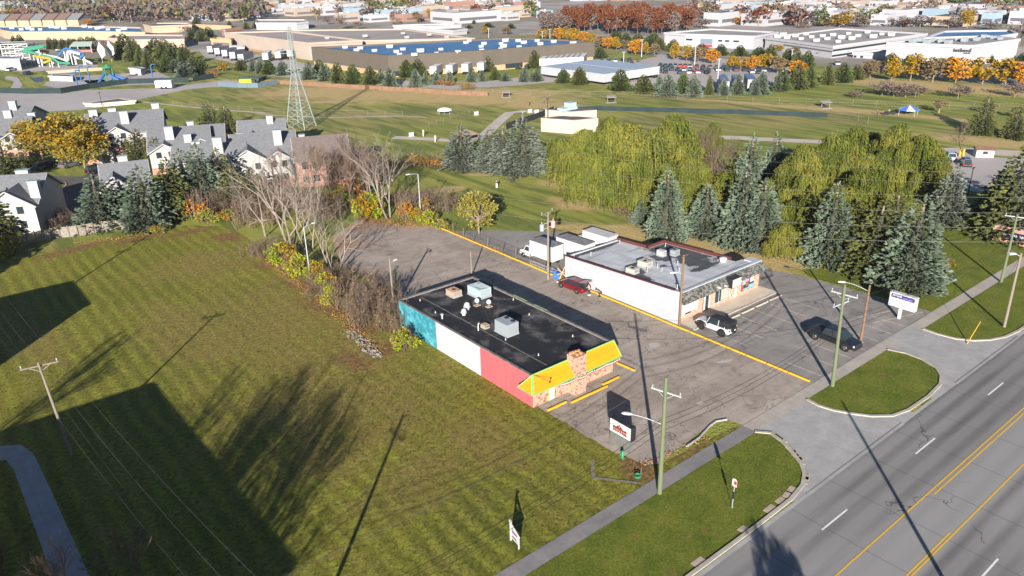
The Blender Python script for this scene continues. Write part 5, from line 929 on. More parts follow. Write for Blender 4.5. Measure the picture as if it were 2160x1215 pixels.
def person(label, loc, rz, top, legs, shoes, bend=0, knee=0, arms=(.15,.35), armf=.5, group=None, hair=M_HAIR):
    t = thing('person', label, 'person', loc, rz, group=group); t.scale = (.88,)*3
    # y forward; trunk bent by `bend`, knees by `knee`
    hipz = .92-.42*math.sin(knee); hy = -.30*math.sin(knee); hip = Vector((0, hy, hipz)); up = Vector((0, math.sin(bend), math.cos(bend))); fw = Vector((0, math.cos(bend), -math.sin(bend)))
    V = [hip, hip+up*.18, hip+up*.38, hip+up*.50, hip+up*.58+fw*.01, hip+up*.66+fw*.03, hip+up*.76+fw*.05, hip+up*.82+fw*.04, hip+up*.72+fw*.13]; Rr = [(.15,.11),(.135,.10),(.17,.115),(.13,.09),.055,.075,.10,.075,.022]; E = [(0,1),(1,2),(2,3),(3,4),(4,5),(5,6),(6,7),(6,8)]
    hands = []
    for s in (-1, 1):
        a = len(V); kn = Vector((s*.11, hy*.2+.30*math.sin(knee)+.02, .50-.08*math.sin(knee))); V += [hip+Vector((s*.09,0,-.06)), kn, Vector((s*.12,-.03,.09))]; Rr += [.095,.06,.042]; E += [(0,a),(a,a+1),(a+1,a+2)]
        b = len(V); sh = hip+up*.50+Vector((s*.18,0,0)); el = sh-up*.26*math.cos(armf)+fw*.26*math.sin(armf)+Vector((s*.04,0,0)); wr_ = el-up*.22*math.cos(armf*1.6)+fw*.24*math.sin(armf*1.6); V += [sh, el, wr_]; Rr += [.06,.045,.032]; E += [(3,b),(b,b+1),(b+1,b+2)]
        d = (wr_-el).normalized(); pm = len(V); V += [wr_+d*.06]; Rr += [(.035,.018)]; E += [(b+2,pm)]
        for k, (off, ln) in enumerate(((-.03,.075),(-.01,.09),(.01,.085),(.03,.065))):
            f = len(V); q = Vector((0, off, 0)) if abs(d.y) < .8 else Vector((off, 0, 0)); V += [wr_+d*.10+q, wr_+d*(.10+ln*.5)+q, wr_+d*(.10+ln)+q+Vector((-s*.02,0,0))]; Rr += [.010,.009,.008]; E += [(pm,f),(f,f+1),(f+1,f+2)]
        f = len(V); V += [wr_+d*.04+Vector((-s*.035,.015,0)), wr_+d*.08+Vector((-s*.05,.02,0))]; Rr += [.011,.009]; E += [(pm,f),(f,f+1)]
    skin_body('body', V, E, Rr, M_SKIN, t)
    # clothes follow the same joints, slightly larger
    n = 4; skin_body('jacket', [V[i] for i in range(4)]+[V[12],V[13],V[14]-(V[14]-V[13])*.1]+[V[12+0]]*0, [(0,1),(1,2),(2,3),(3,4),(4,5),(5,6)], [(.165,.125),(.16,.12),(.185,.13),(.13,.10),.075,.06,.045], top, t)
    b2 = 12+3+1+12+2+3
    skin_body('sleeve', [V[3], V[b2], V[b2+1], V[b2+2]-(V[b2+2]-V[b2+1])*.1], [(0,1),(1,2),(2,3)], [.10,.075,.06,.045], top, t)
    a1, a2 = 9, b2-3
    skin_body('trousers', [V[0], V[a1], V[a1+1], V[a1+2], V[a2], V[a2+1], V[a2+2]], [(0,1),(1,2),(2,3),(0,4),(4,5),(5,6)], [(.16,.12),.105,.072,.058,.105,.072,.058], legs, t)
    for a in (a1, a2): MB().box(V[a+2].x-.055, V[a+2].x+.055, V[a+2].y-.09, V[a+2].y+.19, 0, .11).build('shoe', shoes, t)
    hr = V[6]+up*.03-fw*.02; h_ = MB(); h_.lathe(hr, [(.10,-.05),(.118,.02),(.10,.08),(.05,.12)], 12); h_.build('hair', hair, t, smooth=True); return t
J_BLK = mat('black_jacket', (.02,.02,.03)); J_GRY = mat('grey_jacket', (.22,.27,.28)); J_CHK = mat('black_white_top', (.03,.03,.045), (.30,.28,.28), 9, lo=.52, hi=.6); J_WHT = mat('white_cloth', (.7,.7,.7)); J_RED = mat('rust_cloth', (.35,.09,.04))
person('person in grey jacket, black trousers and white shoes standing at the open tailgate', (65.35,65.3,.02), R(5), J_GRY, J_BLK, J_WHT, bend=.25, armf=.9)
person('person in black and white top bending forward over the yellow blocks by the white wall', (66.0,64.1,.02), R(18), J_CHK, J_BLK, J_BLK, bend=1.15, knee=.55, armf=.5)
person('person in white trousers and dark top standing with a dog in the park', at3(1048,396), R(-60), J_BLK, J_WHT, J_WHT, armf=.2)
person('person in dark clothes standing beside the blue and white tent', at3(1850,243), R(120), J_BLK, J_BLK, J_BLK, armf=.6); person('person in rust top seated height near the table by the blue and white tent', at3(1862,242), R(60), J_RED, J_BLK, J_BLK, bend=.5, knee=.6, armf=.7)
person('person in grey top at the table left of the blue and white tent', at3(1873,241), R(200), J_GRY, J_BLK, J_BLK, bend=.3, armf=.8); person('person in dark clothes standing under the blue and white tent', at3(1907,241), R(100), J_BLK, J_BLK, J_BLK, armf=.4)
person('person in dark clothes by the gate of the dog park', at3(1117,222), R(40), J_BLK, J_BLK, J_BLK, armf=.3)
dg_ = thing('dog', 'dark dog walking on the grass right of the person in white trousers', 'dog', at3(1080,386), R(35))
V = [Vector(v) for v in ((0,-.30,.52),(0,-.05,.50),(0,.22,.52),(0,.36,.60),(0,.46,.72),(0,.55,.78),(0,.70,.74),(0,-.42,.54),(0,-.62,.48),(.07,.46+.06,.86),(-.07,.52,.86))]; E = [(0,1),(1,2),(2,3),(3,4),(4,5),(5,6),(0,7),(7,8),(5,9),(5,10)]; Q = [(.12,.13),(.11,.13),(.13,.16),(.09,.11),.075,.08,.04,.035,.018,.02,.02]
for s in (-1, 1):
    for pts_, root, rr_ in ((((s*.09,.24,.42),(s*.09,.20,.24),(s*.09,.24,.04),(s*.09,.30,.02)),2,(.06,.035,.028,.028)),(((s*.09,-.32,.40),(s*.09,-.24,.30),(s*.09,-.42,.20),(s*.09,-.38,.04),(s*.09,-.32,.02)),0,(.08,.055,.03,.026,.026))):
        a = len(V); V += [Vector(p) for p in pts_]; Q += list(rr_); E += [(root,a)]+[(a+i,a+i+1) for i in range(len(pts_)-1)]
skin_body('body', V, E, Q, mat('dark_fur', (.03,.025,.02)), dg_)
# ================================================================ POLES AND WIRES
def insul(mb, p, h=.3): mb.lathe(p, [(.03,0),(.03,h*.3),(.07,h*.4),(.05,h*.6),(.07,h*.7),(.02,h)], 8)
def utility_pole(label, x, y, h, m, arms=(), r0=.17, lean=(0,0), group='utility poles along the road', lamp=None, extra=None):
    t = thing('utility_pole', label, 'utility pole', (x, y, 0), group=group); tp = Vector((lean[0], lean[1], h)); MB().tube((0,0,-.2), tp, r0, r0*.62, 9).build('pole', m, t)
    for z, dx_, dy_, L_ in arms:
        c = Vector((lean[0]*z/h, lean[1]*z/h, z)); d = Vector((dx_, dy_, 0)).normalized(); q = Vector((-d.y, d.x, 0)); ca = MB().obox(c+q*.16, d*L_/2, q*.05, (0,0,.06)).build('crossarm', M_STEEL if m is M_GWOOD else M_WOOD, t); im = MB()
        for s in (-1, 1): insul(im, c+q*.16+d*s*L_*.46+Vector((0,0,.06)))
        im.build('insulators', M_GREYM, ca); br = MB()
        for s in (-1, 1): br.tube(c+q*.16+d*s*L_*.3, c+Vector((0,0,-.5)), .02, None, 4)
        br.build('brace', M_STEEL, ca)
    if lamp: lamp_arm(t, *lamp)
    return t
def lamp_arm(t, z, dx_, dy_, L_, rise=.6):
    d = Vector((dx_, dy_, 0)).normalized(); P = [Vector((0,0,z))+d*L_*k/6+Vector((0,0,rise*math.sin(k/6*1.45))) for k in range(7)]; a = MB().path(P, .035, 6).build('lamp_arm', M_STEEL, t)
    h = MB(); e = P[-1]; q = Vector((-d.y, d.x, 0)); loft(h, [[e+d*u-q*w-Vector((0,0,.02)), e+d*u-q*w*.6+Vector((0,0,hh)), e+d*u+q*w*.6+Vector((0,0,hh)), e+d*u+q*w-Vector((0,0,.02))] for u, w, hh in ((-.1,.06,.06),(.15,.14,.12),(.5,.16,.12),(.72,.08,.06))]); h.build('lamp_head', M_WHITE, a)
utility_pole('green utility pole with a street lamp and one crossarm beside the restaurant road sign', 41.2, 32.7, 10.9, M_GWOOD, [(9.5,.25,-1,2.5)], .2, (-.25,-.1), lamp=(6.5,-.55,.8,2.6))
utility_pole('green stained utility pole with two crossed arms between pickup and grass island', 67.3, 32.65, 11.1, M_GWOOD, [(10.0,.1,-1,2.6),(9.0,1,-.1,2.4)], .2, (-.25,.25))
utility_pole('green stained utility pole with one high crossarm beside the far sidewalk', 108.3, 32.5, 9.3, M_GWOOD, [(8.9,.3,-1,2.6)], .19)
utility_pole('utility pole below the bottom edge of the view', 8.3, 32.7, 10.4, M_GWOOD, [(9.3,0,-1,2.5)], .19); utility_pole('utility pole far along the road beyond the right edge', 141, 32.5, 10, M_GWOOD, [(9.3,0,-1,2.5)], .18); utility_pole('utility pole across the road beyond the lower right corner', 41.4, 6.2, 10.6, M_WOOD, [], .19)
sl_ = thing('street_lamp', 'weathered wooden street lamp pole in the grass nearest the kerb at the right', 'street lamp', (94.3, 26.9, 0)); MB().tube((0,0,-.2),(-.1,.1,9.1),.17,.12,9).build('pole', M_WOOD, sl_); ah = MB().path([(0,0,8.6),(-.4,.3,8.9),(-.8,.5,9.1)], .04).build('lamp_arm', M_STEEL, sl_); MB().obox((-1.15,.7,9.15),(.33,-.2,.0),(.13,.2,0),(0,.0,.09)).build('lamp_head', M_WHITE, ah)
bp = thing('street_lamp', 'brown wooden pole with a long curved lamp arm behind the pickup', 'street lamp', (78.9, 35.9, 0)); MB().tube((0,0,-.2),(-.1,0,6.8),.15,.11,9).build('pole', M_BWOOD, bp); lamp_arm(bp, 6.0, -.6, .8, 2.6, .9)
bp = thing('street_lamp', 'tall brown pole with small lamp at the front left corner of the plaza', 'street lamp', (67.0, 51.9, 0)); MB().tube((0,0,-.2),(-.1,0,8.9),.16,.12,9).build('pole', M_BWOOD, bp); MB().obox((.1,-.05,8.75),(.6,.1,0),(0,.05,0),(0,0,.05)).build('crossarm', M_BWOOD, bp); lamp_arm(bp, 6.6, -.5, .4, .8, .1)
tp_ = utility_pole('wooden pole carrying two transformers beside the box trucks', 65.1, 70.6+2.4, 9.6, M_WOOD, [(9.4,1,.25,2.6)], .17, group='wooden poles behind the lots')
for s, m_, l in ((-1.15,M_GREYM,'a'),(.95,mat('faded_pink_tank', (.55,.25,.22)),'b')): MB().lathe((s,.3*s*.2,7.2), [(.28,0),(.3,.1),(.3,.85),(.22,.92),(.06,.95),(.06,1.2)], 14).build('transformer', m_, tp_)
MB().obox((-.1,0,8.1),(1.0,.2,0),(0,.04,0),(0,0,.04)).obox((-.1,0,7.4),(1.0,.2,0),(0,.04,0),(0,0,.04)).build('transformer_rack', M_STEEL, tp_)
q = G(831,655); wp = thing('street_lamp', 'weathered wooden pole with a small side lamp at the teal wall corner', 'street lamp', (q.x, q.y, 0)); MB().tube((0,0,-.2),(0,0,HT((831,655),545)),.14,.11,8).build('pole', M_WOOD, wp); lamp_arm(wp, HT((831,655),556), .8, .3, .8, .1)
q = G(842,640); gp = thing('guard_post', 'short bright green post at the back corner of the black roof', 'post', (q.x, q.y+.3, 0)); MB().tube((0,0,0),(0,0,4.6),.09,.09,8).build('post', paint('lime_post', (.10,.5,.08)), gp)
q = G(995,583); gp = thing('short_pole', 'thin grey wooden pole standing behind the back edge of the black roof', 'pole', (q.x, q.y, 0)); MB().tube((0,0,0),(0,0,HT((995,583),530)),.1,.08,8).build('pole', M_WOOD, gp)
utility_pole('wooden utility pole with braced crossarm standing in the shade of the vacant lot', 5.7, 70.5, 9.6, M_WOOD, [(9.2,1,-.15,2.9)], .15, (-.5,0), group='poles on the left edge of the vacant lot')
utility_pole('wooden utility pole at the left edge of the view', 3.6, 104, 11.5, M_WOOD, [(10.8,1,-.15,2.9),(9.2,1,-.15,2.0)], .16, (-.4,0), group='poles on the left edge of the vacant lot')
for x, y, yt, l in ((888,462,368,'slim grey lamp post with a curved head right of the tall pale tree'),(655,590,480,'slim grey lamp post hidden among bare trees at the lime shrubs')):
    g_ = G(x, y); h = HT((x, y), yt); t = thing('lamp_post', l, 'street lamp', (g_.x, g_.y, 0), group='lamp posts round the empty car park'); MB().tube((0,0,0),(0,0,h),.09,.07,7).build('pole', M_STEEL, t); lamp_arm(t, h, -.9 if x > 800 else .9, .2, 1.4, .15)
wires = []
def wire(name, P, sag=.5, r0=.009, m=None):
    mb = MB()
    for a, b in zip(P[:-1], P[1:]):
        a, b = Vector(a), Vector(b); n = 14; pts_ = [a.lerp(b, k/n)-Vector((0,0,sag*4*(k/n)*(1-k/n))) for k in range(n+1)]
        for p, q in zip(pts_[:-1], pts_[1:]): mb.tube(p, q, r0, r0, 3, caps=False)
    o = mb.build('power_line', m or M_WIRE); tag(o, name, 'wire', 'overhead wires'); wires.append(o); return o
M_WIRE = mat('wire_metal', (.075,.075,.07), rough=.5); M_WIREB = mat('black_wire', (.02,.02,.02), rough=.6)
XS = [(-25,10.4),(8.3,10.4),(41.2,10.9),(67.3,11.1),(108.3,9.3),(141,10),(175,10)]
for dy_, dz_, m_, l in ((-1.15,-1.1,None,'bare wire on the road side end of the roadside crossarms'),(1.15,-1.1,None,'bare wire on the lawn side end of the roadside crossarms'),(0,.0,None,'bare wire along the tops of the roadside poles'),(.2,-3.9,M_WIREB,'upper black cable slung between the roadside poles'),(.2,-4.4,M_WIREB,'middle black cable slung between the roadside poles'),(.2,-5.0,M_WIREB,'lowest black cable slung between the roadside poles')):
    wire(l, [(x, 32.7+dy_, h+dz_) for x, h in XS], .7 if m_ is None else 1.0, .010 if m_ is None else .022, m_)
wire('wire from the roadside pole to the plaza corner pole', [(67.3,32.9,10),(66.9,51.9,8.7),(65.1,73,9.3)], .6); wire('second wire from the roadside pole to the plaza corner pole', [(67.5,32.9,8.8),(67.2,51.9,8.6),(66,73,9.3)], .7); wire('black service cable to the restaurant roof', [(67.2,32.9,7.2),(53,50,3.7)], .8, .02, M_WIREB)
for i, (dx_, l) in enumerate(((-1.3,'left'),(0,'middle'),(1.3,'right'))): wire('%s wire of the pole line on the left edge of the vacant lot' % l, [(3.2+dx_,138,11),(3.4+dx_,104,10.9),(5.3+dx_,70.5,9.4 if dx_ else 9.8),(8+dx_,32,10.5),(9+dx_,-5,10)], .8, .008)
wire('low cable of the pole line on the left edge of the vacant lot', [(3.4,104,7.5),(5.6,70.5,6.6),(8,32,7.5)], .8, .008)
wire('guy wire sloping from the far lamp pole into the verge', [(94.3,27,8.8),(86.9,27.9,.1)], 0, .02); t = thing('guy_guard', 'yellow plastic guard on the guy wire in the verge', 'guard', (86.9,27.9,0)); MB().tube((0,0,0),(1.85,-.22,2.2),.05,None,6).build('guard', M_YELP, t)
for k, (ya_, yb_) in enumerate(((287,330),(300,350),(318,372),(345,398),(372,430),(400,460),(425,490))):   # transmission wires sweeping over the willows
    a = G(1130-40*k, ya_-30+6*k, 17); b = G(2200, yb_+20, 17); wire('high transmission wire over the willows, %s from the top' % ORD[k], [tuple(a), tuple(b)], 1.2, .010)
# ================================================================ APARTMENTS, PARK, TOWER
M_SHING = mat('grey_shingle_material', (.115,.12,.13), (.165,.17,.18), 1.6, .9, stretch=(1,1,3)); M_SHBR = mat('brown_shingle_material', (.17,.135,.12), (.12,.10,.095), 1.6, .9); M_SIDE = mat('white_siding_material', (.33,.325,.31), (.29,.285,.275), 1.2, stretch=(.4,.4,5)); M_BRK2 = brickmat('apartment_brick_material', (.23,.085,.055), (.29,.125,.08), (.20,.085,.06), 1.0)
def house(label, pl, pr, depth, eave, ridge, brick=.6, gables=(), chim=(), wins=(), roofm=None, endwhite=True, storeys=3, name='apartment_building', group='apartment buildings behind the trees'):
    a, b = G(*pl), G(*pr); d = (b-a); Ln = d.length; rz = math.atan2(d.y, d.x); t = thing(name, label, 'building', (a.x, a.y, 0), rz, group=group); o = .45; roofm = roofm or M_SHING
    w = MB().prism([(0,0),(Ln,0),(Ln,depth),(0,depth)], eave*brick, eave); 
    for x in (0, Ln): w.poly([(x,0,eave),(x,depth,eave),(x,depth/2,ridge-.1)])
    w.build('wall', M_SIDE, t)
    if brick > 0: MB().box(-.03, Ln+.03, -.03, depth+.03, 0, eave*brick).build('brick_base', M_BRK2, t)
    rf = MB(); s = (ridge-eave)/(depth/2)
    for sg, y0_ in ((1, -o), (-1, depth+o)):
        ze = eave-s*o; P = [(-o,y0_,ze),(Ln+o,y0_,ze),(Ln+o,depth/2,ridge),(-o,depth/2,ridge)]; Q = [(p[0],p[1],p[2]+.22) for p in P]; rf.poly(Q if sg > 0 else Q[::-1]); rf.poly(P[::-1] if sg > 0 else P); 
        for i in range(4): j = (i+1) % 4; rf.poly([P[i],P[j],Q[j],Q[i]])
    ro = rf.build('roof', roofm, t); rk = MB()
    for x in (-o, Ln+o):
        for y0_ in (-o, depth+o): rk.tube((x,y0_,eave-s*o+.06),(x,depth/2,ridge+.06),.16,None,4)
    rk.build('rake_board', M_SIDE, ro)
    for u, gw, out in gables:
        x = u*Ln; gz = eave+s*(gw/2)*1.15; gg = MB(); gg.prism([(x-gw/2,-out),(x+gw/2,-out),(x+gw/2,.2),(x-gw/2,.2)], eave*brick, eave); gg.poly([(x-gw/2,-out,eave),(x+gw/2,-out,eave),(x,-out,gz)]); g1 = gg.build('gable_wall', M_SIDE, t)
        if brick > 0: MB().box(x-gw/2-.03,x+gw/2+.03,-out-.03,-.035,0,eave*brick).build('brick_base', M_BRK2, g1)
        yb_ = (gz-eave)/s; gr = MB()
        for sg in (-1, 1):
            P = [(x+sg*(gw/2+.4),-out-.35,eave-.3),(x+sg*(gw/2+.4),-.3,eave-.3),(x,yb_+.3,gz+.12),(x,-out-.35,gz+.12)]; gr.poly(P if sg > 0 else P[::-1])
            gr.tube(P[0], P[3], .14, None, 4, 1)
        gr.build('gable_roof', [roofm, M_SIDE], g1); wn = MB()
        for k in range(storeys):
            for dx_ in (-gw*.2, gw*.2): wn.box(x+dx_-.5,x+dx_+.5,-out-.09,-out-.035,1.1+k*eave/storeys,2.3+k*eave/storeys)
        wn.build('window', M_GLASS, g1)
    for u, v, cw, hh in chim: 
        x = u*Ln; y = v*depth; zc = eave+s*(min(y, depth-y)) if 0 < v < 1 else 0; c = MB().box(x-cw/2,x+cw/2,y-.6,y+.6,max(0,zc-.5),zc+hh if zc else eave+hh).build('chimney', M_SIDE, t); zt2 = (zc+hh if zc else eave+hh); MB().box(x-cw/2-.08,x+cw/2+.08,y-.68,y+.68,zt2,zt2+.15).build('chimney_cap', M_GREYM, c)
    for u in wins:
        wn = MB(); 
        for k in range(storeys): wn.box(u*Ln-.6,u*Ln+.6,-.09,-.035,1.0+k*eave/storeys,2.3+k*eave/storeys)
        wn.build('window', M_GLASS, t)
    for k in range(1, storeys) if storeys > 2 else ():
        bal = MB(); u0, u1 = .72*Ln, .95*Ln; z = k*eave/storeys; bal.box(u0,u1,-1.3,-.04,z-.12,z); bal.box(u0,u1,-1.3,-1.24,z+.9,z+1.0)
        for i in range(9): x = u0+(u1-u0)*i/8; bal.box(x-.03,x+.03,-1.3,-1.25,z,z+.9)
        bal.build('balcony', M_SIDE, t)
    return t
b1 = house('three storey white and brick apartment block with twin gables and white chimneys', (194,344), (352,330), 15, 6.2, 9.6, .62, [(.12,5.2,1.5),(.42,6,1.8)], [(.10,.42,1.7,1.6),(.33,.6,1.7,1.4),(.52,.22,1.7,2.6),(.93,.55,1.6,1.6)], (.27,.66,.85))
pt = thing('entrance_porch', 'small white gabled entrance porch of the three storey block', 'porch', tuple(G(233,343)), R(-38)); MB().box(-1.6,1.6,-1.4,.6,0,2.6).build('wall', M_SIDE, pt); m = MB(); m.poly([(-1.9,-1.6,2.5),(0,-1.6,3.9),(0,.8,3.9),(-1.9,.8,2.5)]); m.poly([(1.9,-1.6,2.5),(1.9,.8,2.5),(0,.8,3.9),(0,-1.6,3.9)]); m.build('roof', M_SHING, pt); MB().poly([(-1.7,-1.42,2.6),(1.7,-1.42,2.6),(0,-1.42,3.8)]).build('gable', M_SIDE, pt); MB().box(-.8,.8,-1.46,-1.41,0,2.1).build('door', M_GLASS, pt)
house('low apartment block with pale hip end and white chimneys right of the three storey block', (325,366), (450,354), 14, 4.7, 7.8, .3, [(.25,6,1.5)], [(.35,.25,1.7,2.6),(.65,.15,1.5,1.6)], (.6,), storeys=2)
house('grey roofed apartment block behind the blue spruce tips', (372,412), (520,400), 14, 4.6, 7.9, .3, [(.22,6.5,1.4),(.78,7,1.6)], [(.28,.75,1.6,1.6),(.66,.3,1.7,3.0)], (.45,), storeys=2)
house('white gabled apartment block below the transmission tower', (500,396), (632,384), 15, 5.3, 8.9, .3, [(.25,8,1.8),(.72,5,1.2)], [(.12,.8,1.5,1.6),(.74,.25,1.6,2.8)], (.45,), storeys=2)
house('small grey roofed block tucked between the three storey block and white gables', (392,352), (478,345), 12, 4.6, 7.6, .3, [(.5,5,1.2)], [(.2,.6,1.4,1.4)], (), storeys=2)
house('grey roofed block beyond the largest white gables near the tower', (512,340), (606,333), 12, 4.6, 7.8, .3, [(.3,5,1.2)], [(.7,.4,1.4,1.6)], (), storeys=2)
house('brick apartment end with brown roof beside the dark leafless trees', (632,396), (742,386), 14, 5.2, 8.3, 1.0, [], [(.12,.85,2.2,1.8)], (.15,.35,.6,.8), M_SHBR, storeys=2)
house('leftmost grey roofed apartment block behind the golden tree', (-60,346), (62,338), 15, 5.4, 8.7, .55, [(.35,6,1.6),(.85,5,1.5)], [(.05,.3,1.6,1.8),(.62,.5,1.6,1.6),(.95,.7,1.6,1.6)], (.6,))
house('far apartment block at the left edge beside the waterpark road', (-80,306), (60,299), 15, 4.8, 7.8, .5, [], [(.75,.4,1.7,2.2)], (.3,.6))
house('small white gabled brick house behind the first two fence spruces', (232,452), (325,440), 10, 4.7, 7.8, .55, [(.25,6,1.4)], [(.5,.6,1.6,1.6)], (.6,.85), storeys=2, group='near houses by the fence')
house('white gabled house in dappled shade at the left edge', (-60,497), (92,486), 12, 4.9, 8.2, 0, [(.68,7.5,1.6)], [(.62,.7,2.0,1.6),(.99,.1,1.5,2.6)], (.3,), storeys=2, group='near houses by the fence')
for ya, yb, l in ((24, 58.3, 'flat roofed building beyond the left edge that shades the path'), (85.7, 96, 'flat roofed building beyond the left edge beside the vacant lot')):
    t = thing('flat_roof_building', l, 'building', (-30, ya, 0), group='buildings beyond the left edge'); MB().box(-25,24.6,0,yb-ya,0,8.9).build('wall', M_BRK2, t); MB().box(-25.2,24.8,-.2,yb-ya+.2,8.903,9.15).build('roof', M_BLKROOF, t)
# board fence on the lot line
t = thing('board_fence', 'weathered grey board fence at the back of the vacant lot', 'fence', tuple(G(60,514)), world=True); P = [G(x,y) for x, y in ((10,540),(60,515),(110,503),(165,498),(215,489),(300,478),(345,474))]; fb = MB(); fp = MB(); 
for a, b in zip(P[:-1], P[1:]):
    n = int((b-a).length/.2); d = (b-a).normalized()
    for k in range(n): p = a.lerp(b, (k+.5)/n); h = 1.75+RN.uniform(-.06,.06); fb.obox((p.x,p.y,h/2), (d.x*.09,d.y*.09,0), (-d.y*.015,d.x*.015,0), (0,0,h/2))
    for k in range(3): p = a.lerp(b, k/3); fp.box(p.x-.07,p.x+.07,p.y-.14,p.y-.02,0,1.95)
fb.build('boards', mat('grey_fence_board', (.27,.24,.20), (.18,.155,.13), 3), t); fp.build('posts', M_BARK, t)
def fence(label, pts, h, m, solid=False, step=3.0, posts=None, name='chain_link_fence', rails=(1.0,.5,.05), off=0):
    P = [G(*p) for p in pts]; t = thing(name, label, 'fence', tuple(P[0]), world=True); fp = MB(); fr_ = MB(); 
    for a, b in zip(P[:-1], P[1:]):
        n = max(1, int((b-a).length/step)); 
        for k in range(n+1): p = a.lerp(b, k/n); fp.tube((p.x,p.y,0),(p.x,p.y,h+.08),.045,None,5)
        d = (b-a).normalized(); q = Vector((-d.y,d.x,0))*.02
        if solid: fr_.poly([a-q,b-q,b-q+Vector((0,0,h)),a-q+Vector((0,0,h))]); fr_.poly([b+q,a+q,a+q+Vector((0,0,h)),b+q+Vector((0,0,h))]); fr_.poly([a-q+Vector((0,0,h)),b-q+Vector((0,0,h)),b+q+Vector((0,0,h)),a+q+Vector((0,0,h))])
        else:
            for z in rails: fr_.tube(a+Vector((0,0,z*h)), b+Vector((0,0,z*h)), .02, None, 3, caps=False)
            m_ = max(1, int((b-a).length/(.7 if (b-a).length < 60 else 1.4)))
            for k in range(m_): p = a.lerp(b, k/m_); p2 = a.lerp(b, (k+1)/m_); fr_.tube(p, p2+Vector((0,0,h)), .008, None, 3, caps=False); fr_.tube(p+Vector((0,0,h)), p2, .008, None, 3, caps=False)
    fp.build('posts', posts or (M_GSCR if solid else M_WOOD), t); fr_.build('screen' if solid else 'mesh', m if m is not M_STEEL else M_WOOD, t); return t
M_GSCR = mat('dark_green_windscreen', (.010,.022,.024), (.017,.032,.034), .3); M_FENB = mat('brown_brush_fence', (.14,.075,.05), (.20,.12,.07), .8)
fence('tall dark green screened fence across the middle of the park', [(1165,247),(1172,236),(1260,233),(1420,237),(1560,241),(1640,244),(1745,248)], 1.25, M_GSCR, True, 4, name='screen_fence'); fence('dark screened fence running from pavilion to the pale park building', [(1068,273),(1100,262),(1140,248),(1168,236)], 1.6, mat('black_screen', (.02,.022,.025)), True, 4, name='screen_fence')
fence('green wire fence right of the screened park fence', [(1745,248),(1790,252),(1830,262)], 1.8, M_GSCR); fence('chain link fence along the back of the park', [(860,188),(1000,196),(1080,203),(1200,203),(1330,205),(1480,212),(1700,220),(1900,226),(2160,232)], 1.6, M_STEEL, step=6)
fence('brown vine covered fence below the warehouse spruces', [(590,177),(700,184),(860,193),(960,200),(1030,202)], 1.3, M_FENB, True, 5, name='vine_fence'); fence('chain link fence behind the transmission tower', [(510,262),(560,266),(620,270)], 1.7, M_STEEL); fence('long chain link fence across the dog park', [(400,225),(560,238),(640,243),(740,243),(850,245)], 1.4, M_STEEL, step=5)
fence('chain link fence of the small run at the left of the park', [(365,222),(395,228),(440,222)], 1.4, M_STEEL); fence('chain link fence beside the trail to the dog park gate', [(905,268),(965,250),(990,243)], 1.3, M_STEEL); fence('chain link fence at the upper gate of the dog park', [(1140,222),(1165,205)], 1.5, M_STEEL)
fence('green screened fence round the waterpark', [(-10,196),(60,198),(130,197),(190,187),(270,177),(390,174),(398,174)], 1.9, M_GSCR, True, 4, name='screen_fence'); fence('green screened fence right of the white trailer', [(408,172),(452,165)], 1.9, M_GSCR, True, 4, name='screen_fence'); fence('grey screened fence round the yellow truck', [(460,182),(500,185),(545,185),(585,178)], 1.7, mat('grey_screen', (.10,.14,.17)), True, 4, name='screen_fence')
fence('black chain link fence between old lot and truck yard', [(935,478),(1000,508),(1060,532),(1118,556)], 1.3, mat('black_fence_wire', (.03,.03,.03)), step=2.4); fence('leaning white plank rail beside the box trucks', [(1120,562),(1150,574),(1183,586)], .9, M_WHITE, step=2, name='plank_rail')
for x, y, l in ((1170,583,'left'),(1177,588,'right')): t = thing('blue_drum', 'blue plastic drum at the foot of the transformer pole, %s one' % l, 'drum', tuple(G(x,y)), group='blue drums'); MB().lathe((0,0,0), [(.27,0),(.3,.1),(.28,.4),(.3,.8),(.27,.86)], 14).build('drum', M_BLUEP, t)
t = thing('timber_rack', 'crossed yellow timbers stacked against the end of the white wall', 'timber rack', tuple(G(1186,588))); MB().tube((-.6,0,0),(.8,.3,1.5),.06,None,5).tube((.8,0,0),(-.6,.3,1.6),.06,None,5).tube((-.9,.1,.8),(1,.1,.8),.05,None,5).build('timbers', paint('yellow_timber', (.55,.36,.15)), t)
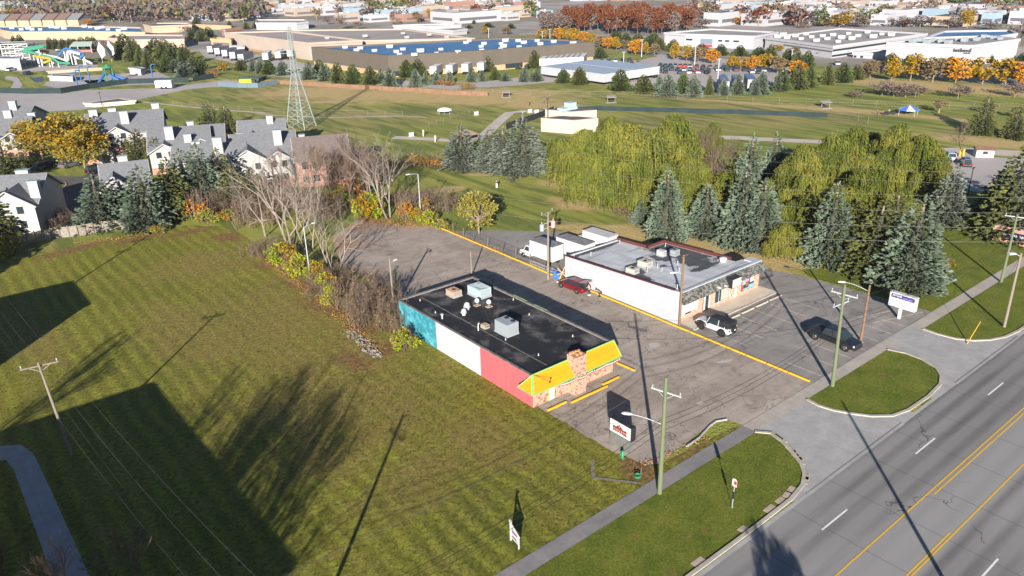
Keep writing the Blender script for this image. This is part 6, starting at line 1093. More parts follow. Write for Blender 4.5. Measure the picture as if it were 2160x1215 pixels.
# transmission tower
Lp, Rp = G(604,272.6), G(667,266); c = (Lp+Rp)/2; hd = (Rp-Lp)/2; pd = Vector((-hd.y, hd.x, 0)); TH = HT((635,270), 56); tt = thing('transmission_tower', 'tall pale green lattice transmission tower behind the apartments', 'pylon', tuple(c)); M_TWR = mat('pale_green_steel', (.20,.24,.225), (.26,.285,.275), .8)
def tw(z):
    u = z/TH
    return 1-(u/.56)*.80 if u < .56 else .20-.06*(u-.56)/.44
lv_ = [0,.10,.19,.27,.34,.40,.455,.505,.55,.60,.65,.70,.75,.80,.85,.90,.95,1.0]; legs_ = [MB() for _ in range(4)]; br = MB()
def cp4(u): k = tw(u*TH); return [Vector((q.x*k, q.y*k, u*TH)) for q in (hd, pd, -hd, -pd)]
for a, b in zip(lv_[:-1], lv_[1:]):
    A4, B4 = cp4(a), cp4(b)
    for i in range(4):
        j = (i+1) % 4; legs_[i].tube(A4[i], B4[i], .13 if a < .5 else .08, None, 4); br.tube(A4[i], B4[j], .035, None, 4, caps=False); br.tube(A4[j], B4[i], .035, None, 4, caps=False); br.tube(B4[i], B4[j], .035, None, 4, caps=False)
        if a < .2: m_ = (A4[i]+A4[j])/2; m2 = (B4[i]+B4[j])/2; br.tube(m_.lerp(m2,.0), (A4[i]+B4[i])/2, .05, None, 4, caps=False); br.tube(m2, (A4[j]+B4[j])/2, .05, None, 4, caps=False)
br.build('lattice', M_TWR, tt)
for q_ in legs_: q_.build('leg', M_TWR, tt)
am = MB(); hn = hd.normalized()
for z_, L_ in ((.76, 5.2), (.58, 2.2)):
    for s in (-1, 1):
        o_ = hn*s*L_; b_ = Vector((0,0,z_*TH)); am.tube(b_+hn*s*.8+Vector((0,0,-.5)), b_+o_+Vector((0,0,-.1)), .09, None, 4); am.tube(b_+hn*s*.8+Vector((0,0,.5)), b_+o_, .09, None, 4)
am.build('crossarm', M_TWR, tt)
# park buildings and shelters
def shed(name, label, cat, pts, base, h, wm, rm, par=.0, loc=None, group=None):      # flat roofed building from its measured roof outline
    P = [tuple(G(x, y, h)[:2]) for x, y in pts]; t = thing(name, label, cat, (P[0][0], P[0][1], 0), world=True, group=group); a = sum(P[i][0]*P[(i+1) % len(P)][1]-P[(i+1) % len(P)][0]*P[i][1] for i in range(len(P)))
    if a < 0: P = P[::-1]
    MB().prism(P, 0, h).build('wall', wm, t); c = Vector((sum(p[0] for p in P)/len(P), sum(p[1] for p in P)/len(P))); Q = [tuple(c+(Vector(p)-c)*(1-.9/max(2,(Vector(p)-c).length))) for p in P] if par else [tuple(c+(Vector(p)-c)*1.01) for p in P]
    MB().prism(Q, h+.004, h+.08 if not par else h+.05).build('roof', rm, t); return t
M_PINKW = mat('pale_pink_block', (.40,.32,.28), (.36,.29,.25), .8); M_DKROOF = mat('dark_flat_roof', (.045,.05,.06), (.08,.085,.09), .3)
hp1 = HT((1141,277), 249)+.0; t = shed('park_building', 'pale pink flat roofed park building, lower front part', 'building', [(1141,249),(1212,254),(1262,249),(1190,243)], None, hp1, M_PINKW, M_DKROOF, 1, group='pale pink park buildings')
t = shed('park_building', 'pale pink flat roofed park building, taller back part with metal vents', 'building', [(1150,231),(1205,236),(1259,232),(1200,227)], None, hp1+1.2, M_PINKW, M_DKROOF, 1, group='pale pink park buildings')
g_ = G(1197,231,hp1+1.3); t = thing('roof_unit', 'large grey metal vent unit on the pink park building', 'air conditioner', tuple(g_)); MB().prism([(-2.4,-1.2),(2.4,-1.2),(2.4,1.2),(-2.4,1.2)], 0, .6).prism([(-.2,-1),(2.2,-1),(2.2,1),(-.2,1)], .603, 1.7).build('cabinet', M_LBLUE, t)
t = thing('pavilion', 'picnic pavilion with brown hip roof beside the trail', 'shelter', tuple(G(985,297))); t.scale = (.62,)*3; cs = [(-3.4,-3),(3.4,-3),(3.4,3),(-3.4,3)]; m = MB()
for i in range(4): a, b = cs[i], cs[(i+1) % 4]; m.poly([(a[0]*1.15,a[1]*1.15,2.6),(b[0]*1.15,b[1]*1.15,2.6),(0,0,4.6)])
m.poly([(c[0]*1.15,c[1]*1.15,2.58) for c in cs][::-1]); m.build('roof', mat('brown_pavilion_roof', (.25,.17,.13), (.2,.14,.11), 1), t)
for c in cs: MB().box(c[0]-.12,c[0]+.12,c[1]-.12,c[1]+.12,0,2.6).build('post', M_BARK, t)
MB().box(-3.4,-1.2,-2.9,-2.7,0,2.2).build('screen_wall', paint('tan_panel', (.42,.33,.22)), t); MB().box(-.8,1.2,-.4,.4,.7,.78).box(-.8,1.2,-.9,-.6,.4,.46).box(-.8,1.2,.6,.9,.4,.46).box(-.1,.1,-.3,.3,0,.7).build('table', M_WOOD, t)
for x, y, l in ((1067,205,'small timber shelter near the dog park entrance'),(1289,216,'small timber shelter beside a dark lamp pole'),(1741,228,'small timber shelter left of the blue and white tent')):
    t = thing('park_shelter', l, 'shelter', tuple(G(x,y)), R(-35), group='small timber shelters'); t.scale = (.68,)*3; MB().box(-2.2,2.2,-1.6,1.6,0,.08).build('slab', M_KERB, t); m = MB().obox((0,0,2.6),(2.1,0,0),(0,1.4,.25),(0,0,.06)); m.build('roof', paint('grey_shelter_roof', (.24,.22,.2)), t)
    for a in (-1.7,1.7): MB().box(a-.1,a+.1,-.1,.1,.08,2.55).build('post', M_BARK, t)
    MB().box(-1.2,1.2,-.35,.35,.45,.55).box(-.9,.9,.3,.38,.55,1.0).build('bench', M_DARK, t)
t = thing('party_tent', 'blue and white striped party tent on the dirt strip', 'tent', tuple(G(1915,243)), R(-52)); t.scale = (.66,)*3; m = MB(); n = 8; R0 = [(3.6*math.cos(2*math.pi*(k+.5)/n)*1.15, 3.6*math.sin(2*math.pi*(k+.5)/n)) for k in range(n)]
for k in range(n): a, b = R0[k], R0[(k+1) % n]; m.poly([(a[0],a[1],2.4),(b[0],b[1],2.4),(0,0,4.1)], k % 2); m.poly([(a[0],a[1],2.1),(b[0],b[1],2.1),(b[0],b[1],2.4),(a[0],a[1],2.4)], k % 2)
m.build('canopy', [paint('tent_blue', (.04,.12,.45)), M_WHITE], t)
for k in range(0,n,2): MB().tube((*R0[k],0),(*R0[k],2.2),.07,None,6).build('post', M_WHITE, t)
for x, y, l in ((1882,241,'left of the striped tent'),(1868,242,'farthest left of the striped tent')): t = thing('picnic_table', 'dark picnic table %s' % l, 'table', tuple(G(x,y)), R(20), group='picnic tables'); MB().box(-.9,.9,-.4,.4,.7,.76).build('table_top', M_DARK, t); MB().box(-.9,.9,.6,.85,.42,.47).build('bench', M_DARK, t); MB().box(-.9,.9,-.85,-.6,.42,.47).build('bench', M_DARK, t); MB().box(-.6,-.5,-.7,.7,0,.7).box(.5,.6,-.7,.7,0,.7).build('legs', M_DARK, t)
t = thing('dome_shelter', 'silvery white domed shade shelter in the dog park', 'tent', tuple(G(938,241)), R(-40)); t.scale = (.62,)*3; m = MB(); 
for i in range(8):
    for j in range(4): f = lambda a, b: (3.4*math.cos(a)*math.cos(b), 2.2*math.sin(a)*math.cos(b), 1.6+1.5*math.sin(b)); a0, a1, b0, b1_ = i*math.pi/4, (i+1)*math.pi/4, j*math.pi/8, (j+1)*math.pi/8; m.poly([f(a0,b0),f(a1,b0),f(a1,b1_),f(a0,b1_)])
m.build('cover', paint('silver_cover', (.5,.55,.6)), t)
for a in range(8): MB().tube((3.4*math.cos(a*math.pi/4),2.2*math.sin(a*math.pi/4),0),(3.4*math.cos(a*math.pi/4),2.2*math.sin(a*math.pi/4),1.65),.06,None,5).build('post', M_STEEL, t)
for x, y, l in ((1005,243,'white utility cabinet beside the upper trail fence'),(868,288,'grey utility cabinet by the trail left of the pavilion'),(1118,238,'white box by the dog park gate, left of two'),(1132,239,'white box by the dog park gate, right of two')):
    t = thing('utility_cabinet', l, 'cabinet', tuple(G(x,y)), group='utility cabinets'); t.scale = (.7,)*3; MB().box(-1,1,-.7,.7,0,.15).build('slab', M_KERB, t); MB().box(-.8,.8,-.4,.4,.15,1.5).build('cabinet', M_WHITE, t)
for x, y, l in ((893,288,'yellow trail marker post near the utility cabinet'),(918,300,'pale trail marker post left of the broad grey spruce')): t = thing('marker_post', l, 'post', tuple(G(x,y)), group='trail marker posts'); MB().box(-.12,.12,-.12,.12,0,1.7).build('post', M_CREAM, t); MB().box(-.18,.18,-.2,-.12,1.1,1.6).build('plate', M_WHITE, t)
kp = thing('kiosk', 'cream kiosk with dark red roof at the park car park', 'building', tuple(G(2073,330)), R(-52)); kp.scale = (.66,)*3; MB().box(-2.6,2.6,-1.6,1.6,0,2.4).build('wall', M_CREAM, kp); m = MB(); m.poly([(-2.9,-1.9,2.35),(2.9,-1.9,2.35),(2.9,0,3.2),(-2.9,0,3.2)]); m.poly([(2.9,1.9,2.35),(-2.9,1.9,2.35),(-2.9,0,3.2),(2.9,0,3.2)]); m.poly([(-2.6,-1.6,2.4),(-2.6,1.6,2.4),(-2.6,0,3.1)]); m.poly([(2.6,1.6,2.4),(2.6,-1.6,2.4),(2.6,0,3.1)]); m.build('roof', mat('dark_red_roof', (.14,.06,.055), (.18,.09,.08), 1), kp); MB().box(-.7,.7,-1.64,-1.605,1.1,2.0).build('window', M_GLASS, kp)
for x, l in ((2024,'left'),(2031,'right')): t = thing('bollard', 'yellow bollard beside the kiosk, %s one' % l, 'bollard', tuple(G(x,330)), group='yellow bollards'); MB().tube((0,0,0),(0,0,1.6),.22,None,8).build('post', M_YELP, t)
for x, y, yt, l, dm in ((2040,417,354,'thin dark light pole beside the dark estate car',1),(1297,213,168,'dark lamp pole beside a timber shelter',1),(1155,276,208,'dark pole in front of the pink park building',1),(1104,330,236,'grey pole with short crossarms behind the spruce trio',0),(216,226,195,'thin dark pole on the waterpark road',1)):
    t = thing('light_pole', l, 'light pole', tuple(G(x,y)), group='thin park poles'); h = HT((x,y), yt); MB().tube((0,0,0),(0,0,h),.09,.07,6).build('pole', M_DARK if dm else M_STEEL, t); MB().box(-.5,.5,-.12,.12,h-.1,h+.02).build('head', M_DARK if dm else M_STEEL, t)
for x, y, yt, l in ((1315,139,110,'grey lot light pole left of the parked cars'),(1353,120,84,'grey lot light pole beside the orange trees'),(1465,138,97,'grey lot light pole behind the red cars'),(1513,178,125,'grey lot light pole at the near edge of the car park'),(1668,138,105,'grey lot light pole at the right end of the car park'),(1144,86,67,'light pole left on the blue roof edge'),(1160,85,62,'light pole right on the blue roof edge'),(1233,90,72,'light pole beside the golden tree row'),(478,96,60,'wooden pole beside the tan office'),(1031,80,60,'light pole beside the autumn trees')):
    t = thing('lot_light', l, 'light pole', tuple(G(x,y)), group='parking lot light poles'); h = HT((x,y), yt); MB().tube((0,0,0),(0,0,h),.22,.14,6).build('pole', M_STEEL, t); MB().box(-.9,.9,-.2,.2,h-.1,h+.15).build('head', M_STEEL, t)
# ================================================================ WAREHOUSES, WATERPARK, FAR TREES, TOWN
W_TAN = mat('tan_block_wall', (.36,.25,.145), (.31,.22,.135), .1); W_BEI = mat('beige_wall', (.32,.26,.215), (.28,.23,.195), .1); W_WHT = mat('white_industrial_wall', (.34,.34,.355), (.31,.31,.33), .08); W_CRM = mat('cream_wall', (.33,.255,.175)); W_BRK = mat('far_brick_wall', (.25,.14,.10)); W_PNK = mat('pinkish_wall', (.36,.26,.21)); W_GRY = mat('grey_wall', (.30,.30,.31)); W_BLU = mat('blue_grey_wall', (.22,.30,.36))
R_BLUE = mat('blue_roof_membrane', (.035,.11,.24), (.06,.16,.31), .06, .6, c3=(.02,.06,.14), sc3=.03, m3=.56); R_TAUP = mat('taupe_roof', (.24,.21,.19), (.30,.26,.24), .05, c3=(.17,.15,.14), sc3=.02, m3=.55); R_GRAV = mat('gravel_roof', (.27,.25,.24), (.22,.21,.20), .08); R_PALE = mat('pale_roof', (.45,.445,.46)); R_DARK = mat('dark_roof', (.09,.09,.10)); R_BROWN = mat('brown_shingle_roof', (.16,.10,.08), (.12,.08,.07), .5); FASC = mat('taupe_metal_fascia', (.095,.08,.062), (.085,.07,.055), .3)
def blk(name, label, pts, base, wm, rm, fascia=0, h=None, group=None, cat='building', par=.7, bands=()):
    h = h or HT(base[:2], base[2]); P = [tuple(G(x, y, h)[:2]) for x, y in pts]; a = sum(P[i][0]*P[(i+1) % len(P)][1]-P[(i+1) % len(P)][0]*P[i][1] for i in range(len(P)))
    if a < 0: P = P[::-1]
    c = Vector((sum(p[0] for p in P)/len(P), sum(p[1] for p in P)/len(P))); t = thing(name, label, cat, (c.x, c.y, 0), world=True, group=group)
    MB().prism(P, 0, h).build('wall', wm, t); ins = [tuple(c+(Vector(p)-c)*(1-1.2/max(3,(Vector(p)-c).length))) for p in P]
    MB().prism(ins, h+.01, h+.03).build('roof', rm, t); q = MB(); n = len(P)
    out = [tuple(c+(Vector(p)-c)*(1+.5/max(3,(Vector(p)-c).length))) for p in P]
    for i in range(n):
        j = (i+1) % n; z0_ = h-fascia if fascia else h-.4; q.poly([(*out[i],z0_),(*out[j],z0_),(*out[j],h+par),(*out[i],h+par)]); q.poly([(*ins[j],h),(*ins[i],h),(*ins[i],h+par),(*ins[j],h+par)]); q.poly([(*out[i],h+par),(*out[j],h+par),(*ins[j],h+par),(*ins[i],h+par)]); 
        if fascia: q.poly([(*P[i],z0_),(*P[j],z0_),(*out[j],z0_),(*out[i],z0_)])
    q.build('fascia' if fascia else 'parapet', FASC if fascia else wm, t); t['_h'] = h
    for u0, u1, pa, pb, z0_, z1_, mm in bands:       # window bands on a wall between two measured roof corners
        A_, B_ = G(*pa, h), G(*pb, h); d = (B_-A_); nrm = Vector((d.y, -d.x, 0)).normalized()
        if nrm.dot(Vector((A_.x, A_.y, 0))) > 0: nrm = -nrm
        a_, b_ = A_+d*u0+nrm*.12, A_+d*u1+nrm*.12; MB().poly([(a_.x,a_.y,h*z0_),(b_.x,b_.y,h*z0_),(b_.x,b_.y,h*z1_),(a_.x,a_.y,h*z1_)]).poly([(a_.x,a_.y,h*z1_),(b_.x,b_.y,h*z1_),(b_.x-nrm.x*.2,b_.y-nrm.y*.2,h*z1_),(a_.x-nrm.x*.2,a_.y-nrm.y*.2,h*z1_)]).build('window_band', mm, t)
    return t, h
tw_, hW = blk('tan_warehouse', 'long tan warehouse with taupe fascia and bright blue roof', [(659,102),(820,121),(1015,110),(1252,92),(1205,87),(1078,82),(1000,86),(760,98)], (820,163,121), W_TAN, R_BLUE, 5.2, bands=[(.04,.10,(820,121),(1015,110),.05,.35,M_GLASS),(.86,.9,(1015,110),(1252,92),.05,.3,M_GLASS),(.2,.35,(1015,110),(1252,92),.05,.3,M_GLASS)])
big, hB = blk('beige_factory', 'large beige factory with taupe roof behind the transmission tower', [(474,71),(651,93),(764,87),(600,67)], (655,127,93), W_BEI, R_TAUP, bands=[(0,.16,(474,71),(651,93),.02,.22,R_DARK),(.3,.7,(474,71),(651,93),.0,.16,W_BRK)])
blk('beige_factory', 'beige factory wing with broad taupe roof behind the blue roof', [(765,88),(1000,83),(850,63),(605,66)], None, W_BEI, R_TAUP, h=hB-.6)
def u(proto, x, y, z, s=1): return proto.put(G(x, y, z+.1), RN.uniform(-.1,.1), s*.62)
def unit_proto(group, m): return Proto(tag(MB().box(-1.6,1.6,-1.2,1.2,.2,1.9).box(-1.5,1.5,-1.1,1.1,0,.197).build('roof_unit', m), 'roof unit', 'air conditioner', group))
def units(group, base, where, pts, z, m=None, s=1.0):
    p = unit_proto(group, m or M_WHITE); L_ = [u(p, x, y, z, s*RN.uniform(.8,1.2)) for x, y in pts]; order_labels(L_, base, where); return L_
units('white vents on the blue warehouse roof', 'white vent box on the blue warehouse roof', 'of them', [(728,102),(760,104),(790,109),(822,101),(850,106),(843,117),(874,118),(887,110),(983,92),(990,88),(1057,94),(1062,100),(1066,88),(1093,88),(1105,92),(1133,88),(1140,95),(1168,90),(1209,94)], hW)
units('low skylights on the blue warehouse roof', 'low pale skylight on the blue warehouse roof', 'of these', [(752,108),(836,111),(921,114),(966,112),(1016,108),(1056,105),(930,106),(1015,100),(1021,94),(1095,101)], hW, R_PALE, .8)
units('vents on the taupe factory roof', 'small vent on the taupe factory roof', 'of them', [(850,72),(858,81),(942,80),(770,78),(690,82),(905,75)], hB, W_GRY, .9)
blk('white_warehouse', 'long low white warehouse behind the taupe factory roofs', [(830,55),(960,51),(972,54),(900,58)], (962,63,53), W_WHT, R_PALE); blk('dark_warehouse', 'dark slate warehouse before the long white one', [(893,62),(975,59),(985,63),(955,66)], (957,74,65), W_GRY, R_DARK)
blk('white_warehouse', 'white warehouse with window band left of the tower top', [(540,43),(645,43),(650,48),(625,50),(540,50)], (625,63,50), W_WHT, R_GRAV)
fb_, hL = blk('blue_roof_factory', 'long peach factory with blue roof behind the waterpark', [(6,66),(28,69),(187,68),(305,70),(300,60),(150,56),(-10,58)], (60,84,69), W_CRM, R_BLUE); units('white units on the far left blue roof', 'white unit on the blue roof behind the waterpark', 'of them', [(25,61),(45,64),(60,62),(68,64),(85,64),(108,59),(120,60),(135,62),(178,58),(190,59),(205,62),(215,60),(228,64),(250,66),(262,63)], hL, M_WHITE, 1.3)
blk('brown_office', 'low pinkish brown office among the green trees', [(228,82),(290,86),(388,85),(390,76),(300,75),(240,76)], (388,99,84), W_PNK, R_GRAV); blk('peach_factory', 'peach factory above the brown office', [(303,53),(320,57),(404,54),(400,50),(330,50)], (310,69,56), W_CRM, R_DARK); blk('peach_factory', 'wide low peach factory left of the tan office', [(400,56),(487,58),(490,56),(410,53)], (487,62,57), W_TAN, R_TAUP)
blk('tan_office', 'tan office with window band beside the trailer yard', [(445,84),(487,86),(490,83),(455,81)], (463,105,85), W_TAN, R_DARK, bands=[(.1,.9,(445,84),(487,86),.55,.75,R_DARK)]); blk('white_dock', 'white loading dock with dark doors beside the tan office', [(466,97),(515,99),(516,96),(470,95)], (515,109,99), W_WHT, R_PALE, par=.1); blk('brick_office', 'small brick office above the tan office', [(467,64),(478,66),(512,62),(505,60)], (478,78,66), W_BRK, R_TAUP)
blk('white_office', 'white two storey office with red entrance at the left of the white complex', [(1402,71),(1445,74),(1590,79),(1640,70),(1500,63)], (1446,98,74), W_WHT, R_GRAV, bands=[(.02,.12,(1445,74),(1590,79),.55,.7,M_GLASS),(.24,.42,(1445,74),(1590,79),.3,.75,paint('entrance_glass', (.12,.16,.2))),(.22,.42,(1445,74),(1590,79),.05,.26,paint('entrance_red', (.5,.03,.05))),(.5,.56,(1445,74),(1590,79),.55,.7,M_GLASS),(.6,.66,(1445,74),(1590,79),.55,.7,M_GLASS),(.72,.80,(1445,74),(1590,79),.55,.7,M_GLASS)])
ma, hM = blk('white_factory', 'large white factory with grey roof and dark corner windows in the middle of the complex', [(1615,81),(1757,100),(1955,73),(1770,62)], (1760,123,100), W_WHT, R_GRAV, bands=[(0,.55,(1757,100),(1955,73),.62,.8,M_GLASS),(0,.3,(1757,100),(1955,73),.12,.3,M_GLASS),(.3,1,(1615,81),(1757,100),.55,.68,R_DARK)])
blk('white_factory', 'white factory with blue roof at the back of the complex', [(1955,80),(1990,85),(2080,83),(2145,73),(2130,66),(1990,68)], None, W_WHT, R_BLUE, h=hM+1.5)
units('units on the grey factory roof', 'pale unit on the grey roof of the white factory', 'of them', [(1640,80),(1652,76),(1660,82),(1678,78),(1690,84),(1700,74),(1712,80),(1722,88),(1735,78),(1745,84),(1757,76),(1768,90),(1775,82),(1790,73),(1797,84),(1810,78),(1830,70),(1842,80),(1860,74),(1880,76)], hM, M_WHITE, 1.2)
ion, hI = blk('white_hall', 'tall white hall with black lettering at the right of the complex', [(1872,93),(1991,97),(2050,99),(2150,85),(2090,78),(1950,82)], (2042,141,99), W_WHT, R_GRAV); units('units on the lettered hall roof', 'grey unit on the roof of the lettered white hall', 'of them', [(1925,90),(1940,87),(1955,92),(1968,88),(1985,90),(2000,93),(2020,86),(2034,88),(2060,86),(2075,80),(2095,82),(2110,84)], hI, M_GREYM, 1.1)
blk('white_annex', 'low white annex in front of the lettered hall', [(1800,113),(1880,117),(1988,119),(1985,113),(1850,108)], (1988,128,119), W_WHT, R_GRAV, bands=[(.02,.1,(1800,113),(1880,117),.1,.6,M_GLASS),(.2,.28,(1800,113),(1880,117),.1,.6,M_GLASS)])
A_, B_ = G(1991,97,hI), G(2050,99,hI); d_ = (B_-A_).normalized(); nn = Vector((d_.y,-d_.x,0)); nn = nn if nn.y < 0 else -nn
def lettering(txt, pos, size, name='lettering', par=None):
    cu = bpy.data.curves.new(name, 'FONT'); cu.body = txt; cu.size = size; cu.extrude = .03; cu.offset = .06; cu.materials.append(M_DARK); o0 = bpy.data.objects.new(name, cu); COL.objects.link(o0); bpy.context.view_layer.update(); me = bpy.data.meshes.new_from_object(o0); bpy.data.objects.remove(o0); me.materials.clear(); me.materials.append(M_DARK); o = bpy.data.objects.new(name, me); COL.objects.link(o)
    o.parent = par; o.matrix_basis = Matrix.Translation(-par.location) @ Matrix(((d_.x,0,nn.x,pos.x),(d_.y,0,nn.y,pos.y),(0,1,0,pos.z),(0,0,0,1)))
    return o
ps = G(2013,109,hI)+nn*2.2
s0 = A_+d_*((2014-1991)/59*(B_-A_).length)+nn*.75; lettering('ionbond', Vector((s0.x, s0.y, hI-1.75)), 1.75, par=ion); q0 = s0+d_*3.4; MB().obox((q0.x+d_.x*1.2, q0.y+d_.y*1.2, hI-2.2), d_*1.2, nn*.03, (0,0,.1)).build('small_line', M_DARK, ion)
# trailers
def trailer_proto(group, rm):
    m = MB().box(-1.3,1.3,-7,7,1.2,4.0,0,1).box(-1.0,1.0,-6.5,-4.2,.5,1.197,2); 
    for y in (-6,-4.8):
        for s in (-1.05,1.05): m.tube((s-.12,y,.5),(s+.12,y,.5),.5,None,10,2)
    m.box(-.9,-.8,4,4.1,0,1.2,2); m.box(.8,.9,4,4.1,0,1.2,2); return Proto(tag(m.build('trailer', [paint('trailer_white', (.33,.34,.36)), rm, M_BLACK]), 'trailer', 'trailer', group))
def row(group, base, where, a, b, n, rz, rm=None):
    p = trailer_proto(group, rm or R_PALE); A, B = G(*a), G(*b); L_ = [p.put(A.lerp(B, i/max(1,n-1)), rz) for i in range(n)]; order_labels(L_, base, where)
bl = paint('pale_blue_trailer_top', (.24,.30,.38)); fwd = math.atan2(-1,1)*0
for xx_, w_, sz in ((202.3,'left','near'),(216.8,'right','far')):
    p = trailer_proto('trailers in the %s file of the packed block' % sz, bl); L_ = [p.put(Vector((xx_, 221.5-i*2.72, 0)), R(90)) for i in range(12)]; order_labels(L_, 'bluish topped trailer', 'in the %s file of the packed block' % sz)
row('trailers at the warehouse dock', 'white trailer', 'at the warehouse dock', (1150,141), (1228,137), 8, R(-50)); row('trailers below the blue roof', 'white trailer', 'in the lane below the blue roof', (925,158), (1022,150), 4, R(-50)); row('trailers in the left yard', 'white trailer with dark top', 'in the yard left of the tower', (455,112), (520,130), 5, R(-40), R_DARK); row('trailers by the tower', 'white trailer', 'behind the tower base trees', (565,128), (640,118), 4, R(-30))
row('trailers in the near corner of the car park', 'pale blue trailer', 'in the shaded near corner of the car park', (1525,192), (1580,188), 3, R(-50), paint('painted_shade_trailer_top', (.10,.14,.22)))  # corner's shade is painted into the dark blue of these tops
# waterpark
def wsheet(n, pts, m): sheet(n, px(*pts), .05, m)
wsheet('pool_deck', [(100,172),(160,160),(225,158),(330,150),(370,168),(330,178),(240,182),(120,186),(90,180)], M_FARLOT); wsheet('pool_deck', [(30,140),(200,134),(210,140),(150,146),(60,152),(20,150)], M_FARLOT); wsheet('pool_water', [(108,153),(165,146),(175,150),(130,157)], paint('pool_blue', (.10,.28,.45))); wsheet('pool_water', [(62,165),(90,162),(92,172),(75,174)], paint('pool_dark', (.05,.08,.13))); wsheet('pool_water', [(175,170),(220,168),(225,174),(185,176)], paint('pool_pale', (.22,.38,.42)))
wsheet('path', [(15,160),(38,164),(48,180),(40,188),(22,186),(30,172),(10,166)], M_FARLOT)
sl = thing('slide_tower', 'white lattice stair tower of the water slides', 'slide tower', tuple(G(48,138))); TS = HT((48,138), 92); m = MB(); rzv = Vector((math.cos(R(-38)), math.sin(R(-38)), 0)); qv = Vector((-rzv.y, rzv.x, 0))
for i in range(3):
    for j in range(3): b_ = rzv*(i-1)*6+qv*(j-1)*3; m.tube(b_, b_+Vector((0,0,TS)), .25, None, 5)
for k in range(1, 6):
    z = TS*k/5; m.obox((0,0,z), rzv*6.3, qv*3.3, (0,0,.14))
    for s in (-1, 1): m.tube(rzv*-6+qv*3*s+Vector((0,0,z-TS/5)), rzv*6+qv*3*s+Vector((0,0,z)), .18, None, 4)
    m.tube(rzv*-6-qv*3.2+Vector((0,0,z+1)), rzv*6-qv*3.2+Vector((0,0,z+1)), .09, None, 4)
m.build('frame', M_WHITE, sl)
S_W, S_G, S_B, S_Y = paint('slide_white', (.42,.44,.44)), paint('slide_green', (.03,.19,.11)), paint('slide_blue', (.03,.11,.28)), paint('slide_yellow', (.38,.22,.02))
def slide(label, pts, m, r0=.6):                    # (px, py of the shadow point on the ground, height)
    P = [G(x, y)+Vector((0,0,z)) for x, y, z in pts]; c = []
    for i in range(len(P)-1):
        p0, p1, p2, p3 = P[max(0,i-1)], P[i], P[i+1], P[min(len(P)-1,i+2)]
        for k in range(5): u_ = k/5; c.append(.5*((2*p1)+(p2-p0)*u_+(2*p0-5*p1+4*p2-p3)*u_*u_+(3*p1-p0-3*p2+p3)*u_**3))
    c.append(P[-1]); t = thing('water_slide', label, 'water slide', (P[-1].x, P[-1].y, 0), world=True, group='water slides'); MB().path([tuple(q) for q in c], r0, 8).build('flume', m, t); 
    for i in range(3, len(c)-2, 6): MB().tube((c[i].x,c[i].y,0), c[i]-Vector((0,0,r0)), .28, None, 6).build('support', S_W, t)
slide('white and pale green water slide with the highest start, crossing to the right', [(58,137,TS-1),(90,140,TS-4),(120,138,TS-6),(145,138,TS-7.5),(150,138,6),(175,138,5)], S_W); slide('green water slide bending back towards the tower', [(60,139,TS-2),(105,141,9),(85,141,8),(55,142,7),(80,141,6),(100,141,3)], S_G); slide('yellow water slide with two visible bends low under the green one', [(60,136,TS-3),(108,136,TS-4),(80,142,5),(112,142,3.5),(95,142,2)], S_Y, .55); slide('blue water slide ending over the lawn at the right', [(100,136,TS-5),(125,136,TS-6),(145,136,7),(160,137,6.5),(182,137,5),(170,138,3)], S_B, .55); slide('lowest green and yellow water slide near the splash pool', [(95,141,5),(115,142,4),(128,142,2),(150,141,1.5)], S_G, .55); slide('long white stair like slide running down to the pool deck', [(125,134,6),(150,135,5),(165,137,3.2),(178,137,2.5),(195,138,.8)], S_W, .5)
bx_ = [('blue_roof_shed','white shed with blue roof left of the slide tower',[(-14,121),(0,124),(40,124),(42,120),(10,119)],(20,148,124),W_WHT,R_BLUE),('bath_house','low white bath house behind the dark pool',[(103,160),(152,162),(154,157),(110,156)],(128,171,161),W_WHT,R_DARK),('bath_house','white bath house with blue windows right of the play frame',[(272,143),(296,146),(306,143),(290,141)],(292,158,145),W_WHT,R_DARK),('orange_wall_building','long low orange wall behind the waterpark pool',[(100,150),(215,143),(215,142),(100,148)],(200,149,143.5),W_CRM,R_TAUP),('bus_shelter_building','long pale restroom with solar roof at the waterpark road',[(178,217),(200,219),(284,212),(255,207)],(199,226,219),M_CREAM,R_DARK),('dark_barn','dark green shed behind the yellow truck',[(508,162),(545,166),(560,160),(530,160)],(545,172,165),paint('dark_green_shed',(.04,.07,.05)),R_DARK)]
for n_, l, p_, b_, w_, r_ in bx_: blk(n_, l, p_, b_, w_, r_, par=.1)
pf = thing('play_frame', 'green and blue climbing frame in the splash pool', 'play structure', tuple(G(232,172))); pf.scale = (.65,.65,.65); m = MB()
for i in range(4): a = Vector(((i % 2)*4-2, (i//2)*4-2, 0)); m.tube(a, a+Vector((0,0,8)), .25, None, 6)
m.lathe((0,0,8), [(3.2,0),(.1,2.2)], 8).box(-2.3,2.3,-2.3,2.3,3.5,3.8); m.build('frame', S_G, pf); MB().tube((2,0,4),(8,-3,.5),.8,None,7).tube((-2,0,5),(-7,-4,.5),.8,None,7).tube((0,-2,4),(4,-8,.4),.7,None,7).build('chutes', S_B, pf)
for x, y, l in ((164,182,'left'),(172,172,'second'),(190,172,'third'),(323,168,'rightmost')): t = thing('water_post', 'blue arched spray post in the splash pool, %s one' % l, 'spray post', tuple(G(x,y)), group='spray posts'); MB().path([(0,0,0),(0,0,5),(.6,0,5.8),(1.6,0,5.6)], .22, 6).build('post', S_B, t)
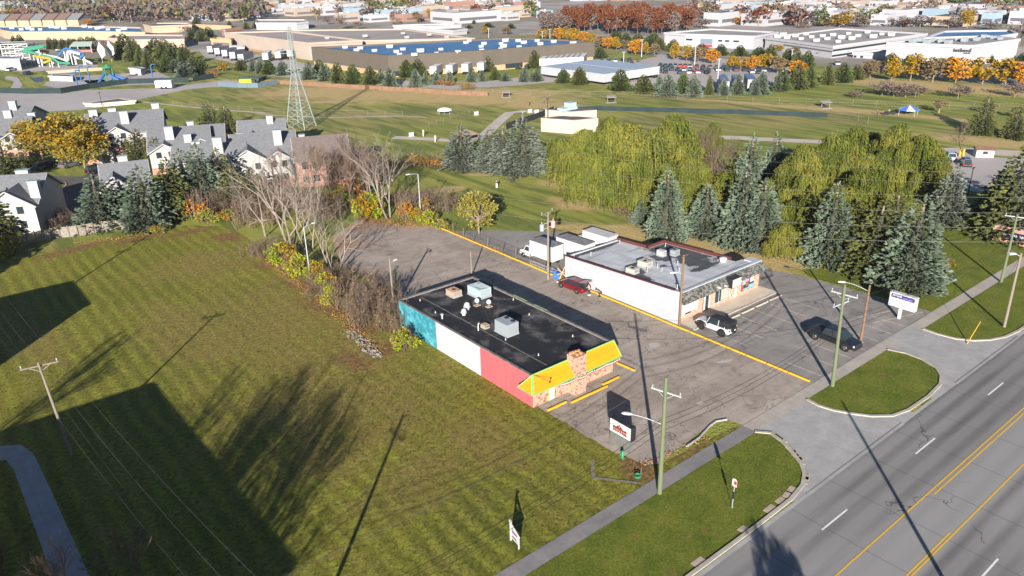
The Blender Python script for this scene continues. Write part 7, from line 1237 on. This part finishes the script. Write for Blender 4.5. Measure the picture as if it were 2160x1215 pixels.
for x, y, l in ((217,133,'left'),(236,130,'right')): t = thing('sail_flag', 'tall white sail shaped flag on the waterpark lawn, %s one' % l, 'flag', tuple(G(x,y)), R(-50), group='sail flags'); MB().tube((0,0,0),(0,0,9.5),.12,None,5).build('pole', M_STEEL, t); m = MB().poly([(0,-.04,2),(2.2,-.04,3.5),(2.4,-.04,6.5),(.2,-.04,9.4),(-1.6,-.04,6)]).poly([(0,.04,2),(-1.6,.04,6),(.2,.04,9.4),(2.4,.04,6.5),(2.2,.04,3.5)]); m.build('sail', M_WHITE, t)
t = thing('pavilion', 'red furnished picnic pavilion on the waterpark lawn', 'shelter', tuple(G(180,110)), R(-40)); m = MB(); m.poly([(-6,-4,3.2),(6,-4,3.2),(5,0,5.4),(-5,0,5.4)]); m.poly([(6,4,3.2),(-6,4,3.2),(-5,0,5.4),(5,0,5.4)]); m.build('roof', paint('grey_green_roof', (.22,.27,.25)), t); MB().box(-5,5,-3,3,.3,1.3).build('tables', paint('picnic_red', (.4,.12,.1)), t)
for a in (-5.5,5.5):
    for b in (-3.6,3.6): MB().box(a-.15,a+.15,b-.15,b+.15,0,3.2).build('post', M_WHITE, t)
t = thing('cargo_trailer', 'small white cargo trailer parked beside the waterpark fence', 'trailer', tuple(G(349,187)), R(-40)); MB().box(-3,3,-1.2,1.2,.5,3.0).build('box', M_WHITE, t)
for a in (-.8,.8): MB().tube((a,-1.25,.45),(a,-1.0,.45),.45,None,10).build('wheel', M_BLACK, t)
t = thing('yellow_truck', 'bright yellow green truck behind the grey screened fence', 'truck', tuple(G(520,179)), R(-38)); t.scale = (.75,)*3; MB().box(-3,3,-1.2,1.2,.7,2.8).build('box', paint('safety_yellow', (.28,.36,.01)), t); MB().box(3.1,4.6,-1.1,1.1,.5,2.3).build('cab', M_DARK, t)
for a in (-2.2,-1.2,3.9): MB().tube((a,-1.2,.5),(a,1.2,.5),.5,None,10).build('wheel', M_BLACK, t)
# condo rows behind the left factory
for i in range(7):
    a, b = G(-12+26*i, 58-.3*i), G(10+26*i, 58-.3*i); d = b-a; t = thing('condo', 'condo', 'house', tuple(a), math.atan2(d.y, d.x), group='brown roofed condos'); L_ = d.length*1.05; MB().box(0,L_,0,14,0,5.5).build('wall', W_CRM, t); m = MB(); m.poly([(-.5,-.8,5.2),(L_+.5,-.8,5.2),(L_+.5,7,9.5),(-.5,7,9.5)]); m.poly([(L_+.5,14.8,5.2),(-.5,14.8,5.2),(-.5,7,9.5),(L_+.5,7,9.5)]); m.poly([(0,0,5.5),(0,7,9.3),(0,14,5.5)]); m.poly([(L_,0,5.5),(L_,14,5.5),(L_,7,9.3)]); m.build('roof', R_BROWN if i % 3 else M_SHING, t); t['label'] = 'brown roofed condo behind the blue factory roof, %s from the left' % nth(i)
# ---- trees of the middle distance
mb3 = [small_conifer('blue_spruce', 'x', 9, 2.8, 201+i, M_BLUE, 'blue spruces before the warehouse', .62, .6) for i in range(2)]; mg3 = [small_conifer('green_spruce', 'x', 9, 3.2, 211+i, m_, 'green conifers of the middle distance', .7, .6) for i, m_ in enumerate((M_PINE, M_DKG))]
mo3 = [small_tree('autumn_tree', 'x', 9, 8, 221+i, m_, 'autumn trees of the middle distance', n=20, per=45, size=.85, base=.16) for i, m_ in enumerate((M_ORG, M_YEL, M_BRN))]; mr3 = [small_tree('rusty_tree', 'x', 18, 13, 231+i, m_, 'rust coloured trees of the far grove', n=24, per=45, size=1.3, base=.2) for i, m_ in enumerate((M_RUST, M_RUST, M_MAUVE))]
mm3 = [small_tree('mauve_tree', 'x', 12, 11, 241, M_MAUVE, 'leafless crowns of the middle distance', n=18, per=40, size=.9, base=.2)]
def far(protos, k, x, yb, yt, w=None, H0=9, W0=None):
    h = max(2, HT((x, yb), yt)); s = h/H0; q = s if w is None else (w*(G(x, yb)-Vector((0,0,CAM_H))).length/FPX)/W0; q *= 1.18; s *= 1.08; return protos[k % len(protos)].put(G(x, yb), RN.uniform(0,6), (q, q, s))
LB = [far(mb3,i,x,b,t,w,9,5.6) for i,(x,b,t,w) in enumerate([(535,150,122,16),(552,154,123,20),(597,158,130,24),(652,167,132,26),(686,170,133,24),(805,176,147,22),(824,183,143,30),(878,183,147,24),(899,180,151,14),(922,178,150,20),(949,177,149,16),(995,172,143,22),(1017,171,149,18),(1066,171,152,18),(1107,172,144,22),(1132,171,146,24),(1390,190,160,20),(1408,203,160,36),(1462,205,161,30),(1555,198,158,24),(1605,198,152,28),(1640,192,160,18),(372,152,126,26),(392,162,130,36),(1592,199,166,22),(1525,201,168,20)])]
order_labels(LB, 'blue spruce before the warehouses', 'of the row')
LG = [far(mg3,i,x,b,t,w,9,6.4) for i,(x,b,t,w) in enumerate([(568,156,128,26),(570,152,128,18),(676,160,127,28),(713,174,132,28),(746,176,137,30),(782,177,141,32),(858,162,128,28),(882,160,125,34),(1044,168,142,20),(1028,150,117,28),(1112,138,102,26),(1127,142,108,28),(1188,174,146,26),(1222,177,143,34),(1308,190,148,40),(1357,195,160,38),(1440,199,152,24),(1495,199,160,16),(1648,191,148,30),(1680,187,137,38),(1706,184,140,26),(1745,177,135,24),(1777,173,134,32),(1805,167,137,26),(1265,122,100,24),(1222,130,98,26),(1228,128,104,20),
   (30,92,76,10),(45,98,74,16),(108,104,80,14),(120,104,82,14),(135,104,82,16),(150,104,82,14),(175,104,79,18),(190,104,78,18),(200,102,78,16),(268,124,74,40),(285,128,82,30),(300,142,100,22),(315,145,105,24),(332,122,82,36),(350,125,84,36),(370,133,92,34),(392,138,95,30),(355,152,112,26),(412,152,118,28),(430,156,124,24),(510,148,124,24),(408,84,60,22),(428,87,60,24),(442,84,58,26),(540,60,42,12),(415,55,38,16),(520,62,46,12),(485,58,44,10),(0,105,88,16),(15,112,92,20),(690,30,20,8),(590,62,52,10),
   (1300,84,66,30),(1320,95,70,26),(1345,98,72,30),(1370,104,74,30),(1390,106,80,24),(1420,108,84,24),(1480,112,93,26),(1520,116,94,26),(1560,118,96,28),(1600,120,100,28),(1625,128,95,28),(1660,135,104,26),(1680,140,106,24),(1702,142,108,26),(1880,136,112,22),(1915,140,116,20),(1985,130,112,14),(2005,140,120,20),(2085,133,113,18),(2155,128,112,16),(1935,145,125,20),(1030,58,48,18),(990,60,52,14),(1078,60,50,16),(1380,90,70,24),(1000,50,42,8),(470,295,262,20)])]
order_labels(LG, 'green conifer of the middle distance', 'of all')
LO = [far(mo3,i if i % 5 else 1,x,b,t,w,9,8) for i,(x,b,t,w) in enumerate([(1137,82,64,16),(1150,83,61,20),(1165,84,60,20),(1180,85,58,22),(1196,87,59,22),(1212,90,62,22),(1230,93,67,22),(1247,97,72,22),(1264,101,76,22),(1282,104,78,22),(1300,106,80,20),(1318,104,84,18),(1340,116,83,28),(1362,117,91,22),(1380,118,92,20),(1422,127,93,24),(1448,130,97,22),(1472,133,99,26),(1502,135,104,26),(1540,145,119,22),(1562,146,122,22),(1585,149,118,26),(1612,150,116,30),(1640,156,118,30),(1680,162,128,30),(1640,108,95,20),(1680,112,98,20),(1738,118,103,22),(1706,112,98,16),
   (1835,166,128,36),(1880,172,124,34),(1920,170,118,44),(1967,174,121,48),(2015,176,122,46),(2072,178,127,50),(2120,181,128,46),(2155,184,130,40),(158,102,83,18),(252,123,96,32),(1562,52,36,30),(1770,57,31,36),(1740,56,40,30),(1720,40,28,16),(470,150,132,18),(232,44,32,14),(22,36,20,14),(55,40,22,20),(345,42,22,16),(186,55,42,14),(488,42,20,14),(2040,60,22,22),(1500,42,24,14),(1022,72,57,16),(1068,73,56,18),(1200,55,35,20),(905,42,20,16),(880,48,24,18),(1905,56,42,14)])]
order_labels(LO, 'autumn tree of the middle distance', 'of all')
LR = []
r = random.Random(31)
for i in range(64):
    x = 1196+i*4.2+r.uniform(-3,3); b = 52+r.uniform(0,17)+(6 if 1280 < x < 1420 else 0); LR.append(far(mr3, i if i % 5 else 0, x, b, b-r.uniform(46,56) if b > 60 else b-40, 26, 18, 13))
for i in range(16): x = 1146+i*4; b = 56+r.uniform(0,10); LR.append(far(mr3, 2, x, b, b-r.uniform(28,40), 24, 18, 13))
order_labels(LR, 'tall rusty or leafless tree', 'of the far autumn grove')
LM = [far(mm3,0,x,b,t,w,12,11) for x,b,t,w in [(205,107,86,26),(222,110,86,28),(236,112,88,26),(1860,203,172,40),(1885,204,176,44),(1910,206,178,40),(1930,206,180,36),(2020,208,178,40),(1808,206,193,34),(2140,205,175,40),(2150,95,45,40),(2090,62,45,40),(2000,60,40,40),(1940,58,34,50),(1900,58,36,40),(1820,58,34,40),(1610,30,18,40),(1660,28,12,40),(395,75,56,30),(720,62,32,26),(755,62,46,20),(835,45,24,20),(300,52,34,40),(330,60,40,30),(170,50,25,30),(200,45,22,30),(120,40,20,30),(690,52,36,18),(600,62,48,24),(840,62,42,20),(1700,60,44,30),(1480,60,40,40)]]
order_labels(LM, 'leafless mauve crown in the distance', 'of all')
# ---- the town to the horizon
BM = [(W_WHT,'white'),(W_CRM,'cream'),(W_WHT,'white'),(W_BRK,'brick'),(W_BEI,'beige'),(W_GRY,'grey'),(W_BLU,'blue grey'),(W_BEI,'beige'),(W_WHT,'white')]; RM = [(R_PALE,'pale'),(R_GRAV,'grey'),(R_PALE,'pale'),(R_TAUP,'taupe'),(R_PALE,'pale'),(R_DARK,'dark')]
r = random.Random(17); BL = []; protos = {}
mask = [(0,640,50,130),(470,1260,48,150),(1150,1470,5,110),(1400,2160,60,160),(-20,300,53,200),(530,660,38,70),(815,990,48,70)]
def masked(x, y): return any(a <= x <= b and c <= y <= d for a, b, c, d in mask)
town_rows = [(-6,33,30),(0,31,30),(4,27,34),(8,24,36),(12,22,38),(16,22,38),(21,20,40),(26,17,44),(31,17,48),(37,14,56),(44,11,66),(51,9,76)]
ri = 0
for y, n, wpx in town_rows[::-1]:
    x = -60+r.uniform(0,30); rowl = []
    while x < 2230:
        wp = wpx*r.uniform(.5,1.9); xx = x+wp/2; x += wp+r.uniform(3,22)
        if len(protos) and sum(len(p_.list) for p_ in protos.values()) >= 296: break
        if xx < -20 or xx > 2190: continue
        if masked(xx, y+2) or masked(xx-wp/2, y+2): continue
        if xx < 420 and y < 12 and r.random() < .8: continue
        if xx < 500 and 20 < y < 50 and r.random() < .45: continue
        g_ = G(xx, y+r.uniform(-2,2)); dist = g_.length; w = wp*dist/FPX*.9; dp = w*r.uniform(.4,.8); h = r.uniform(4,8); k = r.randrange(len(BM)); q = r.randrange(len(RM)); key = (k, q)
        if h > 12: w = min(w, 60); dp = 18
        if key not in protos:
            m = MB().box(-.5,.5,-.5,.5,0,1,0,1)
            m.box(-.35,-.2,-.1,.1,1.001,1.12,1); m.box(.05,.15,.1,.3,1.001,1.14,1); m.box(-.502,-.501,-.4,.4,.25,.5,2); m.box(-.4,.4,-.502,-.501,.25,.5,2); m.box(.25,.33,-.3,-.2,1.001,1.1,0)
            protos[key] = Proto(tag(m.build('town_building', [BM[k][0], RM[q][0], R_DARK]), 'x', 'building', 'low buildings of the far town'))
        o = protos[key].put(g_, 0 if r.random() < .6 else R(r.uniform(-6,6)), (w, dp, h)); o['label'] = 'x'; rowl.append((xx, o, '%s walled %s roofed town building' % (BM[k][1], RM[q][1])))
    rowl.sort(key=lambda t_: t_[0])
    for i, (_, o, l) in enumerate(rowl): o['label'] = '%s, %s from the left in the %s street' % (l, nth(i), nth(ri))
    ri += 1
lowp = {}
def low_tree(k):
    rr_ = random.Random(300+k); m_ = (M_MAUVE,M_RUST,M_BRN,M_DKG,M_PINE,M_MAUVE,M_OLIVE,M_BRN)[k]; mb = MB()
    for _ in range(7): c = Vector((rr_.uniform(-.28,.28), rr_.uniform(-.28,.28), rr_.uniform(.35,.8))); clump(mb, rr_, c, .2, 16, .17)
    mb.tube((0,0,0),(0,0,.6),.03,None,4,1); return Proto(tag(mb.build('town_tree', [m_, M_BARK]), 'x', 'tree', 'trees between the far buildings'))
LT = [low_tree(k) for k in range(8)]; TN = ['leafless mauve','rust brown','dull brown','dark green','pine green','bare grey brown','olive','faded brown']; rws = {}
cnt = 0
while cnt < 290:
    y = -28+84*r.random()**1.0; x = r.uniform(-60, 2220)
    if masked(x, y): continue
    if x > 900 and r.random() < .35: continue
    g_ = G(x, y); h = r.uniform(8,15)*(1.0 if y > 5 else 1.5); k = r.choice((0,0,1,2,3,3,4,5,6,7)); o = LT[k].put(g_, r.uniform(0,6), (h*r.uniform(.9,1.5), h*r.uniform(.9,1.5), h)); rws.setdefault((k, int((y+28)//14)), []).append(o); cnt += 1
for (k, q), L_ in rws.items(): order_labels(L_, '%s tree in the far town' % TN[k], 'in the %s band' % nth(q))
# woods at the top left and along the horizon: one mass of crowns
mb = MB(); r = random.Random(6)
for band, n, x0_, x1_, y0_, y1_, hh in ((0,1500,-80,560,-32,6,16),(1,700,560,2240,-50,-30,18),(2,350,-80,420,6,16,13),(3,330,560,2240,-30,-8,12),(4,420,60,560,22,48,11)):
    for _ in range(n):
        g_ = G(r.uniform(x0_,x1_), r.uniform(y0_,y1_)); h = hh*r.uniform(.7,1.2)
        for q in range(9): c = g_+Vector((r.uniform(-.4,.4)*h, r.uniform(-.4,.4)*h, h*r.uniform(.35,.95))); leaf(mb, c, rv(r)+Vector((0,0,.4)), h*.16, h*.36, r, r.choice((0,0,0,1,2)))
tag(mb.build('distant_woods', [leafmat('distant_purple_twigs', [(.10,.075,.075),(.15,.11,.11),(.19,.14,.13)]), M_BRN, M_DKG]), 'belt of purplish leafless woods along the top of the view', 'woods', kind='stuff')
t = thing('radio_mast', 'thin white mast standing above the left woods', 'mast', tuple(G(262,18))); MB().tube((0,0,0),(0,0,HT((262,18),1)),.9,.5,6).build('mast', M_WHITE, t)
# ---- the air
hz = MB().box(-5500, 8600, -2400, 8600, -1, 52); hm = bpy.data.materials.new('haze_air'); hm.use_nodes = True; n = hm.node_tree; n.nodes.remove(n.nodes['Principled BSDF']); pv_ = n.nodes.new('ShaderNodeVolumePrincipled'); pv_.inputs['Density'].default_value = .00006; pv_.inputs['Color'].default_value = (.80,.86,1,1); pv_.inputs['Anisotropy'].default_value = 0
n.links.new(pv_.outputs[0], n.nodes['Material Output'].inputs['Volume']); ho = hz.build('haze', hm); tag(ho, kind='stuff')
